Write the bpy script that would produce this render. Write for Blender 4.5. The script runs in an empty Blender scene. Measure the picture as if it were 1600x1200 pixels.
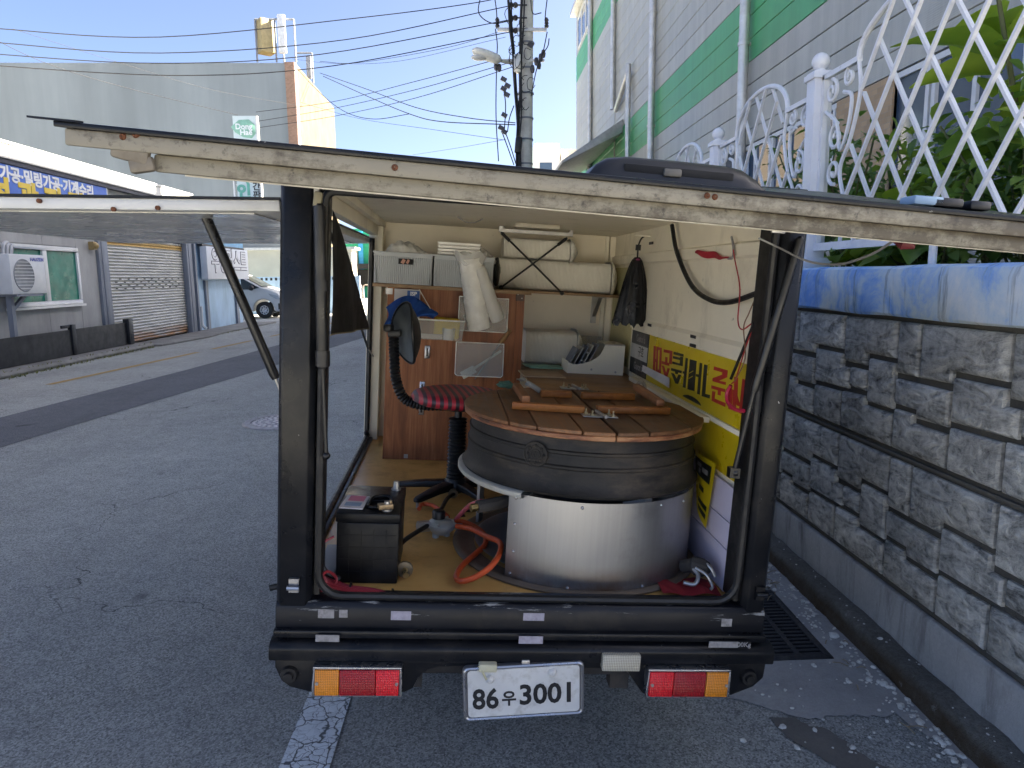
import bpy, bmesh, math, random
import numpy as np
from mathutils import Vector, Matrix

random.seed(7)
SC = bpy.context.scene
COL = SC.collection
R = math.radians

# ------------------------------------------------------------------ camera, sky, sun, exposure
F = 1112.0                     # focal length in pixels of the 1600 x 1200 photograph
CAM = Vector((0, 0, 1.62))     # eye height of the photographer


def axes(vp, vdown):
    """World axes in camera space (x right, y down, z forward) from two vanishing points."""
    y = Vector((vp[0] - 800, vp[1] - 600, F)).normalized()
    z = -Vector((vdown[0] - 800, vdown[1] - 600, F)).normalized()
    x = y.cross(z).normalized()
    z = x.cross(y).normalized()
    return Matrix((x, y, z))


WA = axes((749, 432), (900, 8550))      # the street
TA = axes((704, 429), (370, 8000))      # the truck leans towards the gutter
TW = WA @ TA.transposed()               # truck axes -> street axes
MT = Matrix.Translation(CAM) @ TW.to_4x4()
MW = Matrix.Identity(4)

cd = bpy.data.cameras.new('camera')
cam = bpy.data.objects.new('camera', cd)
COL.objects.link(cam)
cd.sensor_width = 36.0
cd.lens = F / 1600 * 36
cd.clip_start = 0.05
cd.clip_end = 600
cam.matrix_world = Matrix.Translation(CAM) @ Matrix(
    [[WA[i][0], -WA[i][1], -WA[i][2]] for i in range(3)]).to_4x4()
SC.camera = cam

SUN_EL, SUN_AZ = 35.0, 80.0             # azimuth clockwise from +Y (down the street)
w = bpy.data.worlds.new('World')
SC.world = w
w.use_nodes = True
wn = w.node_tree
sky = wn.nodes.new('ShaderNodeTexSky')
sky.sky_type = 'NISHITA'
sky.sun_disc = False
sky.sun_elevation = R(SUN_EL)
sky.sun_rotation = R(SUN_AZ)
sky.air_density = 0.37
sky.dust_density = 2.6
sky.ozone_density = 1.6
wn.links.new(sky.outputs[0], wn.nodes['Background'].inputs[0])
wn.nodes['Background'].inputs[1].default_value = 0.05
sl = bpy.data.lights.new('sun', 'SUN')
sl.energy = 5.0
sl.angle = R(0.53)
sl.color = (1.0, 0.90, 0.74)
sun = bpy.data.objects.new('sun', sl)
COL.objects.link(sun)
sd = Vector((math.sin(R(SUN_AZ)) * math.cos(R(SUN_EL)), math.cos(R(SUN_AZ)) * math.cos(R(SUN_EL)), math.sin(R(SUN_EL))))
sun.rotation_euler = sd.to_track_quat('Z', 'Y').to_euler()
SC.view_settings.view_transform = 'Standard'
SC.view_settings.look = 'None'
SC.view_settings.exposure = 3.38
SC.view_settings.gamma = 1.0
SC.cycles.max_bounces = 8
SC.cycles.diffuse_bounces = 5
SC.cycles.transparent_max_bounces = 12


# ------------------------------------------------------------------ measuring helpers (photo pixel -> point on a known plane)
def _hit(px, py, A, axis, val, o):
    d = A @ Vector((px - 800, py - 600, F))
    t = (val - o[axis]) / d[axis]
    return o + d * t


def WX(px, py, v): return _hit(px, py, WA, 0, v, CAM)
def WY(px, py, v): return _hit(px, py, WA, 1, v, CAM)
def WG(px, py, v=0.0): return _hit(px, py, WA, 2, v, CAM)
O0 = Vector((0, 0, 0))
def TX(px, py, v): return _hit(px, py, TA, 0, v, O0)
def TY(px, py, v): return _hit(px, py, TA, 1, v, O0)
def TZ(px, py, v): return _hit(px, py, TA, 2, v, O0)


# ------------------------------------------------------------------ mesh helpers
class MB:
    def __init__(self):
        self.v, self.f, self.m = [], [], []

    def add(self, vs, fs, mi=0):
        b = len(self.v)
        self.v += [Vector(p) for p in vs]
        self.f += [[i + b for i in q] for q in fs]
        self.m += [mi] * len(fs)
        return self

    def box(self, x0, x1, y0, y1, z0, z1, mi=0):
        return self.add([(x0, y0, z0), (x1, y0, z0), (x1, y1, z0), (x0, y1, z0), (x0, y0, z1), (x1, y0, z1), (x1, y1, z1), (x0, y1, z1)],
                        [(0, 3, 2, 1), (4, 5, 6, 7), (0, 1, 5, 4), (1, 2, 6, 5), (2, 3, 7, 6), (3, 0, 4, 7)], mi)

    def obox(self, c, s, rot=(0, 0, 0), mi=0):
        M = (Matrix.Rotation(rot[2], 3, 'Z') @ Matrix.Rotation(rot[1], 3, 'Y') @ Matrix.Rotation(rot[0], 3, 'X'))
        c = Vector(c)
        x, y, z = s[0] / 2, s[1] / 2, s[2] / 2
        vs = [c + M @ Vector(p) for p in [(-x, -y, -z), (x, -y, -z), (x, y, -z), (-x, y, -z), (-x, -y, z), (x, -y, z), (x, y, z), (-x, y, z)]]
        return self.add(vs, [(0, 3, 2, 1), (4, 5, 6, 7), (0, 1, 5, 4), (1, 2, 6, 5), (2, 3, 7, 6), (3, 0, 4, 7)], mi)

    def beam(self, a, b, wd, ht, up=(0, 0, 1), mi=0):
        a, b = Vector(a), Vector(b)
        d = (b - a).normalized()
        s = d.cross(Vector(up))
        if s.length < 1e-4: s = d.cross(Vector((0, 1, 0)))
        s = s.normalized() * wd / 2
        u = s.cross(d).normalized() * ht / 2
        vs = [a - s - u, a + s - u, a + s + u, a - s + u, b - s - u, b + s - u, b + s + u, b - s + u]
        return self.add(vs, [(0, 1, 2, 3), (7, 6, 5, 4), (0, 4, 5, 1), (1, 5, 6, 2), (2, 6, 7, 3), (3, 7, 4, 0)], mi)

    def prism(self, poly, lo, hi, axis=1, mi=0):
        """poly: 2D points; axis 0 -> (y,z) , 1 -> (x,z), 2 -> (x,y)."""
        def P(p, t):
            return {0: (t, p[0], p[1]), 1: (p[0], t, p[1]), 2: (p[0], p[1], t)}[axis]
        n = len(poly)
        vs = [P(p, lo) for p in poly] + [P(p, hi) for p in poly]
        fs = [list(range(n))[::-1], [n + i for i in range(n)]] + [(i, (i + 1) % n, n + (i + 1) % n, n + i) for i in range(n)]
        return self.add(vs, fs, mi)

    def slab(self, a, b, c, d, t, mi=0):
        """Quad a b c d given a thickness t against its normal."""
        a, b, c, d = map(Vector, (a, b, c, d))
        nrm = (b - a).cross(d - a).normalized() * -t
        vs = [a, b, c, d, a + nrm, b + nrm, c + nrm, d + nrm]
        return self.add(vs, [(0, 1, 2, 3), (7, 6, 5, 4), (0, 4, 5, 1), (1, 5, 6, 2), (2, 6, 7, 3), (3, 7, 4, 0)], mi)

    def tube(self, pts, r, n=8, closed=False, cap=True, mi=0):
        pts = [Vector(p) for p in pts]
        k = len(pts)
        rr = r if isinstance(r, (list, tuple)) else [r] * k
        base = len(self.v)
        prev = None
        for i, p in enumerate(pts):
            if closed: t = pts[(i + 1) % k] - pts[i - 1]
            else: t = pts[min(i + 1, k - 1)] - pts[max(i - 1, 0)]
            t.normalize()
            if prev is None:
                s = t.cross(Vector((0, 0, 1)))
                if s.length < 0.05: s = t.cross(Vector((1, 0, 0)))
            else:
                s = prev - t * prev.dot(t)
            s.normalize()
            prev = s.copy()
            u = t.cross(s)
            for j in range(n):
                a = 2 * math.pi * j / n
                self.v.append(p + (s * math.cos(a) + u * math.sin(a)) * rr[i])
        m = k if closed else k - 1
        for i in range(m):
            i2 = (i + 1) % k
            for j in range(n):
                j2 = (j + 1) % n
                self.f.append([base + i * n + j, base + i * n + j2, base + i2 * n + j2, base + i2 * n + j])
                self.m.append(mi)
        if cap and not closed:
            self.f.append([base + j for j in range(n)][::-1]); self.m.append(mi)
            self.f.append([base + (k - 1) * n + j for j in range(n)]); self.m.append(mi)
        return self

    def lathe(self, prof, c=(0, 0, 0), n=24, a0=0.0, a1=360.0, axis='Z', mi=0):
        c = Vector(c)
        full = abs(a1 - a0) >= 359.9
        cols = n if full else n + 1
        base = len(self.v)
        for j in range(cols):
            a = R(a0 + (a1 - a0) * j / n)
            for (r, z) in prof:
                q = {'Z': Vector((r * math.cos(a), r * math.sin(a), z)), 'Y': Vector((r * math.cos(a), z, r * math.sin(a))), 'X': Vector((z, r * math.cos(a), r * math.sin(a)))}[axis]
                self.v.append(c + q)
        p = len(prof)
        for j in range(n):
            j2 = (j + 1) % cols
            for i in range(p - 1):
                self.f.append([base + j * p + i, base + j2 * p + i, base + j2 * p + i + 1, base + j * p + i + 1])
                self.m.append(mi)
        return self

    def cyl(self, c, r, h, n=16, axis='Z', mi=0):
        return self.lathe([(0.0001, 0), (r, 0), (r, h), (0.0001, h)], c, n, axis=axis, mi=mi)

    def ball(self, c, r, n=12, k=8, s=(1, 1, 1), mi=0):
        c = Vector(c)
        b = len(self.v)
        for i in range(k + 1):
            th = math.pi * i / k
            for j in range(n):
                a = 2 * math.pi * j / n
                self.v.append(c + Vector((r * s[0] * math.sin(th) * math.cos(a), r * s[1] * math.sin(th) * math.sin(a), r * s[2] * math.cos(th))))
        for i in range(k):
            for j in range(n):
                j2 = (j + 1) % n
                self.f.append([b + i * n + j, b + (i + 1) * n + j, b + (i + 1) * n + j2, b + i * n + j2]); self.m.append(mi)
        return self

    def grid(self, fn, nu, nv, mi=0):
        b = len(self.v)
        for i in range(nu + 1):
            for j in range(nv + 1):
                self.v.append(Vector(fn(i / nu, j / nv)))
        for i in range(nu):
            for j in range(nv):
                q = b + i * (nv + 1) + j
                self.f.append([q, q + nv + 1, q + nv + 2, q + 1]); self.m.append(mi)
        return self

    def mesh(self, name, mats, shift=(0, 0, 0), bevel=0.0, seg=2, smooth=35, fix=True, merge=True):
        sh = Vector(shift)
        me = bpy.data.meshes.new(name)
        me.from_pydata([tuple(p - sh) for p in self.v], [], self.f)
        for mt in mats: me.materials.append(mt)
        if len(mats) > 1:
            me.polygons.foreach_set('material_index', self.m)
        if fix or bevel:
            bm = bmesh.new(); bm.from_mesh(me)
            if merge: bmesh.ops.remove_doubles(bm, verts=bm.verts, dist=0.0002)
            bmesh.ops.recalc_face_normals(bm, faces=bm.faces)
            if bevel:
                ed = [e for e in bm.edges if len(e.link_faces) == 2 and e.calc_face_angle(0) > R(40)]
                try: bmesh.ops.bevel(bm, geom=ed, offset=bevel, segments=seg, affect='EDGES', profile=0.5, clamp_overlap=True)
                except Exception: pass
            bm.to_mesh(me); bm.free()
        if smooth:
            me.shade_smooth()
            me.set_sharp_from_angle(angle=R(smooth))
        return me


BASE = {}      # thing -> (frame matrix, base point in that frame)


def thing(name, label, cat, base, M=MW, group=None):
    o = bpy.data.objects.new(name, None)
    o.empty_display_size = 0.1
    COL.objects.link(o)
    base = Vector(base)
    o.matrix_world = M @ Matrix.Translation(base)
    BASE[o] = (M, base)
    tag(o, label, cat, group)
    return o


def tag(o, label=None, cat=None, group=None, kind=None):
    if label: o['label'] = label
    if cat: o['category'] = cat
    if group: o['group'] = group
    if kind: o['kind'] = kind
    return o


def part(name, mb, mat, parent, bevel=0.0, smooth=35, label=None, kind=None, seg=2, fix=True, merge=True):
    """A mesh under its thing; mb is given in the thing's own frame (street or truck)."""
    M, b = BASE[parent]
    mats = mat if isinstance(mat, (list, tuple)) else [mat]
    me = mb.mesh(name, mats, b, bevel, seg, smooth, fix, merge)
    o = bpy.data.objects.new(name, me)
    COL.objects.link(o)
    o.parent = parent
    BASE[o] = (M, b)
    tag(o, label, None, None, kind)
    return o


def solo(name, mb, mat, label, cat, base, M=MW, group=None, bevel=0.0, smooth=35, kind=None, seg=2, fix=True, merge=True):
    """A thing that is one mesh."""
    base = Vector(base)
    mats = mat if isinstance(mat, (list, tuple)) else [mat]
    me = mb.mesh(name, mats, base, bevel, seg, smooth, fix, merge)
    o = bpy.data.objects.new(name, me)
    COL.objects.link(o)
    o.matrix_world = M @ Matrix.Translation(base)
    BASE[o] = (M, base)
    return tag(o, label, cat, group, kind)


def struct(name, mb, mat, base=(0, 0, 0), M=MW, bevel=0.0, smooth=35, fix=True):
    return solo(name, mb, mat, None, None, base, M, None, bevel, smooth, 'structure', fix=fix)


def inst(src, parent, loc, name=None):
    """Another part that shares src's mesh, moved by loc in the parent's frame."""
    o = src.copy()
    COL.objects.link(o)
    o.parent = parent
    o.location = Vector(src.location) + Vector(loc)
    return o


def text_mb(s, size, bold=0.0, depth=0.002, sx=1.0):
    """Lettering laid out in x-y, centred, as an MB."""
    cu = bpy.data.curves.new('lettering', 'FONT')
    cu.body = s
    cu.size = size
    cu.offset = bold
    cu.extrude = depth / 2
    cu.align_x = 'CENTER'
    cu.align_y = 'CENTER'
    cu.resolution_u = 3
    ob = bpy.data.objects.new('lettering', cu)
    COL.objects.link(ob)
    dg = bpy.context.evaluated_depsgraph_get()
    me = bpy.data.meshes.new_from_object(ob.evaluated_get(dg))
    mb = MB()
    mb.add([Vector((p.co.x * sx, p.co.y, p.co.z)) for p in me.vertices], [list(q.vertices) for q in me.polygons])
    bpy.data.objects.remove(ob); bpy.data.curves.remove(cu); bpy.data.meshes.remove(me)
    return mb


def place(mb, o, u, v):
    """Put lettering made in x-y onto a plane: origin o, reading direction u, up v."""
    o, u, v = Vector(o), Vector(u).normalized(), Vector(v).normalized()
    nrm = u.cross(v)
    mb.v = [o + u * p.x + v * p.y + nrm * p.z for p in mb.v]
    return mb


def spl(pts, n=6):
    """Catmull-Rom through the points."""
    P = [Vector(p) for p in pts]
    P = [P[0] * 2 - P[1]] + P + [P[-1] * 2 - P[-2]]
    out = []
    for i in range(1, len(P) - 2):
        for k in range(n):
            t = k / n
            a, b, c, d = P[i - 1], P[i], P[i + 1], P[i + 2]
            out.append(0.5 * ((2 * b) + (c - a) * t + (2 * a - 5 * b + 4 * c - d) * t * t + (3 * b - a - 3 * c + d) * t ** 3))
    out.append(P[-2])
    return out


# ------------------------------------------------------------------ procedural materials
def lin(h):
    h = h.lstrip('#')
    c = [int(h[i:i + 2], 16) / 255 for i in (0, 2, 4)]
    return tuple((x / 12.92 if x <= 0.04045 else ((x + 0.055) / 1.055) ** 2.4) for x in c)


class NT:
    def __init__(self, name):
        self.mat = bpy.data.materials.new(name)
        self.mat.use_nodes = True
        self.t = self.mat.node_tree
        self.b = self.t.nodes['Principled BSDF']
        self.tc = self.t.nodes.new('ShaderNodeTexCoord')
        self.co = self.tc.outputs['Object']

    def new(self, k): return self.t.nodes.new(k)
    def link(self, a, b): self.t.links.new(a, b)

    def mapped(self, scale=(1, 1, 1), rot=(0, 0, 0), src=None):
        m = self.new('ShaderNodeMapping')
        m.inputs['Scale'].default_value = scale
        m.inputs['Rotation'].default_value = rot
        self.link(src or self.co, m.inputs['Vector'])
        return m.outputs[0]

    def noise(self, scale, detail=4, rough=0.55, co=None, dist=0.0):
        n = self.new('ShaderNodeTexNoise')
        n.inputs['Scale'].default_value = scale
        n.inputs['Detail'].default_value = detail
        n.inputs['Roughness'].default_value = rough
        n.inputs['Distortion'].default_value = dist
        self.link(co or self.co, n.inputs['Vector'])
        return n.outputs['Fac']

    def voro(self, scale, feature='F1', co=None, out='Distance', rnd=1.0):
        n = self.new('ShaderNodeTexVoronoi')
        n.feature = feature
        n.inputs['Scale'].default_value = scale
        n.inputs['Randomness'].default_value = rnd
        self.link(co or self.co, n.inputs['Vector'])
        return n.outputs[out]

    def ramp(self, fac, stops):
        n = self.new('ShaderNodeValToRGB')
        e = n.color_ramp.elements
        while len(e) < len(stops): e.new(0.5)
        for el, (p, c) in zip(e, stops):
            el.position = p
            el.color = (*c, 1) if len(c) == 3 else c
        self.link(fac, n.inputs[0])
        return n.outputs[0]

    def rng(self, fac, a, b, c=0.0, d=1.0):
        n = self.new('ShaderNodeMapRange')
        for i, v in zip((1, 2, 3, 4), (a, b, c, d)): n.inputs[i].default_value = v
        self.link(fac, n.inputs[0])
        return n.outputs[0]

    def mix(self, fac, a, b, mode='MIX'):
        n = self.new('ShaderNodeMix')
        n.data_type = 'RGBA'
        n.blend_type = mode
        for sock, v in ((n.inputs[0], fac), (n.inputs[6], a), (n.inputs[7], b)):
            if isinstance(v, (int, float)): sock.default_value = v
            elif isinstance(v, (tuple, list)): sock.default_value = (*v, 1) if len(v) == 3 else v
            else: self.link(v, sock)
        return n.outputs[2]

    def math(self, op, a, b=0.0):
        n = self.new('ShaderNodeMath')
        n.operation = op
        for sock, v in ((n.inputs[0], a), (n.inputs[1], b)):
            if isinstance(v, (int, float)): sock.default_value = v
            else: self.link(v, sock)
        return n.outputs[0]

    def sep(self, src=None):
        n = self.new('ShaderNodeSeparateXYZ')
        self.link(src or self.co, n.inputs[0])
        return n.outputs

    def bump(self, h, strength=0.3, dist=0.01):
        n = self.new('ShaderNodeBump')
        n.inputs['Strength'].default_value = strength
        n.inputs['Distance'].default_value = dist
        self.link(h, n.inputs['Height'])
        self.link(n.outputs[0], self.b.inputs['Normal'])

    def set(self, col=None, rough=None, metal=None, spec=None, **kw):
        for k, v in (('Base Color', col), ('Roughness', rough), ('Metallic', metal), ('Specular IOR Level', spec), *kw.items()):
            if v is None: continue
            s = self.b.inputs[k]
            if isinstance(v, (int, float)): s.default_value = v
            elif isinstance(v, (tuple, list)): s.default_value = (*v, 1) if len(v) == 3 else v
            else: self.link(v, s)
        return self.mat

    def rand(self):
        n = self.new('ShaderNodeObjectInfo')
        return n.outputs['Random']


def sc3(c, k): return tuple(min(1, x * k) for x in c)


def basic(name, col, rough=0.5, metal=0.0, var=0.18, scale=6.0, bump=0.0, bscale=60.0, dirt=None, dscale=3.0, damt=0.5, spec=0.5, rvar=0.12, **kw):
    """Plain painted / moulded stuff with uneven tone, gloss and optional dirt blotches."""
    if isinstance(col, str): col = lin(col)
    t = NT(name)
    n1 = t.noise(scale, 5, 0.6)
    c = t.mix(t.rng(n1, 0.3, 0.7), sc3(col, 1 - var), sc3(col, 1 + var))
    if dirt is not None:
        if isinstance(dirt, str): dirt = lin(dirt)
        d = t.noise(dscale, 6, 0.7)
        c = t.mix(t.rng(d, 0.52, 0.72, 0, damt), c, dirt)
    rr = t.rng(t.noise(scale * 2.3, 4, 0.6), 0.3, 0.7, max(0.02, rough - rvar), min(1, rough + rvar))
    t.set(c, rr, metal, spec, **kw)
    if bump: t.bump(t.noise(bscale, 4, 0.6), bump, 0.01)
    return t.mat


def glass(name, col=(0.8, 0.85, 0.85), rough=0.1, alpha=0.35):
    t = NT(name)
    t.set(col, t.rng(t.noise(9, 4), 0.3, 0.7, rough * 0.7, rough * 1.4), 0.0, 0.5)
    t.b.inputs['Alpha'].default_value = alpha
    return t.mat

# ================================================================== MATERIALS OF THE SETTING
def asphalt(name, base, warm=(1.02, 1.0, 0.98), grain=1.0):
    t = NT(name)
    g = t.voro(150, 'F1', out='Color')
    gr = t.new('ShaderNodeRGBToBW'); t.link(g, gr.inputs[0])
    big = t.noise(0.55, 5, 0.65)
    med = t.noise(7, 5, 0.6)
    fine = t.noise(210, 3, 0.7)
    v = t.math('MULTIPLY', t.rng(gr.outputs[0], 0, 1, 1 - 0.6 * grain, 1 + 0.55 * grain), t.rng(big, 0.3, 0.7, 0.86, 1.14))
    v = t.math('MULTIPLY', v, t.rng(med, 0.3, 0.7, 0.9, 1.1))
    v = t.math('MULTIPLY', v, t.rng(fine, 0.3, 0.7, 0.7, 1.3))
    c = t.mix(1.0, tuple(base * k for k in warm), v, 'MULTIPLY')
    sp = t.voro(70, 'F1')
    c = t.mix(t.rng(sp, 0.10, 0.16, 0.75, 0.0), c, (0.62, 0.60, 0.55))
    st = t.noise(1.7, 6, 0.7, dist=0.6)
    c = t.mix(t.rng(st, 0.62, 0.8, 0, 0.35), c, (base * 0.45,) * 3)
    tr = t.noise(0.9, 5, 0.6, t.mapped((1.0, 0.12, 1)))
    c = t.mix(t.rng(tr, 0.52, 0.68, 0, 0.30), c, (base * 0.55,) * 3)
    oil = t.noise(2.4, 3, 0.5)
    c = t.mix(t.rng(oil, 0.70, 0.76, 0, 0.6), c, (base * 0.3,) * 3)
    dv = t.new('ShaderNodeVectorMath'); dv.operation = 'ADD'
    nz = t.new('ShaderNodeTexNoise'); nz.inputs['Scale'].default_value = 2.2; nz.inputs['Detail'].default_value = 6
    t.link(t.co, nz.inputs['Vector']); t.link(t.co, dv.inputs[0]); t.link(nz.outputs['Color'], dv.inputs[1])
    ck = t.voro(0.42, 'DISTANCE_TO_EDGE', dv.outputs[0])
    c = t.mix(t.math('MULTIPLY', t.rng(ck, 0.001, 0.0035, 1, 0), t.rng(t.noise(0.7, 3), 0.5, 0.6, 0, 0.8)), c, (0.03, 0.03, 0.03))
    t.set(c, 0.93, 0, 0.25)
    t.bump(t.math('ADD', t.rng(gr.outputs[0], 0, 1), t.rng(fine, 0.2, 0.8)), 0.8, 0.006)
    return t.mat


def concrete(name, base, tint=(1, 0.98, 0.94), stain=(0.05, 0.045, 0.04), amt=0.6, bump=0.5, streak=False):
    t = NT(name)
    big = t.noise(2.2, 6, 0.65)
    fine = t.noise(85, 4, 0.7)
    c = t.mix(t.rng(big, 0.3, 0.7), tuple(base * 0.78 * k for k in tint), tuple(base * 1.2 * k for k in tint))
    c = t.mix(t.rng(fine, 0.35, 0.75, 0, 0.35), c, tuple(base * 0.5 * k for k in tint))
    co = t.mapped((5, 5, 0.9)) if streak else None
    d = t.noise(1.6, 7, 0.72, co=co, dist=0.4)
    c = t.mix(t.rng(d, 0.5, 0.72, 0, amt), c, stain)
    t.set(c, 0.92, 0, 0.25)
    t.bump(t.math('ADD', fine, t.noise(300, 2)), bump, 0.006)
    return t.mat


M_ASPH = asphalt('asphalt', 0.36, (1.0, 1.01, 0.95))
M_ASPH2 = asphalt('newer_asphalt', 0.155, (0.98, 1.0, 1.06), 0.7)
M_CONC = concrete('concrete_gutter', 0.40, amt=0.45)
def m_kerb():
    t = NT('dirty_kerb_concrete')
    big = t.noise(2.6, 6, .68)
    fine = t.noise(60, 5, .75)
    c = t.mix(t.rng(big, .3, .7), (.16, .15, .13), (.30, .285, .25))
    c = t.mix(t.rng(fine, .35, .7, 0, .6), c, (.07, .065, .055))
    z = t.sep()[2]
    d = t.noise(5, 6, .7)
    c = t.mix(t.math('MULTIPLY', t.rng(z, .055, .088, 1, 0), t.rng(d, .25, .6, .35, .95)), c, (.10, .068, .038))
    w = t.noise(9, 6, .75)
    c = t.mix(t.rng(w, .62, .72, 0, .7), c, (.46, .45, .42))
    t.set(c, .95, 0, .2)
    t.bump(t.math('ADD', fine, t.noise(22, 5, .7)), 1.0, .02)
    return t.mat


M_KERB = m_kerb()
M_FOOT = concrete('footing_concrete', 0.44, (1.02, 1.0, 0.95), (0.12, 0.11, 0.10), 0.75, 0.4, True)
M_APRON = concrete('apron_concrete', 0.25, (1, 0.97, 0.9), (0.07, 0.06, 0.05), 0.6)


def m_stone():
    t = NT('split_stone')
    r = t.rand()
    vec = t.new('ShaderNodeVectorMath'); vec.operation = 'ADD'
    cb = t.new('ShaderNodeCombineXYZ')
    k = t.math('MULTIPLY', r, 37.0)
    for i in range(3): t.link(k, cb.inputs[i])
    t.link(t.co, vec.inputs[0]); t.link(cb.outputs[0], vec.inputs[1])
    co = vec.outputs[0]
    slant = t.mapped((1, 8, 21), (R(-35), 0, 0), co)
    a = t.noise(1.0, 5, 0.6, slant, 1.2)
    b = t.noise(34, 5, 0.7, co)
    big = t.noise(3.5, 4, 0.6, co)
    v = t.math('ADD', t.math('MULTIPLY', a, 0.62), t.math('MULTIPLY', b, 0.38))
    c = t.ramp(v, [(0.33, (0.085, 0.082, 0.072)), (0.43, (0.36, 0.35, 0.315)), (0.53, (0.62, 0.60, 0.54)), (0.66, (0.84, 0.82, 0.74))])
    c = t.mix(t.rng(big, 0.42, 0.66, 0.0, 0.6), c, t.mix(0.62, c, (0.05, 0.05, 0.05)))
    c = t.mix(1.0, c, t.rng(r, 0, 1, 0.82, 1.2), 'MULTIPLY')
    t.set(c, 0.9, 0, 0.3)
    t.bump(t.math('ADD', t.math('MULTIPLY', a, 1.6), t.math('MULTIPLY', b, 0.55)), 0.7, 0.03)
    return t.mat


M_STONE = m_stone()
M_MORTAR = concrete('wall_mortar', 0.15, (1, 0.94, 0.82), (0.03, 0.03, 0.03), 0.5)


def m_coping():
    t = NT('peeling_blue_paint')
    sx = t.mapped((1, 1.5, 1.1))
    patch = t.noise(2.6, 7, 0.68, sx, 0.5)
    c = t.ramp(patch, [(0.36, (0.17, 0.36, 0.80)), (0.46, (0.36, 0.54, 0.82)), (0.53, (0.58, 0.69, 0.78)), (0.68, (0.80, 0.82, 0.80))])
    drip = t.noise(3.2, 6, 0.7, t.mapped((1, 4.5, 0.35)), 0.3)
    c = t.mix(t.rng(drip, 0.56, 0.70, 0, 0.85), c, (0.13, 0.16, 0.17))
    fl = t.noise(1.25, 7, 0.66, t.mapped((1, 1, 2)))
    z = t.sep()[2]
    top = t.rng(z, 1.585, 1.64, -0.06, 0.10)
    c = t.mix(t.rng(t.math('ADD', fl, top), 0.63, 0.66), c, (0.135, 0.125, 0.112))
    t.set(c, 0.72, 0, 0.3)
    t.bump(t.math('ADD', patch, t.noise(40, 5)), 0.35, 0.01)
    return t.mat


M_COPING = m_coping()
M_WHITEP = basic('white_fence_paint', (0.78, 0.78, 0.80), 0.38, var=0.05, scale=9, dirt=(0.42, 0.40, 0.36), damt=0.3)
M_IRON = basic('cast_iron', (0.035, 0.036, 0.04), 0.6, 0.5, var=0.3, scale=20, dirt=(0.16, 0.14, 0.12), damt=0.5, bump=0.4)
M_PIT = basic('drain_pit', (0.015, 0.015, 0.015), 0.95)


def m_line(name, col, crack=True):
    t = NT(name)
    c = t.mix(t.rng(t.noise(14, 5, 0.65), 0.3, 0.7), sc3(col, 0.82), sc3(col, 1.05))
    dist = t.new('ShaderNodeVectorMath'); dist.operation = 'ADD'
    nz = t.new('ShaderNodeTexNoise'); nz.inputs['Scale'].default_value = 18
    t.link(t.co, nz.inputs['Vector'])
    sc = t.new('ShaderNodeVectorMath'); sc.operation = 'SCALE'; sc.inputs[3].default_value = 0.055
    t.link(nz.outputs['Color'], sc.inputs[0])
    t.link(t.co, dist.inputs[0]); t.link(sc.outputs[0], dist.inputs[1])
    e = t.voro(30, 'DISTANCE_TO_EDGE', dist.outputs[0])
    e2 = t.voro(9, 'DISTANCE_TO_EDGE', dist.outputs[0])
    msk = t.rng(t.noise(6, 4), 0.40, 0.62, 0.15, 1)
    if crack:
        c = t.mix(t.math('MULTIPLY', t.rng(e, 0.012, 0.045, 1, 0), msk), c, (0.07, 0.07, 0.07))
        c = t.mix(t.rng(e2, 0.012, 0.035, 0.9, 0), c, (0.05, 0.05, 0.05))
    w = t.noise(40, 5, 0.75)
    c = t.mix(t.rng(w, 0.6, 0.68, 0, 0.9), c, (0.09, 0.09, 0.09))
    t.set(c, 0.85, 0, 0.3)
    t.bump(e, 0.3, 0.01)
    return t.mat


M_WLINE = m_line('cracked_white_paint', (0.68, 0.71, 0.72))
M_YLINE = m_line('worn_yellow_paint', (0.40, 0.27, 0.10), False)

# ================================================================== GROUND
GX0, GX1, GY0, GY1 = 0.98, 1.47, 2.74, 3.40      # the drain opening
mb = MB()
xs = [-300, GX0, GX1, 300]
ys = [-80, GY0, GY1, 400]
for i in range(3):
    for j in range(3):
        if i == 1 and j == 1: continue
        mb.add([(xs[i], ys[j], 0), (xs[i + 1], ys[j], 0), (xs[i + 1], ys[j + 1], 0), (xs[i], ys[j + 1], 0)], [(0, 1, 2, 3)])
struct('ground', mb, M_ASPH, fix=False)

mb = MB()
L = [(-6.6, 2.0), (-6.0, 6.5), (-5.82, 8.71), (-5.35, 13.2), (-5.0, 17.8), (-4.2, 28), (-3.4, 40)]
Rr = [(-5.3, 2.0), (-4.86, 6.2), (-4.66, 8.0), (-3.95, 13.0), (-3.4, 17.8), (-2.2, 28), (-1.3, 40)]
mb.add([(x, y, 0.004) for x, y in L] + [(x, y, 0.004) for x, y in Rr], [(i, i + 7, i + 8, i + 1) for i in range(6)])
struct('road_repair_strip', mb, M_ASPH2, fix=True)

mb = MB()
ed = [(0.72, 3.9), (0.80, 2.62), (0.88, 2.54), (1.0, 2.44), (1.08, 2.40), (1.17, 2.33), (1.28, 2.36), (1.40, 2.345), (1.5, 2.35), (1.56, 2.2), (1.58, 2.02), (1.61, 1.9)]
pts = []
rs = random.Random(3)
for (a, b) in zip(ed[:-1], ed[1:]):
    for k in range(5):
        u = k / 5
        pts.append((a[0] + (b[0] - a[0]) * u + rs.uniform(-.012, .012), a[1] + (b[1] - a[1]) * u + rs.uniform(-.012, .012)))
pts.append(ed[-1])
hole = [(GX0, GY0), (GX1, GY0), (GX1, GY1), (GX0, GY1)]
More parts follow.
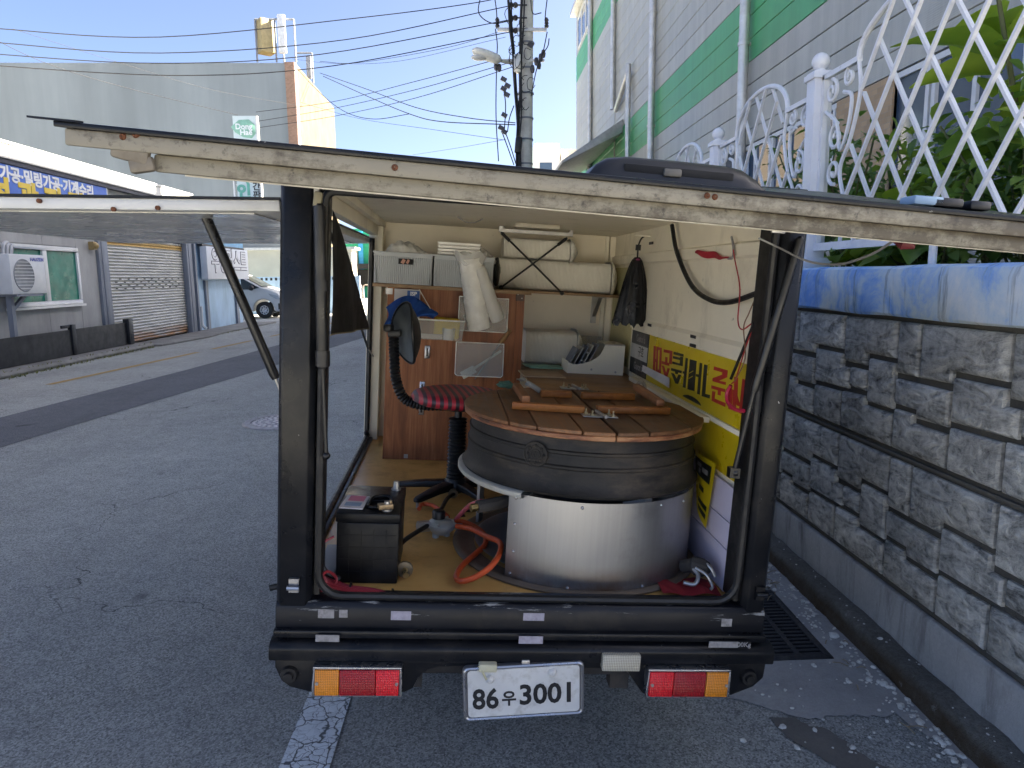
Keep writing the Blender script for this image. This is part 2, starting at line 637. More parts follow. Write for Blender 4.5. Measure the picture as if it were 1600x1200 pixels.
# the slab runs round three sides of the drain
pts = [p for p in pts if p[1] < GY0 - .03]
n = len(pts)
mb.add([(x, y, 0.004) for x, y in pts] + [(1.61, GY0 - 0.002, 0.004), (0.77, GY0 - 0.002, 0.004)], [list(range(n + 2))])
mb.add([(GX1 + .002, GY0, 0.004), (1.61, GY0, 0.004), (1.61, 30, 0.004), (GX1 + .002, 30, 0.004)], [(0, 1, 2, 3)])
mb.add([(0.74, GY0, 0.004), (GX0 - .002, GY0, 0.004), (GX0 - .002, GY1, 0.004), (0.72, GY1, 0.004)], [(0, 1, 2, 3)])
struct('gutter_pavement', mb, M_CONC, fix=True)

mb = MB()
e2 = []
for (a, b) in zip([(1.02, 2.36), (1.12, 2.12), (1.25, 1.9), (1.42, 1.7)], [(1.12, 2.12), (1.25, 1.9), (1.42, 1.7), (1.55, 1.6)]):
    for k in range(6):
        u = k / 6
        e2.append((a[0] + (b[0] - a[0]) * u + rs.uniform(-.02, .02), a[1] + (b[1] - a[1]) * u + rs.uniform(-.02, .02)))
e3 = []
for (a, b) in zip([(1.5, 1.75), (1.38, 1.98), (1.26, 2.15), (1.2, 2.29)], [(1.38, 1.98), (1.26, 2.15), (1.2, 2.29), (1.1, 2.36)]):
    for k in range(6):
        u = k / 6
        e3.append((a[0] + (b[0] - a[0]) * u + rs.uniform(-.015, .015), a[1] + (b[1] - a[1]) * u + rs.uniform(-.015, .015)))
mb.add([(x, y, 0.0035) for x, y in e2 + e3], [list(range(len(e2 + e3)))])
struct('silt_patch_ground', mb, concrete('dusty_silt', 0.17, (1, 0.93, 0.82), (0.06, 0.06, 0.06), 0.7))

# white parking line, yellow kerb line
mb = MB().add([(-0.70, -3, 0.006), (-0.53, -3, 0.006), (-0.53, 9, 0.006), (-0.70, 9, 0.006)], [(0, 1, 2, 3)])
struct('road_marking_white_line', mb, M_WLINE, fix=False)
mb = MB()
for y0, y1 in ((2, 7.4), (8.2, 10.2), (11.5, 16.3), (17.0, 19.2), (20.5, 23), (24.5, 30)):
    xa, xb = -6.92 + 0.10 * (y0 - 11.6), -6.92 + 0.10 * (y1 - 11.6)
    mb.add([(xa, y0, 0.005), (xa + .13, y0, 0.005), (xb + .13, y1, 0.005), (xb, y1, 0.005)], [(0, 1, 2, 3)])
struct('road_marking_yellow_line', mb, M_YLINE, fix=False)

# kerb on the right, low kerb and apron on the left
mb = MB().prism([(1.612, 0.0), (1.618, 0.072), (1.635, 0.09), (1.712, 0.093), (1.712, 0.0)], -6, 30, 1)
mb2 = MB()
mb2.grid(lambda u, v: (0, 0, 0), 1, 1)
prof = [(1.612, 0.0), (1.616, 0.06), (1.628, 0.085), (1.648, 0.093), (1.712, 0.094)]
NY = 420
mb = MB()
for i in range(NY + 1):
    y = -4 + 34 * (i / NY) ** 1.6
    for (x, z) in prof:
        mb.v.append(Vector((x + rs.uniform(-.008, .008) * (z < .09), y, z + (rs.uniform(-.008, .005) if z > 0 else 0))))
for i in range(NY):
    for j in range(4):
        q = i * 5 + j
        mb.f.append([q, q + 5, q + 6, q + 1]); mb.m.append(0)
struct('kerb', mb, M_KERB, smooth=60)
mb = MB().prism([(-8.06, 0), (-8.04, 0.05), (-8.08, 0.10), (-8.77, 0.115), (-8.77, 0)], -10, 17.9, 1)
struct('left_pavement', mb, M_APRON, bevel=0.01)
mb = MB()
ap = [(-7.9, 18.0), (-7.75, 19.5), (-7.65, 20.6), (-7.8, 22.2), (-7.7, 24), (-7.6, 27), (-8.775, 27), (-8.775, 17.95)]
mb.prism([(x, y) for x, y in ap], 0.0, 0.05, 2)
struct('apron_pavement', mb, M_APRON, bevel=0.02)

# moss and weeds along the left kerb
mb = MB()
rs = random.Random(5)
for i in range(420):
    y = rs.uniform(12.2, 17.8) if i < 330 else rs.uniform(21.5, 24)
    x = -8.03 + rs.gauss(0.03, 0.05) if i < 330 else -7.75 + rs.gauss(0, .1)
    z = 0.002 if x > -8.04 else 0.1
    a, h, l = rs.uniform(0, 6.28), rs.uniform(.02, .06), rs.uniform(.02, .05)
    d = Vector((math.cos(a), math.sin(a), 0)); s = Vector((-d.y, d.x, 0)) * .012
    p = Vector((x, y, z))
    mb.add([p - s, p + s, p + d * l + Vector((0, 0, h))], [(0, 1, 2)])
solo('weeds', mb, basic('weed_green', (0.14, 0.15, 0.045), 0.9, var=0.5, scale=3), 'yellow-green moss and weeds along the foot of the black steel barrier', 'weeds', (-8, 15, 0), kind='stuff', fix=False, smooth=0)

# ------------------------------------------------------------------ manhole and drain grate
mh = thing('manhole_cover', 'round cast iron manhole cover in the road left of the truck', 'manhole cover', (-2.27, 8.1, 0))
M_MH = basic('manhole_steel', (0.34, 0.32, 0.32), 0.55, 0.5, var=0.3, scale=14, dirt=(0.09, 0.08, 0.075), damt=0.7, bump=0.3)
part('rim', MB().lathe([(0.36, 0.004), (0.36, 0.016), (0.43, 0.016), (0.445, 0.003)], (-2.27, 8.1, 0), 48), M_MH, mh)
part('plate', MB().lathe([(0.0001, 0.010), (0.345, 0.010), (0.352, 0.004)], (-2.27, 8.1, 0), 48), M_MH, mh)
mb = MB()
for rr_ in (0.10, 0.18, 0.26, 0.32):
    k = int(rr_ * 90)
    for i in range(k):
        a = 2 * math.pi * i / k
        mb.obox((-2.27 + rr_ * math.cos(a), 8.1 + rr_ * math.sin(a), 0.013), (0.03, 0.032, 0.008), (0, 0, a))
part('tread_studs', mb, basic('worn_steel', (0.70, 0.64, 0.63), 0.5, 0.2), mh)

gr = thing('drain_grate', 'black iron drain grate in the gutter beside the truck bumper', 'drain grate', (1.22, 3.07, 0))
fr = MB()
t_ = 0.03
fr.box(GX0, GX1, GY0, GY0 + t_, -0.04, 0.008).box(GX0, GX1, GY1 - t_, GY1, -0.04, 0.008)
fr.box(GX0, GX0 + t_, GY0 + t_, GY1 - t_, -0.04, 0.008).box(GX1 - t_, GX1, GY0 + t_, GY1 - t_, -0.04, 0.008)
part('frame', fr, M_IRON, gr, bevel=0.003)
x0, x1, y0, y1 = GX0 + t_, GX1 - t_, GY0 + t_, GY1 - t_
for k in range(1, 4):
    xx = x0 + (x1 - x0) * k / 4
    part('rib', MB().box(xx - .011, xx + .011, y0, y1, -0.03, 0.0065), M_IRON, gr)
nb = 19
bar0 = None
for k in range(nb):
    yy = y0 + (y1 - y0) * (k + .5) / nb
    if bar0 is None:
        bar0 = part('bar', MB().box(x0, x1, yy - .0085, yy + .0085, -0.028, 0.004), M_IRON, gr); yb0 = yy
    else: inst(bar0, gr, (0, yy - yb0, 0))
pit = MB().box(GX0, GX1, GY0, GY1, -0.5, -0.041)
pit = MB()
pit.add([(GX0, GY0, -.5), (GX1, GY0, -.5), (GX1, GY1, -.5), (GX0, GY1, -.5), (GX0, GY0, -.001), (GX1, GY0, -.001), (GX1, GY1, -.001), (GX0, GY1, -.001)],
        [(0, 1, 2, 3), (0, 4, 5, 1), (1, 5, 6, 2), (2, 6, 7, 3), (3, 7, 4, 0)])
part('pit', pit, M_PIT, gr, fix=False)

# ------------------------------------------------------------------ stone chips along the kerb
M_CHIP = basic('stone_chip', (0.66, 0.64, 0.58), 0.9, var=0.3, scale=30)


def chip(mb, p, r, rs, flat=0.5):
    b = len(mb.v)
    mb.ball(p, r, 6, 4, (1, rs.uniform(.6, 1), flat))
    a = rs.uniform(0, 6.28)
    c, s = math.cos(a), math.sin(a)
    for q in range(b, len(mb.v)):
        d = mb.v[q] - Vector(p)
        k = rs.uniform(.75, 1.2)
        mb.v[q] = Vector(p) + Vector((d.x * c - d.y * s, d.x * s + d.y * c, d.z)) * k


rs = random.Random(11)
mb = MB()
for i in range(760):
    u = rs.random()
    y = 1.7 + 3.4 * rs.random() ** 1.1
    x = 1.60 - abs(rs.gauss(0, 0.07)) if u < .6 else rs.uniform(0.75, 1.58)
    if GX0 < x < GX1 and GY0 < y < GY1: continue
    if u >= .6 and x < 1.15 and rs.random() < .7: continue
    r = rs.choice([.004, .005, .006, .007, .009, .013])
    chip(mb, (x, y, 0.004 + r * .3), r, rs)
for i in range(40):
    y = rs.uniform(1.9, 4.4)
    chip(mb, (rs.uniform(1.64, 1.70), y, 0.096), rs.choice([.003, .004, .006]), rs)
solo('gravel', mb, M_CHIP, 'small pale grit and chips scattered along the gutter by the kerb', 'gravel', (1.5, 3, 0), kind='stuff', smooth=30)
big = [((1360, 933), .093, .027), ((1303, 996), 0, .026), ((1358, 1064), 0, .017), ((1380, 1071), 0, .020), ((1408, 1106), 0, .019), ((1438, 1130), 0, .017), ((1464, 1157), 0, .016),
       ((1484, 1178), 0, .018), ((1502, 1184), 0, .016), ((1272, 1042), 0, .015), ((1223, 1138), 0, .015), ((1332, 1170), 0, .013), ((1273, 1142), 0, .013), ((1245, 1170), 0, .014), ((1375, 999), .093, .012)]
for k, ((px, py), z, r) in enumerate(big):
    p = WG(px, py, z)
    mb = MB(); chip(mb, (p.x, p.y, z + r * .35), r, rs, .55)
    on = z > .05
    solo('stone_chip', mb, M_CHIP, 'pale broken stone chip lying on top of the dark kerb' if on else 'pale broken stone chip lying in the gutter at the foot of the kerb', 'stone', (p.x, p.y, z), group='stone chips on the kerb' if on else 'stone chips in the gutter', smooth=25)
# dead twigs
mb = MB()
for i in range(26):
    y = rs.uniform(2.2, 4.4); x = rs.uniform(1.44, 1.6); a = rs.uniform(0, 6.28); l = rs.uniform(.02, .07)
    mb.tube([(x, y, .008), (x + math.cos(a) * l / 2, y + math.sin(a) * l / 2, .014), (x + math.cos(a) * l, y + math.sin(a) * l, .008)], .0022, 5)
solo('twigs', mb, basic('dry_twig', (0.28, 0.22, 0.14), 0.9), 'dry twigs and litter in the gutter beside the drain grate', 'twigs', (1.5, 3, 0), kind='stuff')

# ================================================================== RETAINING WALL
wl = thing('retaining_wall', 'dark split-stone retaining wall with peeling blue concrete coping', 'wall', (1.72, 3, 0))
YA, YB = 0.72, 30.0
part('core', MB().box(1.742, 1.99, YA, YB, 0.0, 1.435), M_MORTAR, wl)
prof = [(1.712, 0.0), (1.715, 0.27), (1.722, 0.283), (1.741, 0.286), (1.741, 0.0)]
part('footing', MB().prism(prof, YA, YB, 1), M_FOOT, wl, bevel=0.004)
prof = [(1.70, 1.436), (1.688, 1.447), (1.686, 1.60), (1.698, 1.632), (1.73, 1.645), (2.0, 1.645), (2.0, 1.436)]
NYc = 90
mb = MB()
for i in range(NYc + 1):
    y = YA + (YB - YA) * (i / NYc) ** 1.5
    for (x, z) in prof:
        mb.v.append(Vector((x + rs.uniform(-.0025, .0025), y, z + rs.uniform(-.003, .003))))
n = len(prof)
for i in range(NYc):
    for j in range(n):
        j2 = (j + 1) % n
        mb.f.append([i * n + j, (i + 1) * n + j, (i + 1) * n + j2, i * n + j2]); mb.m.append(0)
mb.f += [list(range(n)), [NYc * n + j for j in range(n)]]; mb.m += [0, 0]
part('coping', mb, M_COPING, wl, smooth=40)
# joint line between the two courses
part('joint_ledge', MB().box(1.728, 1.7425, YA, YB, 0.856, 0.868), M_MORTAR, wl, bevel=0.003)

PAN = [
    [(0, 1.42), (.145, 1.42), (.145, 1.20), (0, 1.20)],
    [(.155, 1.42), (.628, 1.42), (.628, 1.252), (.352, 1.252), (.352, 1.205), (.155, 1.20)],
    [(0, 1.183), (.345, 1.183), (.345, 1.04), (.15, 1.036), (.15, 1.07), (0, 1.07)],
    [(.357, 1.237), (.628, 1.237), (.628, 1.178), (.69, 1.178), (.69, 1.072), (.357, 1.065)],
    [(0, 1.056), (.138, 1.056), (.138, 1.02), (.345, 1.02), (.345, .882), (0, .882)],
    [(.357, 1.05), (.626, 1.056), (.626, .882), (.357, .882)],
    [(.638, 1.42), (1.06, 1.42), (1.06, 1.257), (.835, 1.257), (.835, 1.20), (.638, 1.20)],
    [(.70, 1.185), (.845, 1.185), (.845, 1.086), (.70, 1.086)],
    [(.857, 1.243), (1.06, 1.243), (1.06, 1.042), (.857, 1.042)],
    [(.638, 1.062), (.845, 1.07), (.845, 1.03), (1.06, 1.03), (1.06, .882), (.638, .882)],
]


def inset(poly, d):
    n = len(poly); out = []
    area = sum(poly[i][0] * poly[(i + 1) % n][1] - poly[(i + 1) % n][0] * poly[i][1] for i in range(n))
    sg = 1 if area > 0 else -1
    for i in range(n):
        a, b, c = Vector(poly[i - 1]), Vector(poly[i]), Vector(poly[(i + 1) % n])
        d1, d2 = (b - a).normalized(), (c - b).normalized()
        n1, n2 = Vector((-d1.y, d1.x)) * sg, Vector((-d2.y, d2.x)) * sg
        m = (n1 + n2)
        m = m / max(0.2, m.dot(n1))
        out.append(b + m * d)
    return out


stones = []
for row in range(2):
    for k, poly in enumerate(PAN):
        mb = MB()
        pl = [(2.86 - u, z - row * 0.574) for u, z in poly]
        o1, o2, o3 = inset(pl, 0.0045), inset(pl, 0.012), inset(pl, 0.027)
        n = len(pl)
        for ring, x in ((o1, 1.7425), (o1, 1.730), (o2, 1.721), (o3, 1.716)):
            for p in ring: mb.v.append(Vector((x + (rs.uniform(-.004, .004) if x < 1.72 else 0), p[0], p[1])))
        for q in range(3):
            for i in range(n):
                i2 = (i + 1) % n
                mb.f.append([q * n + i, q * n + i2, (q + 1) * n + i2, (q + 1) * n + i]); mb.m.append(0)
        cx = sum(p[0] for p in o3) / n; cz = sum(p[1] for p in o3) / n
        mb.f.append([3 * n + i for i in range(n)]); mb.m.append(0)
        stones.append(part('stone', mb, M_STONE, wl, smooth=30))
for pnl in range(-1, 7):
    if pnl == 0: continue
    for s in stones: inst(s, wl, (0, 1.07 * pnl, 0))

# garden bed behind the wall
struct('garden_soil_ground', MB().box(2.0, 4.49, YA, YB, 1.2, 1.52), basic('soil', (0.09, 0.065, 0.045), 0.95, bump=0.6))

# ================================================================== WHITE FENCE ON THE WALL
fen = thing('garden_fence', 'white metal garden fence with diamond lattice, scrolls and ball-topped posts', 'fence', (1.85, 3.95, 1.645))
FX = 1.85
POSTS = [1.75, 3.95, 5.60, 7.25, 8.90, 10.55]
def fdz(y): return 0.034 * (3.95 - y)


def spiral(c, r0, turns, a0, sgn, n=22):
    """Points of a scroll in the fence plane (y, z)."""
    out = []
    for i in range(n + 1):
        u = i / n
        a = a0 + sgn * turns * 2 * math.pi * u
        r = r0 * (1 - 0.80 * u)
        out.append((FX, c[0] + r * math.cos(a), c[1] + r * math.sin(a)))
    return out


for py in POSTS:
    dz = fdz(py)
    p = part('post', MB().box(FX - .05, FX + .05, py - .05, py + .05, 1.646, 2.66 + dz), M_WHITEP, fen, bevel=0.006)
    part('post_base', MB().prism([(FX - .075, 1.646), (FX + .075, 1.646), (FX + .075, 1.675), (FX + .056, 1.70), (FX - .056, 1.70), (FX - .075, 1.675)], py - .075, py + .075, 1), M_WHITEP, p, bevel=0.004)
    cp = MB().box(FX - .062, FX + .062, py - .062, py + .062, 2.64 + dz, 2.672 + dz).box(FX - .052, FX + .052, py - .052, py + .052, 2.672 + dz, 2.682 + dz)
    cp.lathe([(.0001, 2.70 + dz), (.026, 2.70 + dz), (.026, 2.682 + dz), (.0001, 2.68 + dz)], (FX, py, 0), 12)
    part('cap', cp, M_WHITEP, p, bevel=0.003)
    part('finial', MB().ball((FX, py, 2.735 + dz), 0.047, 16, 12), M_WHITEP, p)

for ya, yb in zip(POSTS[:-1], POSTS[1:]):
    mid = (ya + yb) / 2
    dz = fdz(mid)
    ZB, ZT, HW = 1.745 + dz * .3, 2.60 + dz, (yb - ya) / 2 - .07
    ARC = (yb - ya) / 2 - 0.40
    HWL = ARC + 0.07

    def top(y, mid=mid, ZT=ZT, ARC=ARC):
        d = abs(y - mid)
        if d >= ARC: return ZT
        return ZT + 0.22 * math.sqrt(max(0, 1 - (d / ARC) ** 2)) ** 0.9
    fmb = MB()
    fmb.beam((FX, ya + .05, ZB), (FX, yb - .05, ZB), 0.03, 0.04)
    fmb.beam((FX, ya + .065, ZB), (FX, ya + .065, ZT + .012), 0.026, 0.026, (1, 0, 0))
    fmb.beam((FX, yb - .065, ZB), (FX, yb - .065, ZT + .012), 0.026, 0.026, (1, 0, 0))
    fmb.beam((FX, ya + .05, ZT), (FX, mid - ARC + .01, ZT), 0.026, 0.026)
    fmb.beam((FX, mid + ARC - .01, ZT), (FX, yb - .05, ZT), 0.026, 0.026)
    fmb.tube([(FX, mid - ARC * math.cos(math.pi * i / 24), top(mid - ARC * math.cos(math.pi * i / 24))) for i in range(25)], 0.015, 8)
    frame = part('lattice_panel', fmb, M_WHITEP, fen, bevel=0.0, smooth=40)
    for k in range(-9, 10):
        for s in (-1, 1):
            # line z = ZB + s*1.37*(y-c); sample to clip to the panel's outline
            c = mid + k * 0.262 + (0.13 if s > 0 else 0.13)
            good = []
            for i in range(241):
                y = mid - (HWL + .02) + 2 * (HWL + .02) * i / 240
                z = ZB + s * 1.37 * (y - c)
                d = abs(y - mid)
                if z < ZB or z > top(y): continue
                if d > HWL - 0.20 * max(0, (z - ZB - .45)) / .45: continue
                good.append((y, z))
            if len(good) > 12:
                part('lattice_bar', MB().beam((FX + .009 * s, good[0][0], good[0][1]), (FX + .009 * s, good[-1][0], good[-1][1]), 0.014, 0.0165, (1, 0, 0)), M_WHITEP, frame)
    for s in (-1, 1):
        e = mid + s * HW
        # bounding curve of the lattice and four scrolls down each side
        cv = [(FX, mid + s * ARC, ZT), (FX, mid + s * (ARC - .03), ZT - .16), (FX, mid + s * (ARC + .04), ZT - .36), (FX, mid + s * (ARC + .13), ZT - .5), (FX, mid + s * (ARC + .07), ZT - .68), (FX, mid + s * (ARC + .09), ZB + .01)]
        part('side_curve', MB().tube(spl(cv, 5), 0.011, 6), M_WHITEP, frame)
        for (dy, dzz, r, turns, a0, sg) in ((-.075, -.09, .062, 1.35, 90, 1), (-.25, -.06, .045, 1.3, 60, -1), (-.14, -.33, .070, 1.3, 100, -1), (-.135, -.50, .066, 1.3, -100, 1), (-.09, -.70, .055, 1.3, 80, 1)):
            a0r = R(a0) if s > 0 else math.pi - R(a0)
            part('scroll', MB().tube(spiral((e + s * dy, ZT + dzz), r, turns, a0r, sg * s), 0.0105, 6), M_WHITEP, frame)
        cv = [(FX, e - s * .20, ZT - .12), (FX, e - s * .28, ZT - .16), (FX, e - s * .26, ZT - .30), (FX, e - s * .19, ZT - .40), (FX, e - s * .14, ZT - .26), (FX, e - s * .02, ZT - .18)]
        part('scroll', MB().tube(spl(cv, 5), 0.0105, 6), M_WHITEP, frame)
    part('foot_rod', MB().tube([(FX, mid + .02, 1.645), (FX, mid + .02, ZB)], 0.016, 8), M_WHITEP, frame)

# ================================================================== PLANTS BEHIND THE FENCE
def leaf_mat(name, a, b, vein=(0.22, 0.30, 0.10)):
    t = NT(name)
    r = t.rand()
    nz = t.noise(9, 4)
    c = t.mix(t.rng(t.math('ADD', t.math('MULTIPLY', r, .7), t.math('MULTIPLY', nz, .6)), 0.2, 1.0), a, b)
    t.set(c, 0.42, 0, 0.45)
    t.b.inputs['Transmission Weight'].default_value = 0.0
    tr = t.new('ShaderNodeBsdfTranslucent')
    t.link(t.mix(1.0, c, (1.6, 1.7, 0.8), 'MULTIPLY'), tr.inputs[0])
    ms = t.new('ShaderNodeMixShader'); ms.inputs[0].default_value = 0.35
    t.link(t.b.outputs[0], ms.inputs[1]); t.link(tr.outputs[0], ms.inputs[2])
    t.link(ms.outputs[0], t.t.nodes['Material Output'].inputs[0])
    return t.mat


M_LEAF = leaf_mat('fig_leaf', (0.11, 0.21, 0.03), (0.36, 0.46, 0.07))
M_LEAF2 = leaf_mat('shrub_leaf', (0.05, 0.12, 0.03), (0.18, 0.28, 0.07))
M_LEAF3 = leaf_mat('young_leaf', (0.14, 0.24, 0.05), (0.34, 0.42, 0.11))
M_STEM = basic('green_stem', (0.12, 0.13, 0.05), 0.7)


def leaf_grid(mb, M, L, Wd, droop=0.25, fold=0.25, nu=5, nv=4):
    def fn(u, v):
        t = v * 2 - 1
        wd = Wd * math.sin(math.pi * min(1, max(0, u * 0.94 + .05))) ** 0.75 * (1.12 - .3 * u)
        x = L * u
        y = wd * t * 0.5
        z = abs(t) * wd * fold * 0.5 - droop * L * u * u + 0.012 * math.sin(u * 19) * abs(t) * L
        return M @ Vector((x, y, z))
    mb.grid(fn, nu, nv)


def fig_plant(base, label, nl, h, L, mat, seed, spread=0.35, grp='plants behind the white fence'):
    rs = random.Random(seed)
    th = thing('broadleaf_plant', label, 'plant', base, group=grp)
    b = Vector(base)
    st = MB()
    tops = []
    for k in range(3):
        a = rs.uniform(0, 6.28)
        pts = [b, b + Vector((math.cos(a) * spread * .3, math.sin(a) * spread * .3, h * .5)), b + Vector((math.cos(a) * spread * .6, math.sin(a) * spread * .6, h * rs.uniform(.85, 1.05)))]
        tops.append(pts)
        st.tube(spl(pts, 4), [0.018 - 0.0012 * i for i in range(9)], 6)
    part('stem', st, M_STEM, th)
    metas = []
    for v in range(3):
        mb = MB()
        leaf_grid(mb, Matrix.Identity(4), L * (.85 + .15 * v), L * .72, 0.2 + .12 * v, 0.3)
        mb.v = [p + b for p in mb.v]
        metas.append(mb)
    first = []
    for i in range(nl):
        pts = tops[i % 3]
        u = 0.25 + 0.75 * (i / nl)
        p = pts[0].lerp(pts[1], u * 2) if u < .5 else pts[1].lerp(pts[2], u * 2 - 1)
        v = i % 3
        if i < 3:
            o = part('leaf', metas[v], mat, th, smooth=60, fix=False); first.append(o)
        else:
            o = first[v].copy(); COL.objects.link(o); o.parent = th
        a = i * 2.4 + rs.uniform(-.4, .4)
        q = p - b + Vector((math.cos(a), math.sin(a), 0)) * 0.03
        k = rs.uniform(.75, 1.1)
        o.matrix_local = Matrix.Translation(q) @ Matrix.Rotation(a, 4, 'Z') @ Matrix.Rotation(-rs.uniform(-.25, .75), 4, 'Y') @ Matrix.Rotation(rs.uniform(-.5, .5), 4, 'X') @ Matrix.Scale(k, 4)
    return th


fig_plant((2.65, 3.28, 1.52), 'tall fig-like plant with the largest glossy leaves, by the right edge of the picture', 64, 1.55, 0.36, M_LEAF, 1, .6)
fig_plant((2.35, 2.75, 1.52), 'large-leaved plant low behind the fence lattice at the right edge', 48, 0.95, 0.32, M_LEAF, 2, .5)
fig_plant((2.25, 3.55, 1.52), 'broad-leaved plant sprouting just above the blue coping right of the near post', 34, 0.36, 0.24, M_LEAF3, 3, .5)
fig_plant((2.95, 4.6, 1.52), 'leafy plant in front of the tan brick reflection behind the fence', 36, 0.8, 0.22, M_LEAF2, 4, .45)
fig_plant((2.25, 4.15, 1.52), 'broad-leaved plant close behind the near fence post', 36, 0.5, 0.22, M_LEAF, 6, .45)


def shrub(base, label, n, size, h, wid, mat, seed):
    rs = random.Random(seed)
    th = thing('shrub', label, 'shrub', base, group='shrubs behind the white fence')
    b = Vector(base)
    st, lf = MB(), MB()
    for k in range(9):
        a = rs.uniform(0, 6.28); d = rs.uniform(.2, 1)
        tip = b + Vector((math.cos(a) * wid[0] * d, math.sin(a) * wid[1] * d, h * rs.uniform(.7, 1.1)))
        st.tube(spl([b, b.lerp(tip, .5) + Vector((0, 0, h * .12)), tip], 4), .006, 5)
        for i in range(n // 9):
            u = rs.uniform(.2, 1.05)
            p = b.lerp(tip, u) + Vector((rs.gauss(0, .07), rs.gauss(0, .07), rs.gauss(0, .06) + .1 * h * math.sin(u * 3)))
            M = Matrix.Translation(p) @ Matrix.Rotation(rs.uniform(0, 6.28), 4, 'Z') @ Matrix.Rotation(rs.uniform(-.5, .9), 4, 'Y') @ Matrix.Rotation(rs.uniform(-.6, .6), 4, 'X')
            leaf_grid(lf, M, size * rs.uniform(.6, 1.2), size * .55, .3, .3, 3, 2)
    part('stems', st, M_STEM, th)
    part('foliage', lf, mat, th, smooth=60, fix=False, kind='stuff')


shrub((2.45, 5.2, 1.52), 'dark small-leaved shrub behind the fence left of the tan brick reflection', 460, .09, 1.0, (.35, .6), M_LEAF2, 21)
shrub((2.35, 4.5, 1.52), 'dense dark green shrub just right of the near ball-topped post', 460, .09, .9, (.3, .45), M_LEAF2, 22)
shrub((2.5, 3.9, 1.52), 'bushy green shrub under the middle of the fence lattice', 460, .095, .85, (.35, .5), M_LEAF3, 23)
shrub((2.9, 4.0, 1.52), 'light green climbing shrub reaching up in front of the windows', 190, .075, .95, (.25, .3), M_LEAF3, 24)
shrub((2.4, 3.1, 1.52), 'low dark shrub above the coping at the right of the fence', 420, .085, .75, (.3, .5), M_LEAF2, 25)
shrub((2.15, 3.3, 1.52), 'low leafy shrub filling the gap between coping and hatch edge', 330, .09, .45, (.2, .5), M_LEAF2, 27)
shrub((2.2, 2.6, 1.52), 'mixed green shrub at the lower right behind the lattice', 360, .10, .55, (.25, .5), M_LEAF3, 28)
shrub((3.1, 3.2, 1.52), 'tall dense shrub behind the large-leaved plant', 380, .11, 1.15, (.4, .6), M_LEAF2, 29)
shrub((2.6, 6.6, 1.52), 'shrub growing behind the second fence panel', 240, .085, .55, (.3, .6), M_LEAF2, 26)

# ================================================================== GREEN-STRIPED METAL BUILDING ON THE RIGHT
def siding(name, col):
    t = NT(name)
    g = t.new('ShaderNodeTexWave'); g.wave_type = 'BANDS'; g.bands_direction = 'Z'
    g.inputs['Scale'].default_value = 14; g.inputs['Distortion'].default_value = 0
    t.link(t.co, g.inputs['Vector'])
    st = t.noise(1.3, 6, 0.7, t.mapped((1, 2.5, 0.35)))
    r = t.rand()
    c = t.mix(t.rng(st, 0.35, 0.7), sc3(col, 1.06), sc3(col, 0.82))
    c = t.mix(1.0, c, t.rng(r, 0, 1, 0.94, 1.05), 'MULTIPLY')
    t.set(c, 0.42, 0.15, 0.5)
    t.bump(g.outputs['Fac'], 0.25, 0.006)
    return t.mat


M_SIDE = siding('grey_siding', (0.42, 0.415, 0.365))
M_SIDEG = siding('green_siding', (0.075, 0.36, 0.14))
M_GALV = basic('galvanised_pipe', (0.62, 0.60, 0.56), 0.42, 0.55, var=0.15, scale=5, dirt=(0.35, 0.30, 0.22), damt=.35)
M_FRAME = basic('window_frame_white', (0.66, 0.66, 0.64), 0.45, var=0.06)
M_WGLASS = NT('window_glass_blue')
M_WGLASS = M_WGLASS.set((0.055, 0.085, 0.125), 0.06, 0.0, 0.9)
BX = 4.5
gb = thing('green_striped_building', 'tall grey metal-clad factory building with green stripes behind the white fence', 'building', (BX, 14, 0))
BY0, BY1, BTOP = 1.9, 33.4, 13.15
part('wall', MB().box(BX + .03, BX + 16, BY0, BY1, 0, BTOP), basic('dark_seam', (0.10, 0.10, 0.10), 0.8), gb)
part('lower_wall', MB().box(BX - .01, BX + .03, BY0, BY1, 0, 1.95), M_SIDE, gb)
segs = [(BY0, 5.0), (5.012, 12.42), (12.432, 18.7), (18.712, 24.0), (24.012, 28.8), (28.812, 33.4)]
hb, z0b = 0.363, 3.97
k = 0
while True:
    za = z0b + hb * k - 0.0
    if za > BTOP - .1: break
    zb_ = min(za + hb - 0.012, BTOP)
    zc = (za + zb_) / 2
    green = 5.0 < zc < 6.2 or 10.0 < zc < 11.3
    first = None
    for (a, b) in segs:
        part('cladding_board', MB().prism([(BX + .031, za), (BX + .006, za), (BX, za + .006), (BX, zb_ - .006), (BX + .006, zb_), (BX + .031, zb_)], a, b, 1), M_SIDEG if green else M_SIDE, gb)
    k += 1
# plain fascia over the windows, window band
part('head_panel', MB().box(BX - .004, BX + .03, BY0, BY1, 3.735, 3.958), M_SIDE, gb)
part('cill_panel', MB().box(BX - .03, BX + .03, BY0, BY1, 1.952, 2.05), M_FRAME, gb)
yy = 2.0
while yy < 12:
    if 7.75 < yy + .5 < 9.0: yy += 1.3; continue
    a, b, z0, z1 = yy, yy + 1.26, 2.052, 3.70
    wmb = MB()
    for (p, q, r_, s) in ((a, b, z0, z0 + .06), (a, b, z1 - .06, z1), (a, a + .06, z0 + .06, z1 - .06), (b - .06, b, z0 + .06, z1 - .06), (a + .6, a + .66, z0 + .06, z1 - .06)):
        wmb.box(BX - .025, BX + .029, p, q, r_, s)
    wo = part('window', wmb, M_FRAME, gb)
    part('pane', MB().box(BX + .006, BX + .012, a + .06, a + .6, z0 + .06, z1 - .06), M_WGLASS, wo)
    part('pane', MB().box(BX + .012, BX + .018, a + .66, b - .06, z0 + .06, z1 - .06), M_WGLASS, wo)
    yy += 1.3


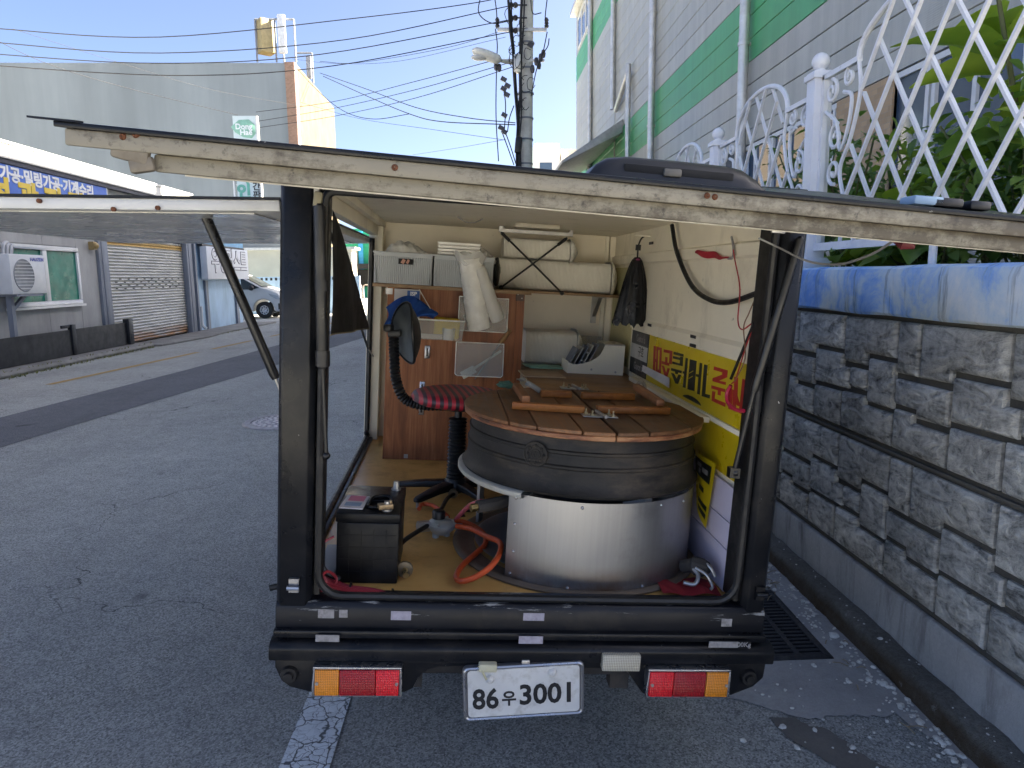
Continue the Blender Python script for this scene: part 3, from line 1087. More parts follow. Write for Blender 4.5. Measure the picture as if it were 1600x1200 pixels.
def m_brick(name, col, mortar, sx=1.0, fl=False, ax='x'):
    t = NT(name)
    b = t.new('ShaderNodeTexBrick')
    b.inputs['Scale'].default_value = 4.2 * sx
    b.inputs['Color1'].default_value = (*sc3(col, 1.08), 1); b.inputs['Color2'].default_value = (*sc3(col, .82), 1)
    b.inputs['Mortar'].default_value = (*mortar, 1)
    b.inputs['Mortar Size'].default_value = 0.012
    rot = (R(90), 0, R(90)) if ax == 'x' else (R(90), 0, 0)
    mp = t.new('ShaderNodeCombineXYZ')
    s = t.sep()
    t.link(s[1] if ax == 'x' else s[0], mp.inputs[0]); t.link(s[2], mp.inputs[1])
    t.link(mp.outputs[0], b.inputs['Vector'])
    c = t.mix(t.rng(t.noise(1.1, 6, .7), .35, .7, 0, .45), b.outputs['Color'], sc3(col, .62))
    t.set(c, 0.85, 0, .3)
    t.bump(b.outputs['Fac'], -0.4, 0.01)
    return t.mat


part('brick_reflection', MB().box(BX - .05, BX + .029, 7.8, 9.02, 2.052, 3.70), m_brick('tan_reflected_brick', (0.52, 0.36, 0.21), (.4, .33, .25)), gb)  # solid brick panel standing in for the tan building's reflection in the windows
for (y, z0, z1) in ((12.15, 1.6, 12.9), (18.55, 1.6, 12.9), (28.7, 1.6, 12.9)):
    pm = MB().tube([(BX - .11, y, z0), (BX - .11, y, z1)], 0.085, 12)
    po = part('downpipe', pm, M_GALV, gb)
    br = MB()
    for zz in (2.6, 5.3, 8.0, 10.7):
        br.lathe([(.086, zz), (.10, zz), (.10, zz + .05), (.086, zz + .05)], (BX - .11, y, 0), 12).box(BX - .03, BX - .001, y - .03, y + .03, zz, zz + .05)
    part('pipe_bracket', br, M_GALV, po)
part('downpipe', MB().tube([(BX - .11, 23.9, 12.9), (BX - .11, 23.9, 6.9), (BX - .11, 23.3, 6.75), (BX - .11, 21.5, 7.35)], 0.075, 10), M_GALV, gb)
part('downpipe', MB().tube([(BX - .11, 21.4, 7.6), (BX - .11, 21.4, 1.6)], 0.075, 10), M_GALV, gb)
for y in (12.45, 18.72, 24.01, 28.81):
    part('seam_trim', MB().box(BX - .02, BX + .004, y - .06, y + .04, 3.97, 12.9), M_SIDE, gb)
part('eaves_gutter', MB().prism([(BX - .28, 12.9), (BX - .28, 13.1), (BX - .25, 13.1), (BX - .25, 12.93), (BX - .01, 12.93), (BX - .01, 12.9)], BY0, BY1, 1), M_GALV, gb)
for y in (29.3, 30.5, 31.7):
    wmb = MB()
    for (p, q, r_, s) in ((y, y + 1.1, 11.35, 11.42), (y, y + 1.1, 12.55, 12.62), (y, y + .07, 11.42, 12.55), (y + 1.03, y + 1.1, 11.42, 12.55)):
        wmb.box(BX - .03, BX - .002, p, q, r_, s)
    wo = part('window', wmb, M_FRAME, gb)
    part('pane', MB().box(BX - .012, BX - .004, y + .07, y + 1.03, 11.42, 12.55), M_WGLASS, wo)
# loading canopy
aw = MB()
A0 = WX(976, 188, BX); 
ca = [(BX - .01, 6.35), (BX - .01, 5.95), (2.6, 5.02), (2.6, 5.12)]
aw.prism(ca, 22.6, 30.5, 1)
part('canopy', aw, basic('canopy_sheet', (0.40, 0.39, 0.37), .5, .3), gb, bevel=.02)

# ================================================================== LEFT SIDE OF THE STREET
LX = -8.78
def panelwall(name, col, seam=(0.12, 0.12, 0.12)):
    t = NT(name)
    st = t.noise(0.9, 6, 0.7, t.mapped((1.2, 1.2, 0.45)))
    c = t.mix(t.rng(st, 0.35, 0.68), sc3(col, 1.1), sc3(col, 0.72))
    t.set(c, 0.6, 0.1, 0.4)
    t.bump(t.noise(30, 3), 0.1, 0.01)
    return t.mat


M_WS = panelwall('workshop_panel', (0.36, 0.36, 0.36))
M_SGREY = panelwall('steel_grey', (0.22, 0.24, 0.28))
M_FASC = basic('white_fascia', (0.66, 0.65, 0.61), 0.5, var=.05, scale=2, dirt=(.5, .45, .38), damt=.3)
M_GREENP = basic('green_film_glass', (0.016, 0.17, 0.12), 0.35, var=.3, scale=2.5, spec=.25)
ws = thing('workshop_building', 'low grey workshop building with white fascia and roller shutter across the street', 'building', (LX, 18, 0))
part('wall', MB().box(LX - 9, LX - .022, 2, 17.02, 0, 4.1), M_WS, ws)
part('wall', MB().box(LX - 9, LX - .022, 17.021, 22.46, 2.745, 4.1), M_WS, ws)
part('wall', MB().box(LX - 9, LX - .301, 17.021, 22.46, 0, 2.744), M_WS, ws)
wy = [2, 4.4, 6.8, 9.2, 11.55, 13.7, 15.0, 16.2, 17.0]
for a, b in zip(wy[:-1], wy[1:]):
    for (za, zb_) in ((0.0, 1.12), (2.36, 3.0), (3.008, 3.86)) if a >= 13.7 and b <= 16.21 else ((0, 3.0), (3.008, 3.86)):
        part('wall_panel', MB().box(LX - .021, LX, a + .004, b - .004, za + .003, zb_ - .003), M_WS, ws)
part('wall_panel', MB().box(LX - .021, LX, 17.0, 22.46, 2.74, 3.86), M_WS, ws)
# window with two green panes
wm = MB()
Y0, Y1, Z0, Z1 = 13.72, 16.18, 1.14, 2.34
for (a, b, c, d) in ((Y0, Y1, Z0, Z0 + .09), (Y0, Y1, Z1 - .09, Z1), (Y0, Y0 + .08, Z0 + .09, Z1 - .09), (Y1 - .08, Y1, Z0 + .09, Z1 - .09), (14.88, 15.02, Z0 + .09, Z1 - .09)):
    wm.box(LX - .02, LX + .06, a, b, c, d)
wo = part('window', wm, M_FRAME, ws, bevel=.008)
part('pane', MB().box(LX - .01, LX + .012, Y0 + .08, 14.88, Z0 + .09, Z1 - .09), M_GREENP, wo)
part('pane', MB().box(LX - .01, LX + .020, 15.02, Y1 - .08, Z0 + .09, Z1 - .09), M_GREENP, wo)
part('sill', MB().box(LX, LX + .10, Y0 - .04, Y1 + .04, Z0 - .05, Z0 - .004), M_FRAME, wo)
# shutter


def m_shutter():
    t = NT('weathered_shutter')
    z = t.sep()[2]
    col = t.mix(t.rng(t.noise(2, 5, .7, t.mapped((1, .6, 3))), .35, .7), (0.56, 0.55, 0.51), (0.40, 0.395, 0.37))
    n = t.noise(1.2, 6, .7, t.mapped((1, .8, 6)))
    low = t.rng(z, 0.05, 0.85, 1.0, 0.0)
    col = t.mix(t.rng(t.math('ADD', t.math('MULTIPLY', n, .55), t.math('MULTIPLY', low, .5)), .55, .8, 0, .8), col, (0.075, 0.065, 0.055))
    rust = t.noise(2.3, 5, .6, t.mapped((1, .5, 9)))
    col = t.mix(t.math('MULTIPLY', t.rng(z, 0.12, 0.42, 1, 0), t.rng(rust, .42, .55)), col, (0.33, 0.16, 0.055))
    col = t.mix(t.math('MULTIPLY', t.rng(z, 2.47, 2.49), t.rng(z, 2.60, 2.62, 1, 0)), col, (0.50, 0.33, 0.10))
    t.set(col, .45, .35, .5)
    return t.mat


mb = MB()
prof = []
ns = 34
z = 0.10
hs = 2.62 / ns
for i in range(ns):
    z = 0.06 + i * hs
    prof += [(LX - .10, z), (LX - .075, z + hs * .25), (LX - .065, z + hs * .5), (LX - .075, z + hs * .75), (LX - .10, z + hs * .94)]
mb.add([(x, 17.46, zz) for x, zz in prof] + [(x, 22.0, zz) for x, zz in prof], [(i, i + 1, len(prof) + i + 1, len(prof) + i) for i in range(len(prof) - 1)])
so = part('roller_shutter', mb, m_shutter(), ws, smooth=50, label='dented grey roller shutter with rusty bottom and yellow top slat')
sh = MB()
for r_ in range(4):
    for c_ in range(9):
        yy = 17.95 + c_ * .43 + (.2 if r_ % 2 else 0)
        zz = 1.36 + r_ * 0.077
        sh.box(LX - .066, LX - .058, yy - .05, yy + .05, zz + .062, zz + .085)
part('vent_slots', sh, M_PIT, so)
part('wall', MB().box(LX - .3, LX - .15, 17.4, 22.1, 0, 2.75), M_PIT, ws)
for (a, b) in ((17.02, 17.44), (22.02, 22.42)):
    part('shutter_post', MB().box(LX - .1, LX + .06, a, b, 0, 2.74).box(LX + .06, LX + .075, a + .12, a + .3, .0, 2.7), M_SGREY, ws, bevel=.006)
# fascia
yy = 2.0
while yy < 22.4:
    b = min(yy + 2.0, 22.5)
    part('fascia_panel', MB().box(LX - .02, LX + .16, yy + .006, b - .006, 3.87, 4.13), M_FASC, ws)
    yy += 2.0
part('roof_edge', MB().box(LX - 9, LX + .19, 2, 22.5, 4.135, 4.18), basic('roof_edge_white', (0.70, 0.70, 0.68), .5), ws)
part('fascia_shade_strip', MB().box(LX + .0, LX + .13, 2, 22.5, 3.775, 3.862), basic('fascia_shade', (0.05, 0.05, 0.07), .6), ws)  # dark strip standing in for the shaded gap under the fascia
# lamp box and chalked meter box
part('alarm_lamp', MB().box(LX, LX + .12, 16.72, 16.86, 2.32, 2.5).ball((LX + .13, 16.79, 2.41), .07, 10, 6), basic('amber_lamp', (0.36, 0.25, 0.10), .4), ws)

# blue sign
sg = thing('workshop_sign', 'long blue sign with white and yellow Korean lettering under the white fascia', 'sign', (LX + .15, 15, 3.3))
M_BLUE = NT('blue_sign_print')
gz = M_BLUE.sep()
M_BLUE = M_BLUE.set(M_BLUE.mix(M_BLUE.rng(M_BLUE.noise(1.2, 4), .35, .65), (0.045, 0.11, 0.46), (0.09, 0.20, 0.60)), .5)
part('board', MB().box(LX + .001, LX + .11, 11.2, 17.55, 2.85, 3.77), M_BLUE, sg, bevel=.01)
part('board_end', MB().box(LX + .001, LX + .10, 17.552, 17.60, 2.85, 3.77), M_FRAME, sg)
M_SWHITE = basic('sign_white', (0.75, 0.75, 0.75), .5, var=.05)
M_SYEL = basic('sign_yellow', (0.72, 0.52, 0.05), .5, var=.05)
part('lettering', place(text_mb('가공·밀링가공·기계수리', 0.30, .012, .01, 1.1), (LX + .116, 15.35, 3.58), (0, 1, 0), (0, 0, 1)), M_SWHITE, sg)
part('lettering', place(text_mb('성 광 정 밀', 0.62, .03, .012, 1.12), (LX + .117, 14.95, 3.17), (0, 1, 0), (0, 0, 1)), M_SYEL, sg)

# air conditioner outside the window
ac = thing('air_conditioner', 'white outdoor air conditioner unit mounted beside the green windows', 'air conditioner', (LX + .3, 13.8, 0.1))
M_ACW = basic('ac_casing', (0.60, 0.61, 0.62), .45, var=.06)
part('casing', MB().box(LX + .12, LX + .46, 13.2, 14.22, 1.40, 2.12), M_ACW, ac, bevel=.02)
part('fan_guard', MB().lathe([(.001, .002), (.27, .002), (.29, .012), (.30, .002)], (LX + .461, 13.56, 1.74), 32, axis='X'), basic('ac_fan', (0.22, 0.23, 0.25), .5), ac)
gd = MB()
for k in range(9):
    zz = 1.50 + k * .06
    hw = math.sqrt(max(0.001, .285 ** 2 - (zz - 1.74) ** 2))
    gd.box(LX + .468, LX + .476, 13.56 - hw, 13.56 + hw, zz - .006, zz + .006)
part('grille', gd, M_ACW, ac)
part('maker_badge', place(text_mb('HAUZEN', 0.085, .003, .004, 1.2), (LX + .464, 13.99, 2.03), (0, 1, 0), (0, 0, 1)), basic('badge_blue', (.10, .12, .40), .5), ac)
part('bracket', MB().box(LX + .2, LX + .29, 13.38, 13.47, 0.115, 1.40).beam((LX + .25, 13.43, 1.1), (LX + .25, 13.85, 1.37), .06, .06).box(LX + .12, LX + .46, 13.3, 14.1, 1.36, 1.398), M_SGREY, ac)
pp = MB()
for k in range(3):
    pp.tube(spl([(LX + .2, 13.45 + .1 * k, 2.1), (LX + .2, 13.5 + .1 * k, 2.3 - .02 * k), (LX + .12, 13.75 + .06 * k, 2.33 - .03 * k), (LX + .06, 13.8 + .05 * k, 2.12)], 5), .028, 7)
part('pipe', pp, basic('pipe_wrap', (.42, .43, .45), .6), ac)

# black steel flood barrier
bk = thing('steel_barrier', 'long black steel barrier box on the kerb below the green windows', 'barrier', (-8.45, 15, 0.11))
M_BLK = basic('black_steel', (0.010, 0.011, 0.014), .5, .1, var=.3, scale=3, dirt=(.05, .05, .05), damt=.25)
part('front_plate', MB().box(-8.42, -8.39, 12.6, 14.98, .118, .64), M_BLK, bk)
part('front_plate', MB().box(-8.42, -8.39, 15.14, 17.3, .118, .64), M_BLK, bk)
part('end_plate', MB().box(-8.76, -8.423, 12.6, 12.63, .118, .64), M_BLK, bk)
part('post', MB().box(-8.45, -8.36, 14.99, 15.13, .118, .74).box(-8.43, -8.39, 14.7, 14.99, .68, .74), M_BLK, bk, bevel=.004)
part('post', MB().box(-8.47, -8.33, 17.31, 17.52, .118, .72), M_BLK, bk, bevel=.006)

# pale blue wall with outlined sign
M_PBLUE = panelwall('pale_blue_paint', (0.38, 0.53, 0.68))
pb = thing('pale_blue_building', 'pale blue low building beyond the roller shutter', 'building', (LX, 24.5, 0))
part('wall', MB().box(LX - 6, LX - .0, 22.47, 26.9, 0, 3.3), M_PBLUE, pb)
part('corner_post', MB().box(LX + .001, LX + .10, 22.5, 22.62, 0, 2.9), M_SGREY, pb)
part('door_frame', MB().box(LX + .001, LX + .07, 23.3, 23.5, 0.02, 1.6).box(LX + .001, LX + .07, 26.1, 26.35, .02, 1.6), M_SGREY, pb)
part('drain_elbow', MB().tube(spl([(LX + .08, 22.75, .8), (LX + .08, 22.75, .25), (LX + .2, 22.75, .10)], 5), .05, 8), M_ACW, pb)
os_ = thing('outlined_sign', 'white sign board with outlined Korean lettering on the pale blue building', 'sign', (LX + .1, 25, 1.6))
part('board', MB().box(LX + .09, LX + .30, 22.95, 26.95, 1.63, 2.66), basic('sign_board_white', (0.62, 0.64, 0.68), .5, var=.05), os_, bevel=.02)
part('lettering', place(text_mb('우성러스트', 0.86, .030, .012, .87), (LX + .307, 25.0, 2.18), (0, 1, 0), (0, 0, 1)), basic('letter_outline', (.10, .10, .13), .6), os_)
part('letter_face', place(text_mb('우성러스트', 0.86, .006, .016, .87), (LX + .309, 25.0, 2.18), (0, 1, 0), (0, 0, 1)), basic('letter_white', (.62, .63, .66), .5, var=.04), os_)
bs = thing('blue_strip_sign', 'small blue sign board above the outlined white sign', 'sign', (LX + .1, 25, 2.8))
part('board', MB().box(LX + .05, LX + .16, 22.9, 26.9, 2.74, 3.25), basic('strip_blue', (.10, .30, .52), .5), bs)
part('rail', MB().box(LX + .05, LX + .20, 22.9, 26.9, 2.675, 2.735), M_BLK, bs)

# tall blue-grey block with a tan tiled street face
def m_streaky(name, col):
    t = NT(name)
    st = t.noise(1.0, 6, 0.65, t.mapped((0.55, 0.55, 0.05)))
    big = t.noise(.16, 4, .6)
    c = t.mix(t.rng(st, 0.38, 0.66), sc3(col, 1.12), sc3(col, 0.86))
    c = t.mix(t.rng(big, .35, .65, 0, .5), c, sc3(col, .78))
    t.set(c, .85, 0, .3)
    return t.mat


gy = thing('blue_grey_block', 'tall windowless blue-grey apartment block with a tan tiled side', 'building', (-12, 37, 0))
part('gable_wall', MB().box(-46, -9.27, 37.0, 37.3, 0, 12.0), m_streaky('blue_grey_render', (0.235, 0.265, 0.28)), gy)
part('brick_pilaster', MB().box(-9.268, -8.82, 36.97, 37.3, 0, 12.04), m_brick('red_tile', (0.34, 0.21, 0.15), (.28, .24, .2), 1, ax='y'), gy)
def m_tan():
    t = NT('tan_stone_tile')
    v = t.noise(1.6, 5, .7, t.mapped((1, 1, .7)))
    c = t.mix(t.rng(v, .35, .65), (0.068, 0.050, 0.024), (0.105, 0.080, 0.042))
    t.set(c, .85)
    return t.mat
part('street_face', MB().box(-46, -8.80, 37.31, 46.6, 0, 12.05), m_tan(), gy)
part('corner_strip', MB().box(-8.818, -8.77, 37.0, 37.36, 0, 12.04), M_FRAME, gy)
def frame_mb(x, y, w_, h_, z0):
    m = MB()
    for dx in (0, w_):
        m.tube([(x + dx, y, z0), (x + dx, y, z0 + h_)], .05, 6)
    m.tube([(x, y, z0 + h_), (x + w_, y, z0 + h_)], .05, 6)
    return m
an = thing('rooftop_antenna', 'cream equipment cabinet and white panel antenna in a frame on the blue-grey block', 'antenna', (-10, 38, 12.32))
p0 = WY(402, 92, 38)
part('frame', frame_mb(p0.x, 38, 1.9, 2.0, 12.32).tube([(p0.x + .95, 38, 12.32), (p0.x + .95, 38, 14.3)], .05, 6), M_SGREY, an)
part('cabinet', MB().obox((p0.x + .42, 38.2, 13.55), (.75, .75, 1.6), (0, 0, R(38))), basic('cream_cabinet', (0.30, 0.245, 0.12), .6), an, bevel=.08)
part('panel_antenna', MB().box(p0.x + 1.12, p0.x + 1.5, 37.8, 38.0, 12.7, 14.5), basic('antenna_white', (.6, .62, .64), .5), an, bevel=.03)
part('mast', MB().tube([(p0.x + 1.3, 38.05, 12.32), (p0.x + 1.3, 38.05, 13.4)], .05, 6), M_SGREY, an)
an2 = thing('rooftop_antenna', 'small grey antenna rack above the tan tiled face', 'antenna', (-9.3, 43, 12.32))
part('frame', frame_mb(-9.9, 42.0, .9, 1.6, 12.32), M_SGREY, an2)
part('panel_antenna', MB().box(-9.35, -9.1, 42.0, 42.2, 12.6, 13.8), basic('antenna_grey', (.4, .42, .44), .5), an2, bevel=.03)
# neighbour glimpsed behind the roofline at the far left
nb_ = thing('white_roof_house', 'sliver of a white building above the blue-grey roofline at the far left', 'building', (-34, 48, 0))
part('wall', MB().box(-45, -32.5, 47.0, 60, 0, 15.8), M_FASC, nb_)
part('roof', MB().prism([(-45.3, 15.8), (-32.0, 15.8), (-34.5, 17.0), (-45.3, 17.0)], 46.6, 60, 1), M_FASC, nb_)

# vertical green-and-white sign
vs = thing('vertical_sign', 'tall white vertical sign with pale green leaf emblem in front of the blue-grey block', 'sign', (-11, 30, 0))
q0, q1 = WY(363, 181, 30), WY(408, 300, 30)
part('board', MB().box(q0.x, q1.x - .05, 30, 30.18, 3.4, q0.z), basic('sign_pale', (.55, .62, .62), .5, var=.06), vs)
part('light_edge', MB().box(q1.x - .048, q1.x + .02, 30, 30.2, 3.4, q0.z), M_FASC, vs)
cx, cz = (q0.x + q1.x) / 2 - .03, q0.z - .52
lf = [(cx - .52, cz + .10), (cx - .2, cz + .36), (cx + .2, cz + .38), (cx + .42, cz + .18), (cx + .44, cz - .15), (cx + .28, cz - .34), (cx - .05, cz - .30), (cx - .36, cz - .12)]
part('leaf_emblem', MB().prism(lf, 29.985, 29.999, 1), basic('leaf_green', (.22, .42, .32), .5), vs, bevel=.004)
part('lettering', place(text_mb('Dong', .30, .008, .01), (cx - .02, 29.98, cz + .10), (1, 0, 0), (0, 0, 1)), M_SWHITE, vs)
part('lettering', place(text_mb('Hae', .30, .008, .01), (cx + .06, 29.98, cz - .12), (1, 0, 0), (0, 0, 1)), M_SWHITE, vs)
q2 = WY(391, 283, 30)
M_MINT = basic('mint_outline', (.12, .36, .28), .5)
for i, ch in enumerate(('자', '인')):
    part('lettering', place(text_mb(ch, .62, .03, .01), (cx - .17, 29.985, WY(390, 276, 30).z - .62 * i), (1, 0, 0), (0, 0, 1)), M_MINT, vs)
for i, ch in enumerate(('·', '간', '판')):
    part('lettering', place(text_mb(ch, .34, .008, .01), (cx + .33, 29.985, WY(402, 279, 30).z - .33 * i), (1, 0, 0), (0, 0, 1)), M_BLK, vs)
part('pole', MB().tube([(q0.x - .12, 30.1, 0), (q0.x - .12, 30.1, 6.5)], .07, 8).beam((q0.x - .12, 30.1, 5.4), (q0.x + .1, 30.1, 5.4), .05, .05), M_GALV, vs)

# low blue yard wall, cream shed, van
M_CREAM = basic('cream_sheet', (0.50, 0.47, 0.38), .6, var=.1, scale=1)
yw = thing('yard_wall', 'pale blue yard wall with a row of dark vent holes behind the van', 'wall', (-9, 34, 0))
part('wall', MB().box(-16, -5.6, 34, 34.15, 0, 1.72), M_PBLUE, yw)
for k in range(26):
    part('vent_hole', MB().box(-11.5 + k * .22, -11.5 + k * .22 + .10, 33.985, 33.999, 1.55, 1.67), M_PIT, yw)
cs = thing('cream_shed', 'cream sheet-metal shed behind the pale blue yard wall', 'shed', (-9, 36, 0))
part('wall', MB().box(-15, -6.2, 35.6, 36.9, 0, 3.0), M_CREAM, cs)
part('roof', MB().box(-15.2, -6.0, 35.4, 36.95, 3.0, 3.12), M_GALV, cs)

vn = thing('parked_van', 'silver van parked nose to the street beyond the pale blue building', 'van', (-9.6, 30.9, 0))
M_SILV = basic('silver_paint', (0.50, 0.51, 0.52), .3, .0, var=.03, rvar=.02)
M_TYRE = basic('tyre', (0.02, 0.02, 0.02), .85)
M_DGL = NT('car_glass').set((0.02, 0.025, 0.03), .05, 0, .8)
xo = -8.93      # front axle
sp = [(-3.9, .38), (-3.95, 1.15), (-3.75, 1.82), (-2.9, 1.93), (-1.55, 1.92), (-.95, 1.78), (-.05, 1.27), (.30, 1.17), (.62, 1.02), (.76, .80), (.80, .42), (.66, .28), (.43, .30)]
sp += [(.43 * math.cos(a), .36 + .43 * math.sin(a)) for a in [R(d) for d in range(15, 180, 15)]]
sp += [(-.43, .30), (-3.2, .30), (-3.45, .32)]
part('body', MB().prism([(xo + x, z) for x, z in sp], 30.0, 31.86, 1), M_SILV, vn, bevel=.05, seg=2, smooth=0)
part('windscreen', MB().slab((xo - .86, 30.14, 1.745), (xo - .06, 30.14, 1.295), (xo - .06, 31.72, 1.295), (xo - .86, 31.72, 1.745), -.02), M_DGL, vn)
sw = [(-1.15, 1.72), (-.90, 1.72), (-.12, 1.26), (-.5, 1.20), (-1.15, 1.20)]
part('side_window', MB().prism([(xo + x, z) for x, z in sw], 29.985, 30.01, 1), M_DGL, vn)
part('side_window', MB().prism([(xo + x, z) for x, z in ((-2.5, 1.72), (-1.25, 1.72), (-1.25, 1.2), (-2.5, 1.2))], 29.985, 30.01, 1), M_DGL, vn)
part('wing_mirror', MB().ball((xo - .42, 29.86, 1.27), .15, 10, 8, (.8, .7, .75)), M_BLK, vn)
part('headlight', MB().prism([(xo + x, z) for x, z in ((.22, 1.03), (.60, .93), (.72, .78), (.52, .80), (.30, .93))], 29.98, 30.06, 1), NT('headlamp').set((.45, .47, .5), .1, .3, .8), vn)
part('door_seam', MB().box(xo - 1.205, xo - 1.19, 29.99, 30.01, .4, 1.74), M_BLK, vn)
part('bumper_vent', MB().box(xo + .60, xo + .76, 29.99, 30.04, .38, .62), M_BLK, vn)
for dx in (0, -2.9):
    for yy in (30.06, 31.58):
        wo = part('wheel', MB().lathe([(.19, 0), (.335, .0), (.35, .03), (.35, .19), (.335, .22), (.19, .22)], (xo + dx, yy, .35), 28, axis='Y'), M_TYRE, vn)
        rm = MB().lathe([(.001, .05), (.06, .02), (.06, .04), (.20, .03), (.205, .01)], (xo + dx, yy, .35), 28, axis='Y')
        part('rim', rm, basic('alloy', (.55, .55, .56), .3, .8), wo)
        sk = MB()
        for k in range(8):
            a = 2 * math.pi * k / 8
            sk.obox((xo + dx + .13 * math.cos(a), yy + .022, .35 + .13 * math.sin(a)), (.035, .012, .06), (0, -a, 0))
        part('rim_slots', sk, M_TYRE, wo)

# far end of the street
fg = thing('far_green_building', 'distant green building with a bright blue pipe seen through the truck side', 'building', (-10, 60, 0))
part('wall', MB().box(-22, -7.6, 60, 70, 0, 5.6), basic('far_green', (0.02, 0.34, 0.17), .6), fg)
part('lower_wall', MB().box(-11.9, -9.95, 59.9, 59.99, 0, 3.9), M_CREAM, fg)
part('downpipe', MB().box(-9.85, -9.5, 59.8, 59.99, 0, 5.4), basic('far_blue', (.05, .35, .65), .5), fg)
part('canopy', MB().box(-12.5, -7.6, 58.6, 59.7, 2.35, 2.75), M_BLK, fg)
part('doorway', MB().box(-12.2, -8.2, 59.6, 59.88, .9, 2.3), M_PIT, fg)
rk = thing('bicycle_rail', 'pale metal railing standing in front of the distant green building', 'railing', (-9.4, 55, 0))
mb = MB()
for k in range(3):
    x = -9.9 + .55 * k
    mb.tube(spl([(x, 55, 0), (x, 55, .95), (x + .2, 55, 1.1), (x + .42, 55, .95), (x + .42, 55, 0)], 4), .04, 6)
part('rails', mb, basic('rail_metal', (.5, .42, .35), .5, .4), rk)
fw = thing('far_white_building', 'distant white building with stepped roof beside the utility pole', 'building', (6, 60, 0))
part('wall', MB().box(4.7, 6.75, 60, 68, 0, 12.3), M_FASC, fw)
part('wall', MB().box(6.751, 9.5, 59.9, 68, 0, 10.9), M_FASC, fw)
part('roof_box', MB().box(6.9, 8.6, 60.5, 66, 10.9, 11.9), basic('beige', (.5, .47, .4), .6), fw)
part('window', MB().box(5.1, 6.1, 59.97, 59.995, 9.9, 10.75), M_WGLASS, fw)
# low houses closing the street at the far end
for k, (x0, x1, y, h, col) in enumerate(((-30, -12.2, 75, 4.2, (.42, .40, .36)), (-7.4, -1.2, 92, 3.6, (.40, .38, .33)), (-1.0, 5.5, 88, 5.0, (.45, .45, .44)))):
    hs_ = thing('distant_house', ('distant low beige building left of the far green building', 'distant low brown-grey house at the end of the street', 'distant pale house at the end of the street behind the utility pole')[k], 'building', ((x0 + x1) / 2, y, 0))
    part('wall', MB().box(x0, x1, y, y + 8, 0, h), basic('far_wall', col, .8), hs_)
    part('roof', MB().box(x0 - .3, x1 + .3, y - .3, y + 8.3, h, h + .25), M_APRON, hs_)

# ================================================================== UTILITY POLE AND WIRES
PY = 22.0
up = thing('utility_pole', 'tall concrete utility pole with crossarms and bundled black cables', 'utility pole', (1.40, PY, 0))
pb0, pt0 = WY(820, 258, PY), WY(823, 0, PY)
def pole_x(z): return pb0.x + (pt0.x - pb0.x) * (z - pb0.z) / (pt0.z - pb0.z)
part('shaft', MB().tube([(pole_x(z), PY, z) for z in (0, 4, 8, 12.5)], [.26, .235, .205, .17], 20), concrete('pole_concrete', .7, (1, .97, .9), (.2, .18, .15), .4), up)
M_CABLE = basic('black_cable', (0.012, 0.012, 0.014), .6)
M_INS = basic('insulator', (.06, .055, .06), .35)
for zz in (4.9, 6.2, 6.9, 7.6, 8.3, 5.6):
    part('band', MB().lathe([(.228, zz), (.245, zz), (.245, zz + .05), (.228, zz + .05)], (pole_x(zz), PY, 0), 16), M_SGREY, up)
za = WY(800, 50, PY).z
xl, xr = WY(777, 50, PY).x, WY(853, 50, PY).x
part('crossarm', MB().beam((xl, PY - .2, za), (xr, PY - .2, za), .09, .09), M_GALV, up)
for x in (xl, xr):
    part('insulator', MB().lathe([(.001, 0), (.05, 0), (.07, .06), (.045, .09), (.07, .13), (.045, .17), (.07, .21), (.03, .28), (.001, .28)], (x, PY - .2, za + .05), 10), M_INS, up)
for py_ in (8, 28, 48):
    p = WY(802, py_, PY - .2)
    part('insulator', MB().lathe([(.001, -.14), (.06, -.12), (.09, -.05), (.05, 0), (.09, .05), (.06, .12), (.001, .14)], p, 10, axis='X').beam(p, (pole_x(p.z), PY - .2, p.z), .04, .04), M_INS, up)
zb2 = WY(777, 97, PY).z
part('crossarm', MB().beam((WY(774, 97, PY).x, PY - .15, zb2), (WY(850, 97, PY).x, PY - .15, zb2), .07, .07), M_GALV, up)
for (a, b) in ((775, 104), (780, 106), (838, 96), (845, 90), (842, 102), (832, 108), (849, 84)):
    p = WY(a, b, PY - .2)
    part('insulator', MB().lathe([(.001, -.12), (.05, -.10), (.07, 0), (.05, .10), (.001, .12)], p, 8), M_INS, up)
for (a, b) in ((787, 124), (793, 134), (787, 139), (792, 148), (829, 70), (788, 180), (783, 200), (788, 206)):
    p = WY(a, b, PY - .3)
    part('cutout_fuse', MB().obox(p, (.17, .08, .12), (0, .5, 0)), M_INS, up)
p = WY(810, 227, PY - .35)
part('splice_box', MB().obox(p, (.20, .16, .46), (0, .1, 0)), M_BLK, up, bevel=.04)
p = WY(808, 100, PY - .3)
part('meter_box', MB().obox(p, (.2, .2, .5)), M_GALV, up, bevel=.02)
rs = random.Random(31)
# bundled cables hanging down in front of the pole
for k, (tx, bx) in enumerate(((793, 809), (796, 810), (816, 811), (819, 813), (791, 808))):
    pts = []
    for i in range(9):
        u = i / 8
        py_ = -30 + 285 * u
        px_ = tx + (bx - tx) * min(1, u * 1.35) + rs.uniform(-1.3, 1.3)
        pts.append(WY(px_, py_, PY - .28 - .02 * k))
    pts.append(pts[-1] + Vector((0, 0, -4.5)))
    part('cable_bundle', MB().tube(spl(pts, 4), .042 if k in (0, 2) else .026, 6), M_CABLE, up)
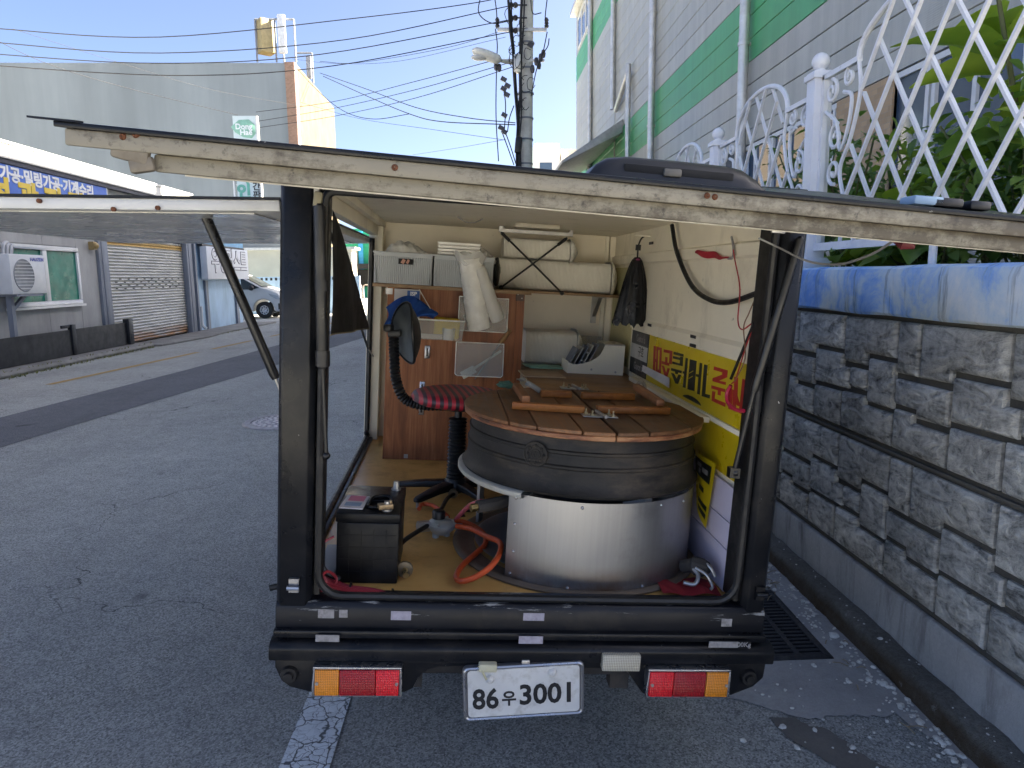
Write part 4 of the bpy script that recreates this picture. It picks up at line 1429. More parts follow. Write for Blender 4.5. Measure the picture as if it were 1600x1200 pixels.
# loops and jumpers
for k in range(16):
    a = (rs.uniform(795, 832), rs.uniform(0, 190))
    r_ = rs.uniform(4, 11)
    pts = [WY(a[0] + r_ * math.cos(t) * .8, a[1] + r_ * 1.3 * math.sin(t), PY - .3 - .01 * k) for t in [i * .6 + rs.uniform(0, 1) for i in range(9)]]
    part('jumper_wire', MB().tube(spl(pts, 4), .010, 5), M_CABLE, up)
jl = [[(774, 45), (777, 70), (776, 100), (775, 180), (779, 252)], [(855, 50), (850, 75), (846, 90), (838, 110), (830, 150)], [(752, -10), (748, 20), (768, 36), (795, 33)],
      [(856, -10), (852, 25), (853, 42)], [(772, -10), (776, 20), (776, 45)], [(846, 20), (832, 20), (829, -10)], [(858, 60), (856, 72), (848, 84)], [(787, 140), (790, 165), (788, 205)],
      [(785, 208), (795, 235), (803, 258)], [(789, 205), (798, 230), (806, 256)], [(803, 165), (796, 185), (793, 206)]]
for j in jl:
    part('jumper_wire', MB().tube(spl([WY(a, b, PY - .3) for a, b in j], 5), .016, 5), M_CABLE, up)
# street lamp
lp = thing('street_lamp', 'white street lamp head on an arm clamped to the utility pole', 'street lamp', (1.2, PY, 7.5))
pL, pR = WY(738, 78, PY - .5), WY(783, 95, PY - .35)
dd = (pR - pL)
prof = []
ML = Matrix.Translation(pL) @ dd.to_track_quat('X', 'Z').to_matrix().to_4x4()
def lampgrid(u, v):
    a = v * 2 * math.pi
    wdt = (.10 + .13 * math.sin(math.pi * min(1, (1 - u) * .62 + .22)))
    ht = (.05 + .09 * math.sin(math.pi * min(1, (1 - u) * .62 + .22)))
    if u in (0, 1): wdt *= .4; ht *= .4
    return ML @ Vector((dd.length * u, wdt * math.cos(a), ht * math.sin(a)))
part('housing', MB().grid(lampgrid, 10, 14), basic('lamp_white', (.62, .61, .56), .45), lp, smooth=60)
part('lens', MB().ball(ML @ Vector((dd.length * .3, 0, -.12)), .26, 14, 8, (1, .6, .36)), basic('lamp_lens', (.5, .5, .48), .2), lp)
part('arm', MB().tube([pR, WY(806, 100, PY - .1), (pole_x(7.6), PY, WY(808, 100, PY).z)], .05, 8), M_GALV, lp)

def wire(label, pts, r=.016, n=7):
    P = [WY(a, b, y) for a, b, y in pts]
    mb = MB().tube(spl(P, n), r * .75, 5)
    solo('overhead_wire', mb, M_CABLE, label, 'wire', P[0], group='overhead wires')


W_ = wire
W_('topmost black wire sagging across the sky from the left edge to the pole', [(-60, 38, 20), (0, 45, 20.2), (250, 58, 20.6), (560, 28, 21.4), (745, 4, 21.8), (806, -12, 22)], .018)
W_('second wire from the top crossing the sky and the cream roof cabinet', [(-60, 60, 20), (0, 67, 20.2), (250, 83, 20.6), (540, 62, 21.4), (802, 8, 21.8)], .018)
W_('third wire from the top running along the blue-grey roofline to the pole', [(-60, 76, 20), (0, 85, 20.2), (250, 99, 20.6), (500, 85, 21.4), (802, 30, 21.8)], .018)
W_('fourth long wire from the top crossing the upper part of the blue-grey wall', [(-60, 94, 20), (0, 103, 20.2), (280, 118, 20.6), (520, 103, 21.4), (802, 49, 21.8)], .018)
W_('thin wire doubling the fourth wire close to the pole', [(500, 96, 26), (560, 98, 25), (700, 74, 23), (790, 46, 22)], .010)
W_('highest of the three parallel wires rising from the tan building to the street lamp', [(400, 175, 36), (520, 159, 33), (650, 127, 27), (780, 92, 22.2)], .016)
W_('middle of the three parallel wires rising from the tan building to the pole', [(400, 190, 36), (518, 170, 33), (650, 140, 27), (796, 98, 22.2)], .016)
W_('lowest of the three parallel wires rising from the tan building to the pole', [(400, 200, 36), (520, 182, 33), (650, 153, 27), (800, 105, 22.2)], .016)
W_('upper sagging cable descending from the tan roof corner to the pole', [(500, 114, 40), (575, 140, 34), (650, 168, 29), (730, 184, 25), (805, 192, 22)], .02)
W_('cable looping down from the tan roof corner into the sagging junction', [(505, 119, 40), (580, 153, 34), (640, 178, 29), (690, 190, 26), (805, 195, 22)], .022)
W_('short slack cable hanging in front of the tan wall and rising again', [(462, 105, 36.5), (500, 145, 33), (540, 175, 31), (585, 186, 30), (640, 178, 29)], .018)
W_('thin wire running from the tan building down to the pole', [(470, 160, 36.4), (560, 185, 33), (680, 203, 27), (790, 219, 22)], .010)
W_('thin wire rising to the pole from behind the open hatch', [(645, 242, 40), (710, 232, 32), (790, 218, 22)], .010)
W_('thin wire slanting across the blue-grey wall to the vertical sign', [(-40, 45, 22), (70, 98, 24), (200, 138, 27), (372, 180, 30)], .012)
W_('faint wire slanting over the blue-grey wall from upper left to the tan building', [(20, 45, 24), (180, 96, 28), (330, 140, 33), (465, 165, 36.5)], .009)
W_('faint wire stretching right from the antenna cabinet above the tan building', [(457, 92, 38.2), (520, 99, 34), (620, 96, 28), (790, 58, 22)], .009)

# ================================================================== THE TRUCK (own frame: x right, y forward, z up, origin at the eye)
def m_blackpaint():
    t = NT('black_truck_paint')
    c = t.mix(t.rng(t.noise(2.5, 5, .65), .3, .7), (0.004, 0.0045, 0.006), (0.010, 0.011, 0.014))
    d = t.noise(5, 7, .72)
    c = t.mix(t.rng(d, .50, .74, 0, .45), c, (.055, .048, .038))
    ch = t.noise(55, 4, .7)
    c = t.mix(t.rng(ch, .715, .735), c, (.42, .42, .41))
    t.set(c, t.rng(t.noise(9, 5, .6), .3, .7, .22, .42), 0, .28)
    t.bump(t.noise(90, 3), .06, .004)
    return t.mat


def m_sill():
    t = NT('scuffed_sill_paint')
    c = t.mix(t.rng(t.noise(2.5, 5, .65), .3, .7), (0.005, 0.0055, 0.008), (0.012, 0.013, 0.017))
    s = t.noise(7, 7, .75, t.mapped((.9, 3, 9)))
    z = t.sep()[2]
    edge = t.rng(z, 0.60, 0.668, 0, .10)
    c = t.mix(t.rng(t.math('ADD', s, edge), .66, .73, 0, .8), c, (.38, .38, .37))
    d = t.noise(3, 6, .7)
    c = t.mix(t.rng(d, .54, .74, 0, .4), c, (.07, .06, .045))
    t.set(c, t.rng(s, .3, .7, .28, .5), 0, .28)
    return t.mat


def m_channel():
    t = NT('grimy_hatch_channel')
    col = (0.225, 0.205, 0.16)
    c = t.mix(t.rng(t.noise(2.5, 5, .6), .3, .7), sc3(col, .85), sc3(col, 1.05))
    g = t.math('ADD', t.math('MULTIPLY', t.noise(1.0, 7, .75, t.mapped((7, 9, 20)), 0.0), .6), t.math('MULTIPLY', t.noise(34, 6, .75), .4))
    x = t.sep()[0]
    k = t.math('ADD', g, t.rng(x, -.3, .6, -.03, .07))
    c = t.mix(t.rng(k, .46, .57, 0, .85), c, (.06, .048, .034))
    r = t.noise(3.1, 5, .7)
    c = t.mix(t.rng(r, .62, .74, 0, .6), c, (.20, .12, .055))
    p = t.noise(60, 4, .7)
    c = t.mix(t.rng(p, .58, .68, 0, .75), c, (.04, .035, .03))
    t.set(c, .5, 0, .4)
    t.bump(g, .3, .006)
    return t.mat


def m_cream(name='cream_interior', col=(0.87, 0.81, 0.66), amt=.45):
    t = NT(name)
    c = t.mix(t.rng(t.noise(2, 5, .6), .3, .7), sc3(col, .9), sc3(col, 1.08))
    s = t.noise(3.2, 7, .72, t.mapped((1, 1, .6)), .4)
    c = t.mix(t.rng(s, .56, .78, 0, amt), c, (.19, .14, .07))
    k = t.noise(26, 5, .75)
    c = t.mix(t.rng(k, .66, .72, 0, .6), c, (.12, .10, .08))
    t.set(c, .5, 0, .4)
    t.bump(t.noise(4, 3), .15, .02)
    return t.mat


M_PAINT, M_SILL, M_CREAMI = m_blackpaint(), m_sill(), m_cream()
M_RUB = basic('black_rubber', (.006, .006, .0065), .5, var=.3, scale=12, dirt=(.045, .042, .04), damt=.35)
M_HATCHE = m_channel()
M_HATCHU = basic('hatch_underside', (0.62, 0.60, 0.55), .28, .1, var=.15, scale=2.5, dirt=(.16, .13, .08), damt=.5, dscale=2)
M_STRUT = basic('strut_black', (.005, .005, .0055), .35)
M_CHROME = basic('chrome_trim', (.42, .42, .43), .28, .9, var=.08)
M_ZINC = basic('zinc_steel', (.45, .44, .42), .4, .8, var=.2, scale=20)
M_RUST = basic('rust', (.10, .035, .014), .9, var=.4, scale=40)

tk = thing('food_truck', 'black canopy mini truck with rear and side hatches raised, seen from behind', 'truck', (0.27, 2.95, -1.60), MT)
XL, XR, RY, FY, FZ = -0.450, 0.985, 1.95, 4.12, -0.95
# floor, sill, bumper
def m_floor():
    t = NT('tan_floor_sheet')
    c = t.mix(t.rng(t.noise(3, 5, .6), .3, .7), (0.54, 0.31, 0.09), (0.70, 0.44, 0.15))
    s = t.noise(4, 7, .72)
    c = t.mix(t.rng(s, .54, .75, 0, .65), c, (.16, .10, .045))
    t.set(c, t.rng(s, .3, .7, .3, .55), 0, .45)
    return t.mat
part('floor', MB().box(XL + .03, XR - .05, 2.0, FY, FZ - .03, FZ), m_floor(), tk)
part('rear_sill', MB().prism([(1.935, -1.0), (1.935, -.955), (1.945, -.938), (2.02, -.935), (2.02, -1.03), (1.935, -1.03)], XL, XR, 0), M_SILL, tk, bevel=.004)
part('sill_step', MB().box(XL - .002, XR + .002, 1.915, 1.99, -1.036, -1.012), M_PAINT, tk, bevel=.006)
part('bumper_ledge', MB().prism([(1.905, -1.10), (1.905, -1.062), (1.918, -1.048), (1.96, -1.04), (1.96, -1.10)], XL - .012, XR + .03, 0), M_PAINT, tk, bevel=.006)
bp = [(-.447, -1.095), (-.447, -1.125), (-.43, -1.165), (-.405, -1.187), (-.34, -1.205), (-.08, -1.203), (-.055, -1.19), (-.04, -1.155), (-.015, -1.132), (.02, -1.122), (.10, -1.12),
      (.545, -1.125), (.57, -1.13), (.625, -1.205), (.90, -1.208), (.965, -1.18), (.995, -1.15), (.998, -1.095)]
part('bumper', MB().prism(bp, 1.918, 1.955, 1), M_PAINT, tk, bevel=.007)
for x in (-.405, .945):
    part('bumper_stop', MB().lathe([(.001, -.022), (.012, -.022), (.014, -.012), (.022, -.012), (.026, 0), (.026, .006)], (x, 1.918, -1.145), 20, axis='Y'), M_RUB, tk)
# posts, header, roof, walls
part('rear_post', MB().prism([(XL, 1.95), (XL + .012, 1.938), (-.368, 1.938), (-.352, 1.955), (-.352, 2.06), (XL, 2.06)], -1.012, .215, 2), M_PAINT, tk, bevel=.004)
part('rear_post', MB().prism([(XR, 1.95), (XR - .012, 1.938), (.928, 1.938), (.912, 1.955), (.912, 2.05), (XR, 2.05)], -1.012, .205, 2), M_PAINT, tk, bevel=.004)
part('rear_header', MB().box(XL, XR, 1.955, 2.05, .216, .268), M_CREAMI, tk)
part('roof', MB().box(XL, XR, 1.96, FY + .05, .269, .284).box(XL, XL + .045, 2.06, FY, .19, .268).box(-.40, -.37, 2.06, FY, .24, .268), [M_CREAMI], tk)
part('roof_skin', MB().box(XL - .003, XR + .003, 1.975, FY + .055, .2845, .293), M_PAINT, tk, bevel=.006)
part('side_wall', MB().box(.93, XR - .004, 2.05, FY, -1.03, .268), M_CREAMI, tk, label='dirty cream inner wall on the right of the box')
part('side_wall', MB().box(XR - .0035, XR, 2.05, FY, -1.03, .268), M_PAINT, tk)
part('wall_rail', MB().prism([(.915, .112), (.915, .150), (.9295, .158), (.9295, .105)], 2.06, FY - .02, 1), M_CREAMI, tk)
part('wall_rail', MB().prism([(.918, -.212), (.918, -.175), (.9295, -.16), (.9295, -.212)], 2.06, 3.55, 1), M_CREAMI, tk)
part('front_wall', MB().box(XL, XR - .004, FY - .02, FY + .05, -1.03, .268), m_cream('cream_back_wall', (.87, .79, .63), .35), tk)
part('corner_trim', MB().box(.875, .895, FY - .035, FY - .021, -.45, .265).box(.90, .93, FY - .05, FY - .021, -.45, .265), M_CREAMI, tk)
part('side_sill', MB().box(XL, -.40, 2.06, FY, -1.03, -.935), M_PAINT, tk, bevel=.006)
part('front_corner_post', MB().box(XL, -.375, FY - .12, FY - .021, -1.03, .268), M_CREAMI, tk, bevel=.004)
part('side_seal', MB().tube(spl([(-.43, 2.07, .17), (-.43, 2.07, -.85), (-.43, 2.12, -.925), (-.43, 2.3, -.93), (-.43, 3.85, -.93), (-.43, 3.955, -.90), (-.43, 3.975, -.8), (-.43, 3.975, .17)], 6), .014, 8), M_RUB, tk)
# door seal round the rear opening
def rrect(x0, x1, z0, z1, r, y, n=6, rt=.02):
    out = []
    for (cx_, cz_, a0, rr_) in ((x1 - r, z0 + r, -90, r), (x1 - rt, z1 - rt, 0, rt), (x0 + rt, z1 - rt, 90, rt), (x0 + r, z0 + r, 180, r)):
        for i in range(n + 1):
            a = R(a0 + 90 * i / n)
            out.append((cx_ + rr_ * math.cos(a), y, cz_ + rr_ * math.sin(a)))
    return out
part('door_seal', MB().tube(rrect(-.337, .898, -.926, .20, .07, 1.957, rt=.03), .012, 8, closed=True), M_RUB, tk)
part('inner_jamb', MB().box(-.351, -.335, 1.97, 2.06, -.93, .215), M_RUB, tk)
part('inner_jamb', MB().box(.895, .911, 1.97, 2.05, -.93, .205), M_RUB, tk)
# hinge strike and little hardware
part('latch_striker', MB().box(-.412, -.385, 1.926, 1.938, -.905, -.865).tube([(-.415, 1.918, -.888), (-.382, 1.918, -.888)], .007, 8), M_CHROME, tk)
part('latch_striker', MB().box(.945, .972, 1.926, 1.938, -.905, -.865).tube([(.943, 1.918, -.885), (.975, 1.918, -.885)], .006, 8), M_PAINT, tk)
part('drain_tube', MB().tube([(XL - .002, 1.99, -.915), (XL - .028, 1.985, -.92)], .009, 8), M_RUB, tk)

# tail lamps
def ribs(name, col, rough=.18):
    t = NT(name)
    wv = t.new('ShaderNodeTexWave'); wv.bands_direction = 'X'; wv.inputs['Scale'].default_value = 62
    t.link(t.co, wv.inputs['Vector'])
    wz = t.new('ShaderNodeTexWave'); wz.bands_direction = 'Z'; wz.inputs['Scale'].default_value = 62
    t.link(t.co, wz.inputs['Vector'])
    c = t.mix(t.rng(t.math('ADD', wv.outputs['Fac'], wz.outputs['Fac']), .2, 1.6), sc3(col, .6), sc3(col, 1.25))
    t.set(c, rough, 0, .6)
    t.bump(t.math('ADD', wv.outputs['Fac'], wz.outputs['Fac']), .35, .003)
    return t.mat
M_AMB, M_RED1, M_RED2, M_CLR = ribs('amber_lens', (.70, .24, .015)), ribs('dark_red_lens', (.34, .006, .012)), ribs('red_lens', (.72, .012, .022)), ribs('clear_lens', (.48, .45, .36))
def tail(x0, x1, flip):
    z0, z1 = -1.196, -1.106
    fr = MB()
    for (a, b, c, d) in ((x0, x1, z0, z0 + .006), (x0, x1, z1 - .006, z1), (x0, x0 + .006, z0 + .006, z1 - .006), (x1 - .006, x1, z0 + .006, z1 - .006)):
        fr.box(a, b, 1.886, 1.918, c, d)
    o = part('tail_light', fr, M_CHROME, tk, bevel=.002)
    w_ = x1 - x0 - .012
    xs_ = [0, .29, .72, 1.0] if not flip else [0, .30, .71, 1.0]
    ms = [M_AMB, M_RED1, M_RED2] if not flip else [M_RED2, M_RED1, M_AMB]
    nm = ['amber_lens', 'red_lens', 'red_lens'] if not flip else ['red_lens', 'red_lens', 'amber_lens']
    for i in range(3):
        part(nm[i], MB().box(x0 + .006 + w_ * xs_[i], x0 + .006 + w_ * xs_[i + 1] - .0006, 1.880, 1.917, z0 + .0065, z1 - .0065), ms[i], o, bevel=.004)
    for xx in (x0 + .013, x1 - .013):
        part('screw', MB().cyl((xx, 1.8765, (z0 + z1) / 2), .0045, .004, 10, 'Y'), M_ZINC, o)
tail(-.335, -.088, False)
tail(.626, .876, True)
part('reversing_light', MB().box(.488, .602, 1.888, 1.918, -1.115, -1.064), M_CLR, tk, bevel=.005)
part('screw', MB().cyl((.476, 1.91, -1.088), .005, .008, 10, 'Y').cyl((.614, 1.91, -1.086), .005, .008, 10, 'Y'), M_ZINC, tk)
part('tailgate_stop', MB().box(.253, .278, 1.90, 1.918, -1.118, -1.088), M_CHROME, tk, bevel=.004)
# tape remnants and load label
M_TAPE = basic('grey_tape', (.27, .26, .26), .6, var=.25, scale=60, dirt=(.08, .07, .06), damt=.7, dscale=40)
M_TAPE2 = basic('lilac_tape', (.34, .32, .38), .55, var=.2, scale=60, dirt=(.14, .12, .13), damt=.5, dscale=40)
for (a, b, c, d, yy, m) in ((497, 952, 522, 966, 1.9335, M_TAPE), (530, 953, 543, 965, 1.9335, M_TAPE), (611, 955, 642, 969, 1.9335, M_TAPE2), (818, 958, 850, 970, 1.9335, M_TAPE2), (1128, 967, 1143, 979, 1.9335, M_TAPE),
                            (493, 992, 530, 1003, 1.9035, M_TAPE), (811, 994, 848, 1006, 1.9035, M_TAPE2)):
    p, q = TY(a, b, yy), TY(c, d, yy)
    part('tape', MB().box(p.x, q.x, yy - .0005, yy + .0012, q.z, p.z), m, tk)
p, q = TY(1108, 1001, 1.903), TY(1172, 1013, 1.903)
part('load_label', MB().box(p.x, q.x, 1.9025, 1.9048, q.z, p.z), M_PAINT, tk)
part('load_label_tape', MB().box(p.x, p.x + (q.x - p.x) * .70, 1.9015, 1.9025, q.z + .002, p.z - .002), M_TAPE, tk)
part('load_lettering', place(text_mb('00Kg', .020, .0003, .001), (p.x + (q.x - p.x) * .84, 1.9015, (p.z + q.z) / 2), (1, 0, 0), (0, 0, 1)), M_TAPE, tk)

# licence plate, hanging a little crooked
pl_o = TY(819, 1081, 1.895)
rotp = R(4.0)
pu, pv = Vector((math.cos(rotp), 0, math.sin(rotp))), Vector((-math.sin(rotp), 0, math.cos(rotp)))
def PP(u, v, y): return tuple(pl_o + pu * u + pv * v + Vector((0, y, 0)))
def rr2(w_, h_, r, n=5):
    out = []
    for (sx, sy, a0) in ((1, -1, -90), (1, 1, 0), (-1, 1, 90), (-1, -1, 180)):
        for i in range(n + 1):
            a = R(a0 + 90 * i / n)
            out.append((sx * (w_ - r) + r * math.cos(a), sy * (h_ - r) + r * math.sin(a)))
    return out
def plate_mb(w_, h_, r, y0, y1):
    out = rr2(w_, h_, r)
    mb = MB(); n = len(out)
    mb.add([PP(u, v, y0) for u, v in out] + [PP(u, v, y1) for u, v in out], [list(range(n)), [n + i for i in range(n)][::-1]] + [(i, (i + 1) % n, n + (i + 1) % n, n + i) for i in range(n)])
    return mb
M_PLATE = basic('plate_white', (.62, .62, .60), .4, var=.06, scale=12, dirt=(.26, .24, .19), damt=.55, dscale=18)
lpo = part('licence_plate', plate_mb(.163, .073, .012, .003, .006), M_PLATE, tk, label='white licence plate reading 86우3001')
part('plate_frame', plate_mb(.177, .083, .016, .006, .020), basic('plate_frame_grey', (.16, .16, .17), .4, .3), lpo)
fr = [PP(u, v, .004) for u, v in rr2(.171, .079, .014)]
part('plate_rim', MB().tube(fr, .005, 6, closed=True), M_CHROME, lpo)
M_INK = basic('plate_ink', (.012, .013, .016), .5)
for (s, u, v, sz, bd, sx) in (('86', -.112, -.020, .086, .0020, .90), ('우', -.044, -.022, .050, .0012, .95), ('3001', .068, -.014, .086, .0020, .98)):
    m = text_mb(s, sz, bd, .0015, sx)
    place(m, PP(u, v, .0022), pu, pv)
    part('plate_lettering', m, M_INK, lpo)
for (u, v) in ((-.098, .045), (.083, .055)):
    part('plate_bolt', MB().lathe([(.001, -.008), (.006, -.008), (.012, -.002), (.013, .003)], PP(u, v, 0), 14, axis='Y'), M_PLATE, lpo)
part('plate_light', MB().obox(TY(762, 1041, 1.90), (.052, .03, .024)), basic('yellowed_plastic', (.50, .48, .34), .5), tk, bevel=.004)
part('plate_wire', MB().tube(spl([TY(752, 1044, 1.89), TY(755, 1052, 1.885), TY(760, 1062, 1.885)], 4), .0035, 6), basic('old_wire', (.42, .40, .26), .6), tk)

# underbody: chassis rails, axle, wheels, cab
M_UND = basic('underbody', (.045, .042, .04), .85, var=.4, scale=6, dirt=(.12, .09, .06), damt=.6)
for x in (-.02, .52):
    part('chassis_rail', MB().box(x - .03, x + .03, 2.0, 5.2, -1.15, -1.03), M_UND, tk)
part('cross_member', MB().box(-.10, .66, 1.985, 2.03, -1.185, -1.075), M_UND, tk, bevel=.01)
for x in (-.09, .545): part('spring_shackle', MB().box(x, x + .058, 2.0, 2.05, -1.235, -1.15), M_UND, tk)
part('exhaust_pipe', MB().tube([(.47, 1.99, -1.15), (.47, 3.2, -1.18)], .022, 10), M_RUST, tk)
part('axle', MB().tube([(-.30, 2.95, -1.35), (.82, 2.95, -1.31)], .035, 10), M_UND, tk)
for (x, y, z) in ((-.36, 2.95, -1.365), (.76, 2.95, -1.30), (-.36, 4.75, -1.365), (.76, 4.75, -1.30)):
    o = part('wheel', MB().lathe([(.15, 0), (.245, 0), (.265, .02), (.265, .12), (.245, .14), (.15, .14)], (x, y, z), 28, axis='X'), M_TYRE, tk)
    part('rim', MB().lathe([(.001, .05), (.05, .03), (.08, .07), (.152, .06), (.155, .01)], (x, y, z), 24, axis='X').lathe([(.155, .13), (.10, .09), (.001, .09)], (x, y, z), 24, axis='X'), M_ZINC, o)
cabp = [(4.22, -1.22), (4.22, .12), (4.35, .20), (4.95, .18), (5.25, -.25), (5.32, -.62), (5.34, -1.22)]
part('cab', MB().prism(cabp, XL + .03, XR - .03, 0), M_PAINT, tk, bevel=.03, seg=3)
part('cab_window', MB().prism([(4.40, -.32), (4.40, .08), (4.88, .08), (5.12, -.28), (5.12, -.32)], XL + .022, XL + .036, 0), M_DGL, tk)
part('cab_window', MB().prism([(4.40, -.32), (4.40, .08), (4.88, .08), (5.12, -.28), (5.12, -.32)], XR - .036, XR - .022, 0), M_DGL, tk)
part('windscreen', MB().slab((XL + .1, 4.98, .13), (XR - .1, 4.98, .13), (XR - .1, 5.245, -.24), (XL + .1, 5.245, -.24), -.015), M_DGL, tk)
for x in (-.32, .86):
    part('headlight', MB().cyl((x, 5.33, -.80), .08, .03, 20, 'Y'), NT('lamp_glass').set((.5, .5, .5), .08, .2, .8), tk)

# ------------------------------------------------------------------ raised rear hatch
def HZ(x, s, d): return (1 - s) * .284 + s * (.1385 - .0253 * x) - d
def HP(x, s, d): return (x, 1.965 - 1.035 * s, HZ(x, s, d))
def hslab(x0, x1, s0, s1, d0, d1):
    mb = MB()
    nx = 8
    for (s, d) in ((s0, d0), (s1, d0), (s1, d1), (s0, d1)):
        for i in range(nx + 1): mb.v.append(Vector(HP(x0 + (x1 - x0) * i / nx, s, d)))
    k = nx + 1
    for r_ in range(4):
        for i in range(nx):
            a, b = r_ * k + i, ((r_ + 1) % 4) * k + i
            mb.f.append([a, a + 1, b + 1, b]); mb.m.append(0)
    mb.f.append([0, k, 2 * k, 3 * k]); mb.m.append(0)
    mb.f.append([nx, 3 * k + nx, 2 * k + nx, k + nx]); mb.m.append(0)
    return mb
ht = part('rear_hatch', hslab(-.478, 1.012, 0, 1.004, -.004, .003), M_PAINT, tk, bevel=.0015, label='raised rear hatch seen edge-on with dark skin')
part('hatch_channel', hslab(-.468, 1.004, .01, 1.0, .0032, .0235), M_HATCHE, ht, bevel=.003)
part('hatch_inner_frame', hslab(-.372, .905, .04, .985, .0237, .0455), M_HATCHE, ht, bevel=.004)
part('hatch_lining', hslab(-.345, .88, .07, .955, .0457, .0485), M_HATCHU, ht)
part('hatch_lip', hslab(-.505, -.45, .99, 1.008, -.0065, -.004), M_PAINT, ht)
def hpoint(px, py, x=None):
    return TY(px, py, 1.965 - 1.035 * .998)
for (a, b) in ((193, 214), (213, 211), (617, 262), (1104, 306), (1116, 308)):
    p = hpoint(a, b)
    part('rusty_bolt', MB().lathe([(.001, -.002), (.003, -.0015), (.0052, .003)], (p.x, 1.965 - 1.035 - .001, p.z), 12, axis='Y'), M_RUST, ht)
p = hpoint(196, 226)
part('latch_remnant', MB().obox((p.x + .004, .938, p.z - .006), (.045, .012, .026), (.1, .2, 0)).obox((p.x + .016, .94, p.z - .022), (.03, .012, .018), (0, -.2, 0)), basic('old_putty', (.16, .14, .11), .6, .2, var=.4, scale=40, dirt=(.04, .03, .02), damt=.7, dscale=20), ht, bevel=.004)
# handle housing on the outer face, now on top
yl = 1.16
sl_ = (1.965 - yl) / 1.035
a, b = TY(922, 268, yl), TY(1197, 292, yl)
hh = MB()
x0, x1 = a.x, b.x
def topz(x): return HZ(x, sl_, -.0045)
w_ = x1 - x0
xs9 = [x0, x0 + .012, x0 + .03, x0 + .06, (x0 + x1) / 2, x1 - .06, x1 - .035, x1 - .012, x1]
hs9 = [.004, .020, .031, .036, .037, .036, .032, .018, .004]
for (x, h) in zip(xs9, hs9):
    z = topz(x)
    for (dy, dz) in ((0, 0), (.002, h * .35), (.010, h * .85), (.022, h), (.085, h), (.10, h * .6), (.104, 0)):
        hh.v.append(Vector((x, yl + dy, z + dz)))
for i in range(8):
    for j in range(6):
        q = i * 7 + j
        hh.f.append([q, q + 7, q + 8, q + 1]); hh.m.append(0)
hh.f.append([0, 1, 2, 3, 4, 5, 6]); hh.m.append(0)
hh.f.append([56 + j for j in range(7)]); hh.m.append(0)
hd_ = part('hatch_handle', hh, basic('hatch_black_plastic', (.006, .0065, .008), .4), ht, smooth=50)
rcs = MB()
zc9 = topz((x0 + x1) / 2)
part('handle_recess', MB().obox(((x0 + x1) / 2, yl + .0045, zc9 + .016), (w_ - .11, .008, .014), (0, .0254 * sl_, 0)), M_PIT, hd_, bevel=.003)
part('handle_latch', MB().obox((x0 + .46 * w_, yl + .001, topz(x0 + .46 * w_) + .014), (.03, .008, .013)), basic('latch_grey', (.12, .11, .09), .5), ht, bevel=.003)
for (px_, wd, m) in ((1440, .05, M_PBLUE), (1470, .05, M_BLK), (1520, .035, M_BLK)):
    p = TY(px_, 318, 1.08)
    s_ = (1.965 - 1.08) / 1.035
    part('hatch_hinge_cover', MB().obox((p.x, 1.08, HZ(p.x, s_, -.010)), (wd, .04, .014)), m, ht, bevel=.004)
# hinge and wire under the hatch
for xh in (-.39, .88): part('hatch_hinge', MB().box(xh, xh + .04, 1.943, 1.9545, .165, .225), M_ZINC, tk, bevel=.003)

# ------------------------------------------------------------------ raised side hatch
A = Vector((-.455, 1.965, .168)); B = Vector((-.455, 4.10, .175)); Cc = Vector((-1.76, 4.03, .095)); D = Vector((-1.76, 1.965, .098))
sh_ = part('side_hatch', MB().slab(A, B, Cc, D, .030), basic('hatch_white', (.56, .56, .54), .4, var=.08, dirt=(.25, .22, .17), damt=.4), tk, bevel=.004, label='raised side hatch with pale underside on the left')
up_ = Vector((0, 0, .003))
part('side_hatch_skin', MB().slab(A + Vector((.003, -.006, .0065)), B + Vector((.003, .006, .0065)), Cc + Vector((-.006, .006, .0065)), D + Vector((-.006, -.006, .0065)), .0063), M_PAINT, sh_)
dn = Vector((0, 0, -.0306))
part('side_hatch_lining', MB().slab(A.lerp(D, .06) + dn + Vector((0, .05, 0)), B.lerp(Cc, .06) + dn + Vector((0, -.05, 0)), Cc.lerp(B, .05) + dn + Vector((0, -.05, 0)), D.lerp(A, .05) + dn + Vector((0, .05, 0)), .003), basic('side_lining', (.58, .58, .56), .25, .15, var=.12, scale=1.6, dirt=(.30, .28, .16), damt=.5, dscale=1.4), sh_)
for (a, b) in ((62, 314), (178, 327), (247, 325)):
    p = TY(a, b, 1.963)
    part('hatch_bolt', MB().cyl((p.x, 1.957, p.z), .006, .008, 10, 'Y'), M_RUST, sh_)

# ------------------------------------------------------------------ gas struts
def strut(p0, p1, p2, r0, r1, label=None):
    o = part('gas_strut', MB().tube([p0, p0.lerp(p1, .97), p1], [r0, r0, r0 * .8], 14), M_STRUT, tk, label=label)
    part('strut_rod', MB().tube([p1, p2], r1, 10), M_STRUT if r1 > .005 else M_ZINC, o)
    part('strut_joint', MB().ball(p2, r1 * 2.1, 10, 8), M_STRUT, o)
    part('strut_joint', MB().ball(p0, r0 * .75, 10, 8), M_STRUT, o)
    return o
s1 = strut(TY(499, 322, 1.925), TY(504.5, 576, 1.925), TY(510, 712, 1.93), .0165, .0052)
part('strut_collar', MB().tube([TY(502.5, 438, 1.925), TY(503, 455, 1.925)], .019, 14), M_STRUT, s1)
part('strut_collar', MB().tube([TY(504, 548, 1.925), TY(504.3, 572, 1.925)], .0195, 14), M_STRUT, s1)
part('strut_pivot', MB().obox(TY(497, 312, 1.925), (.022, .02, .04), (0, .1, 0)), basic('corroded_pivot', (.26, .23, .15), .6, .3), s1, bevel=.004)
s2 = strut(TY(319, 332, 2.2), TY(431, 592, 2.2), TY(452, 645, 2.2), .0145, .005)
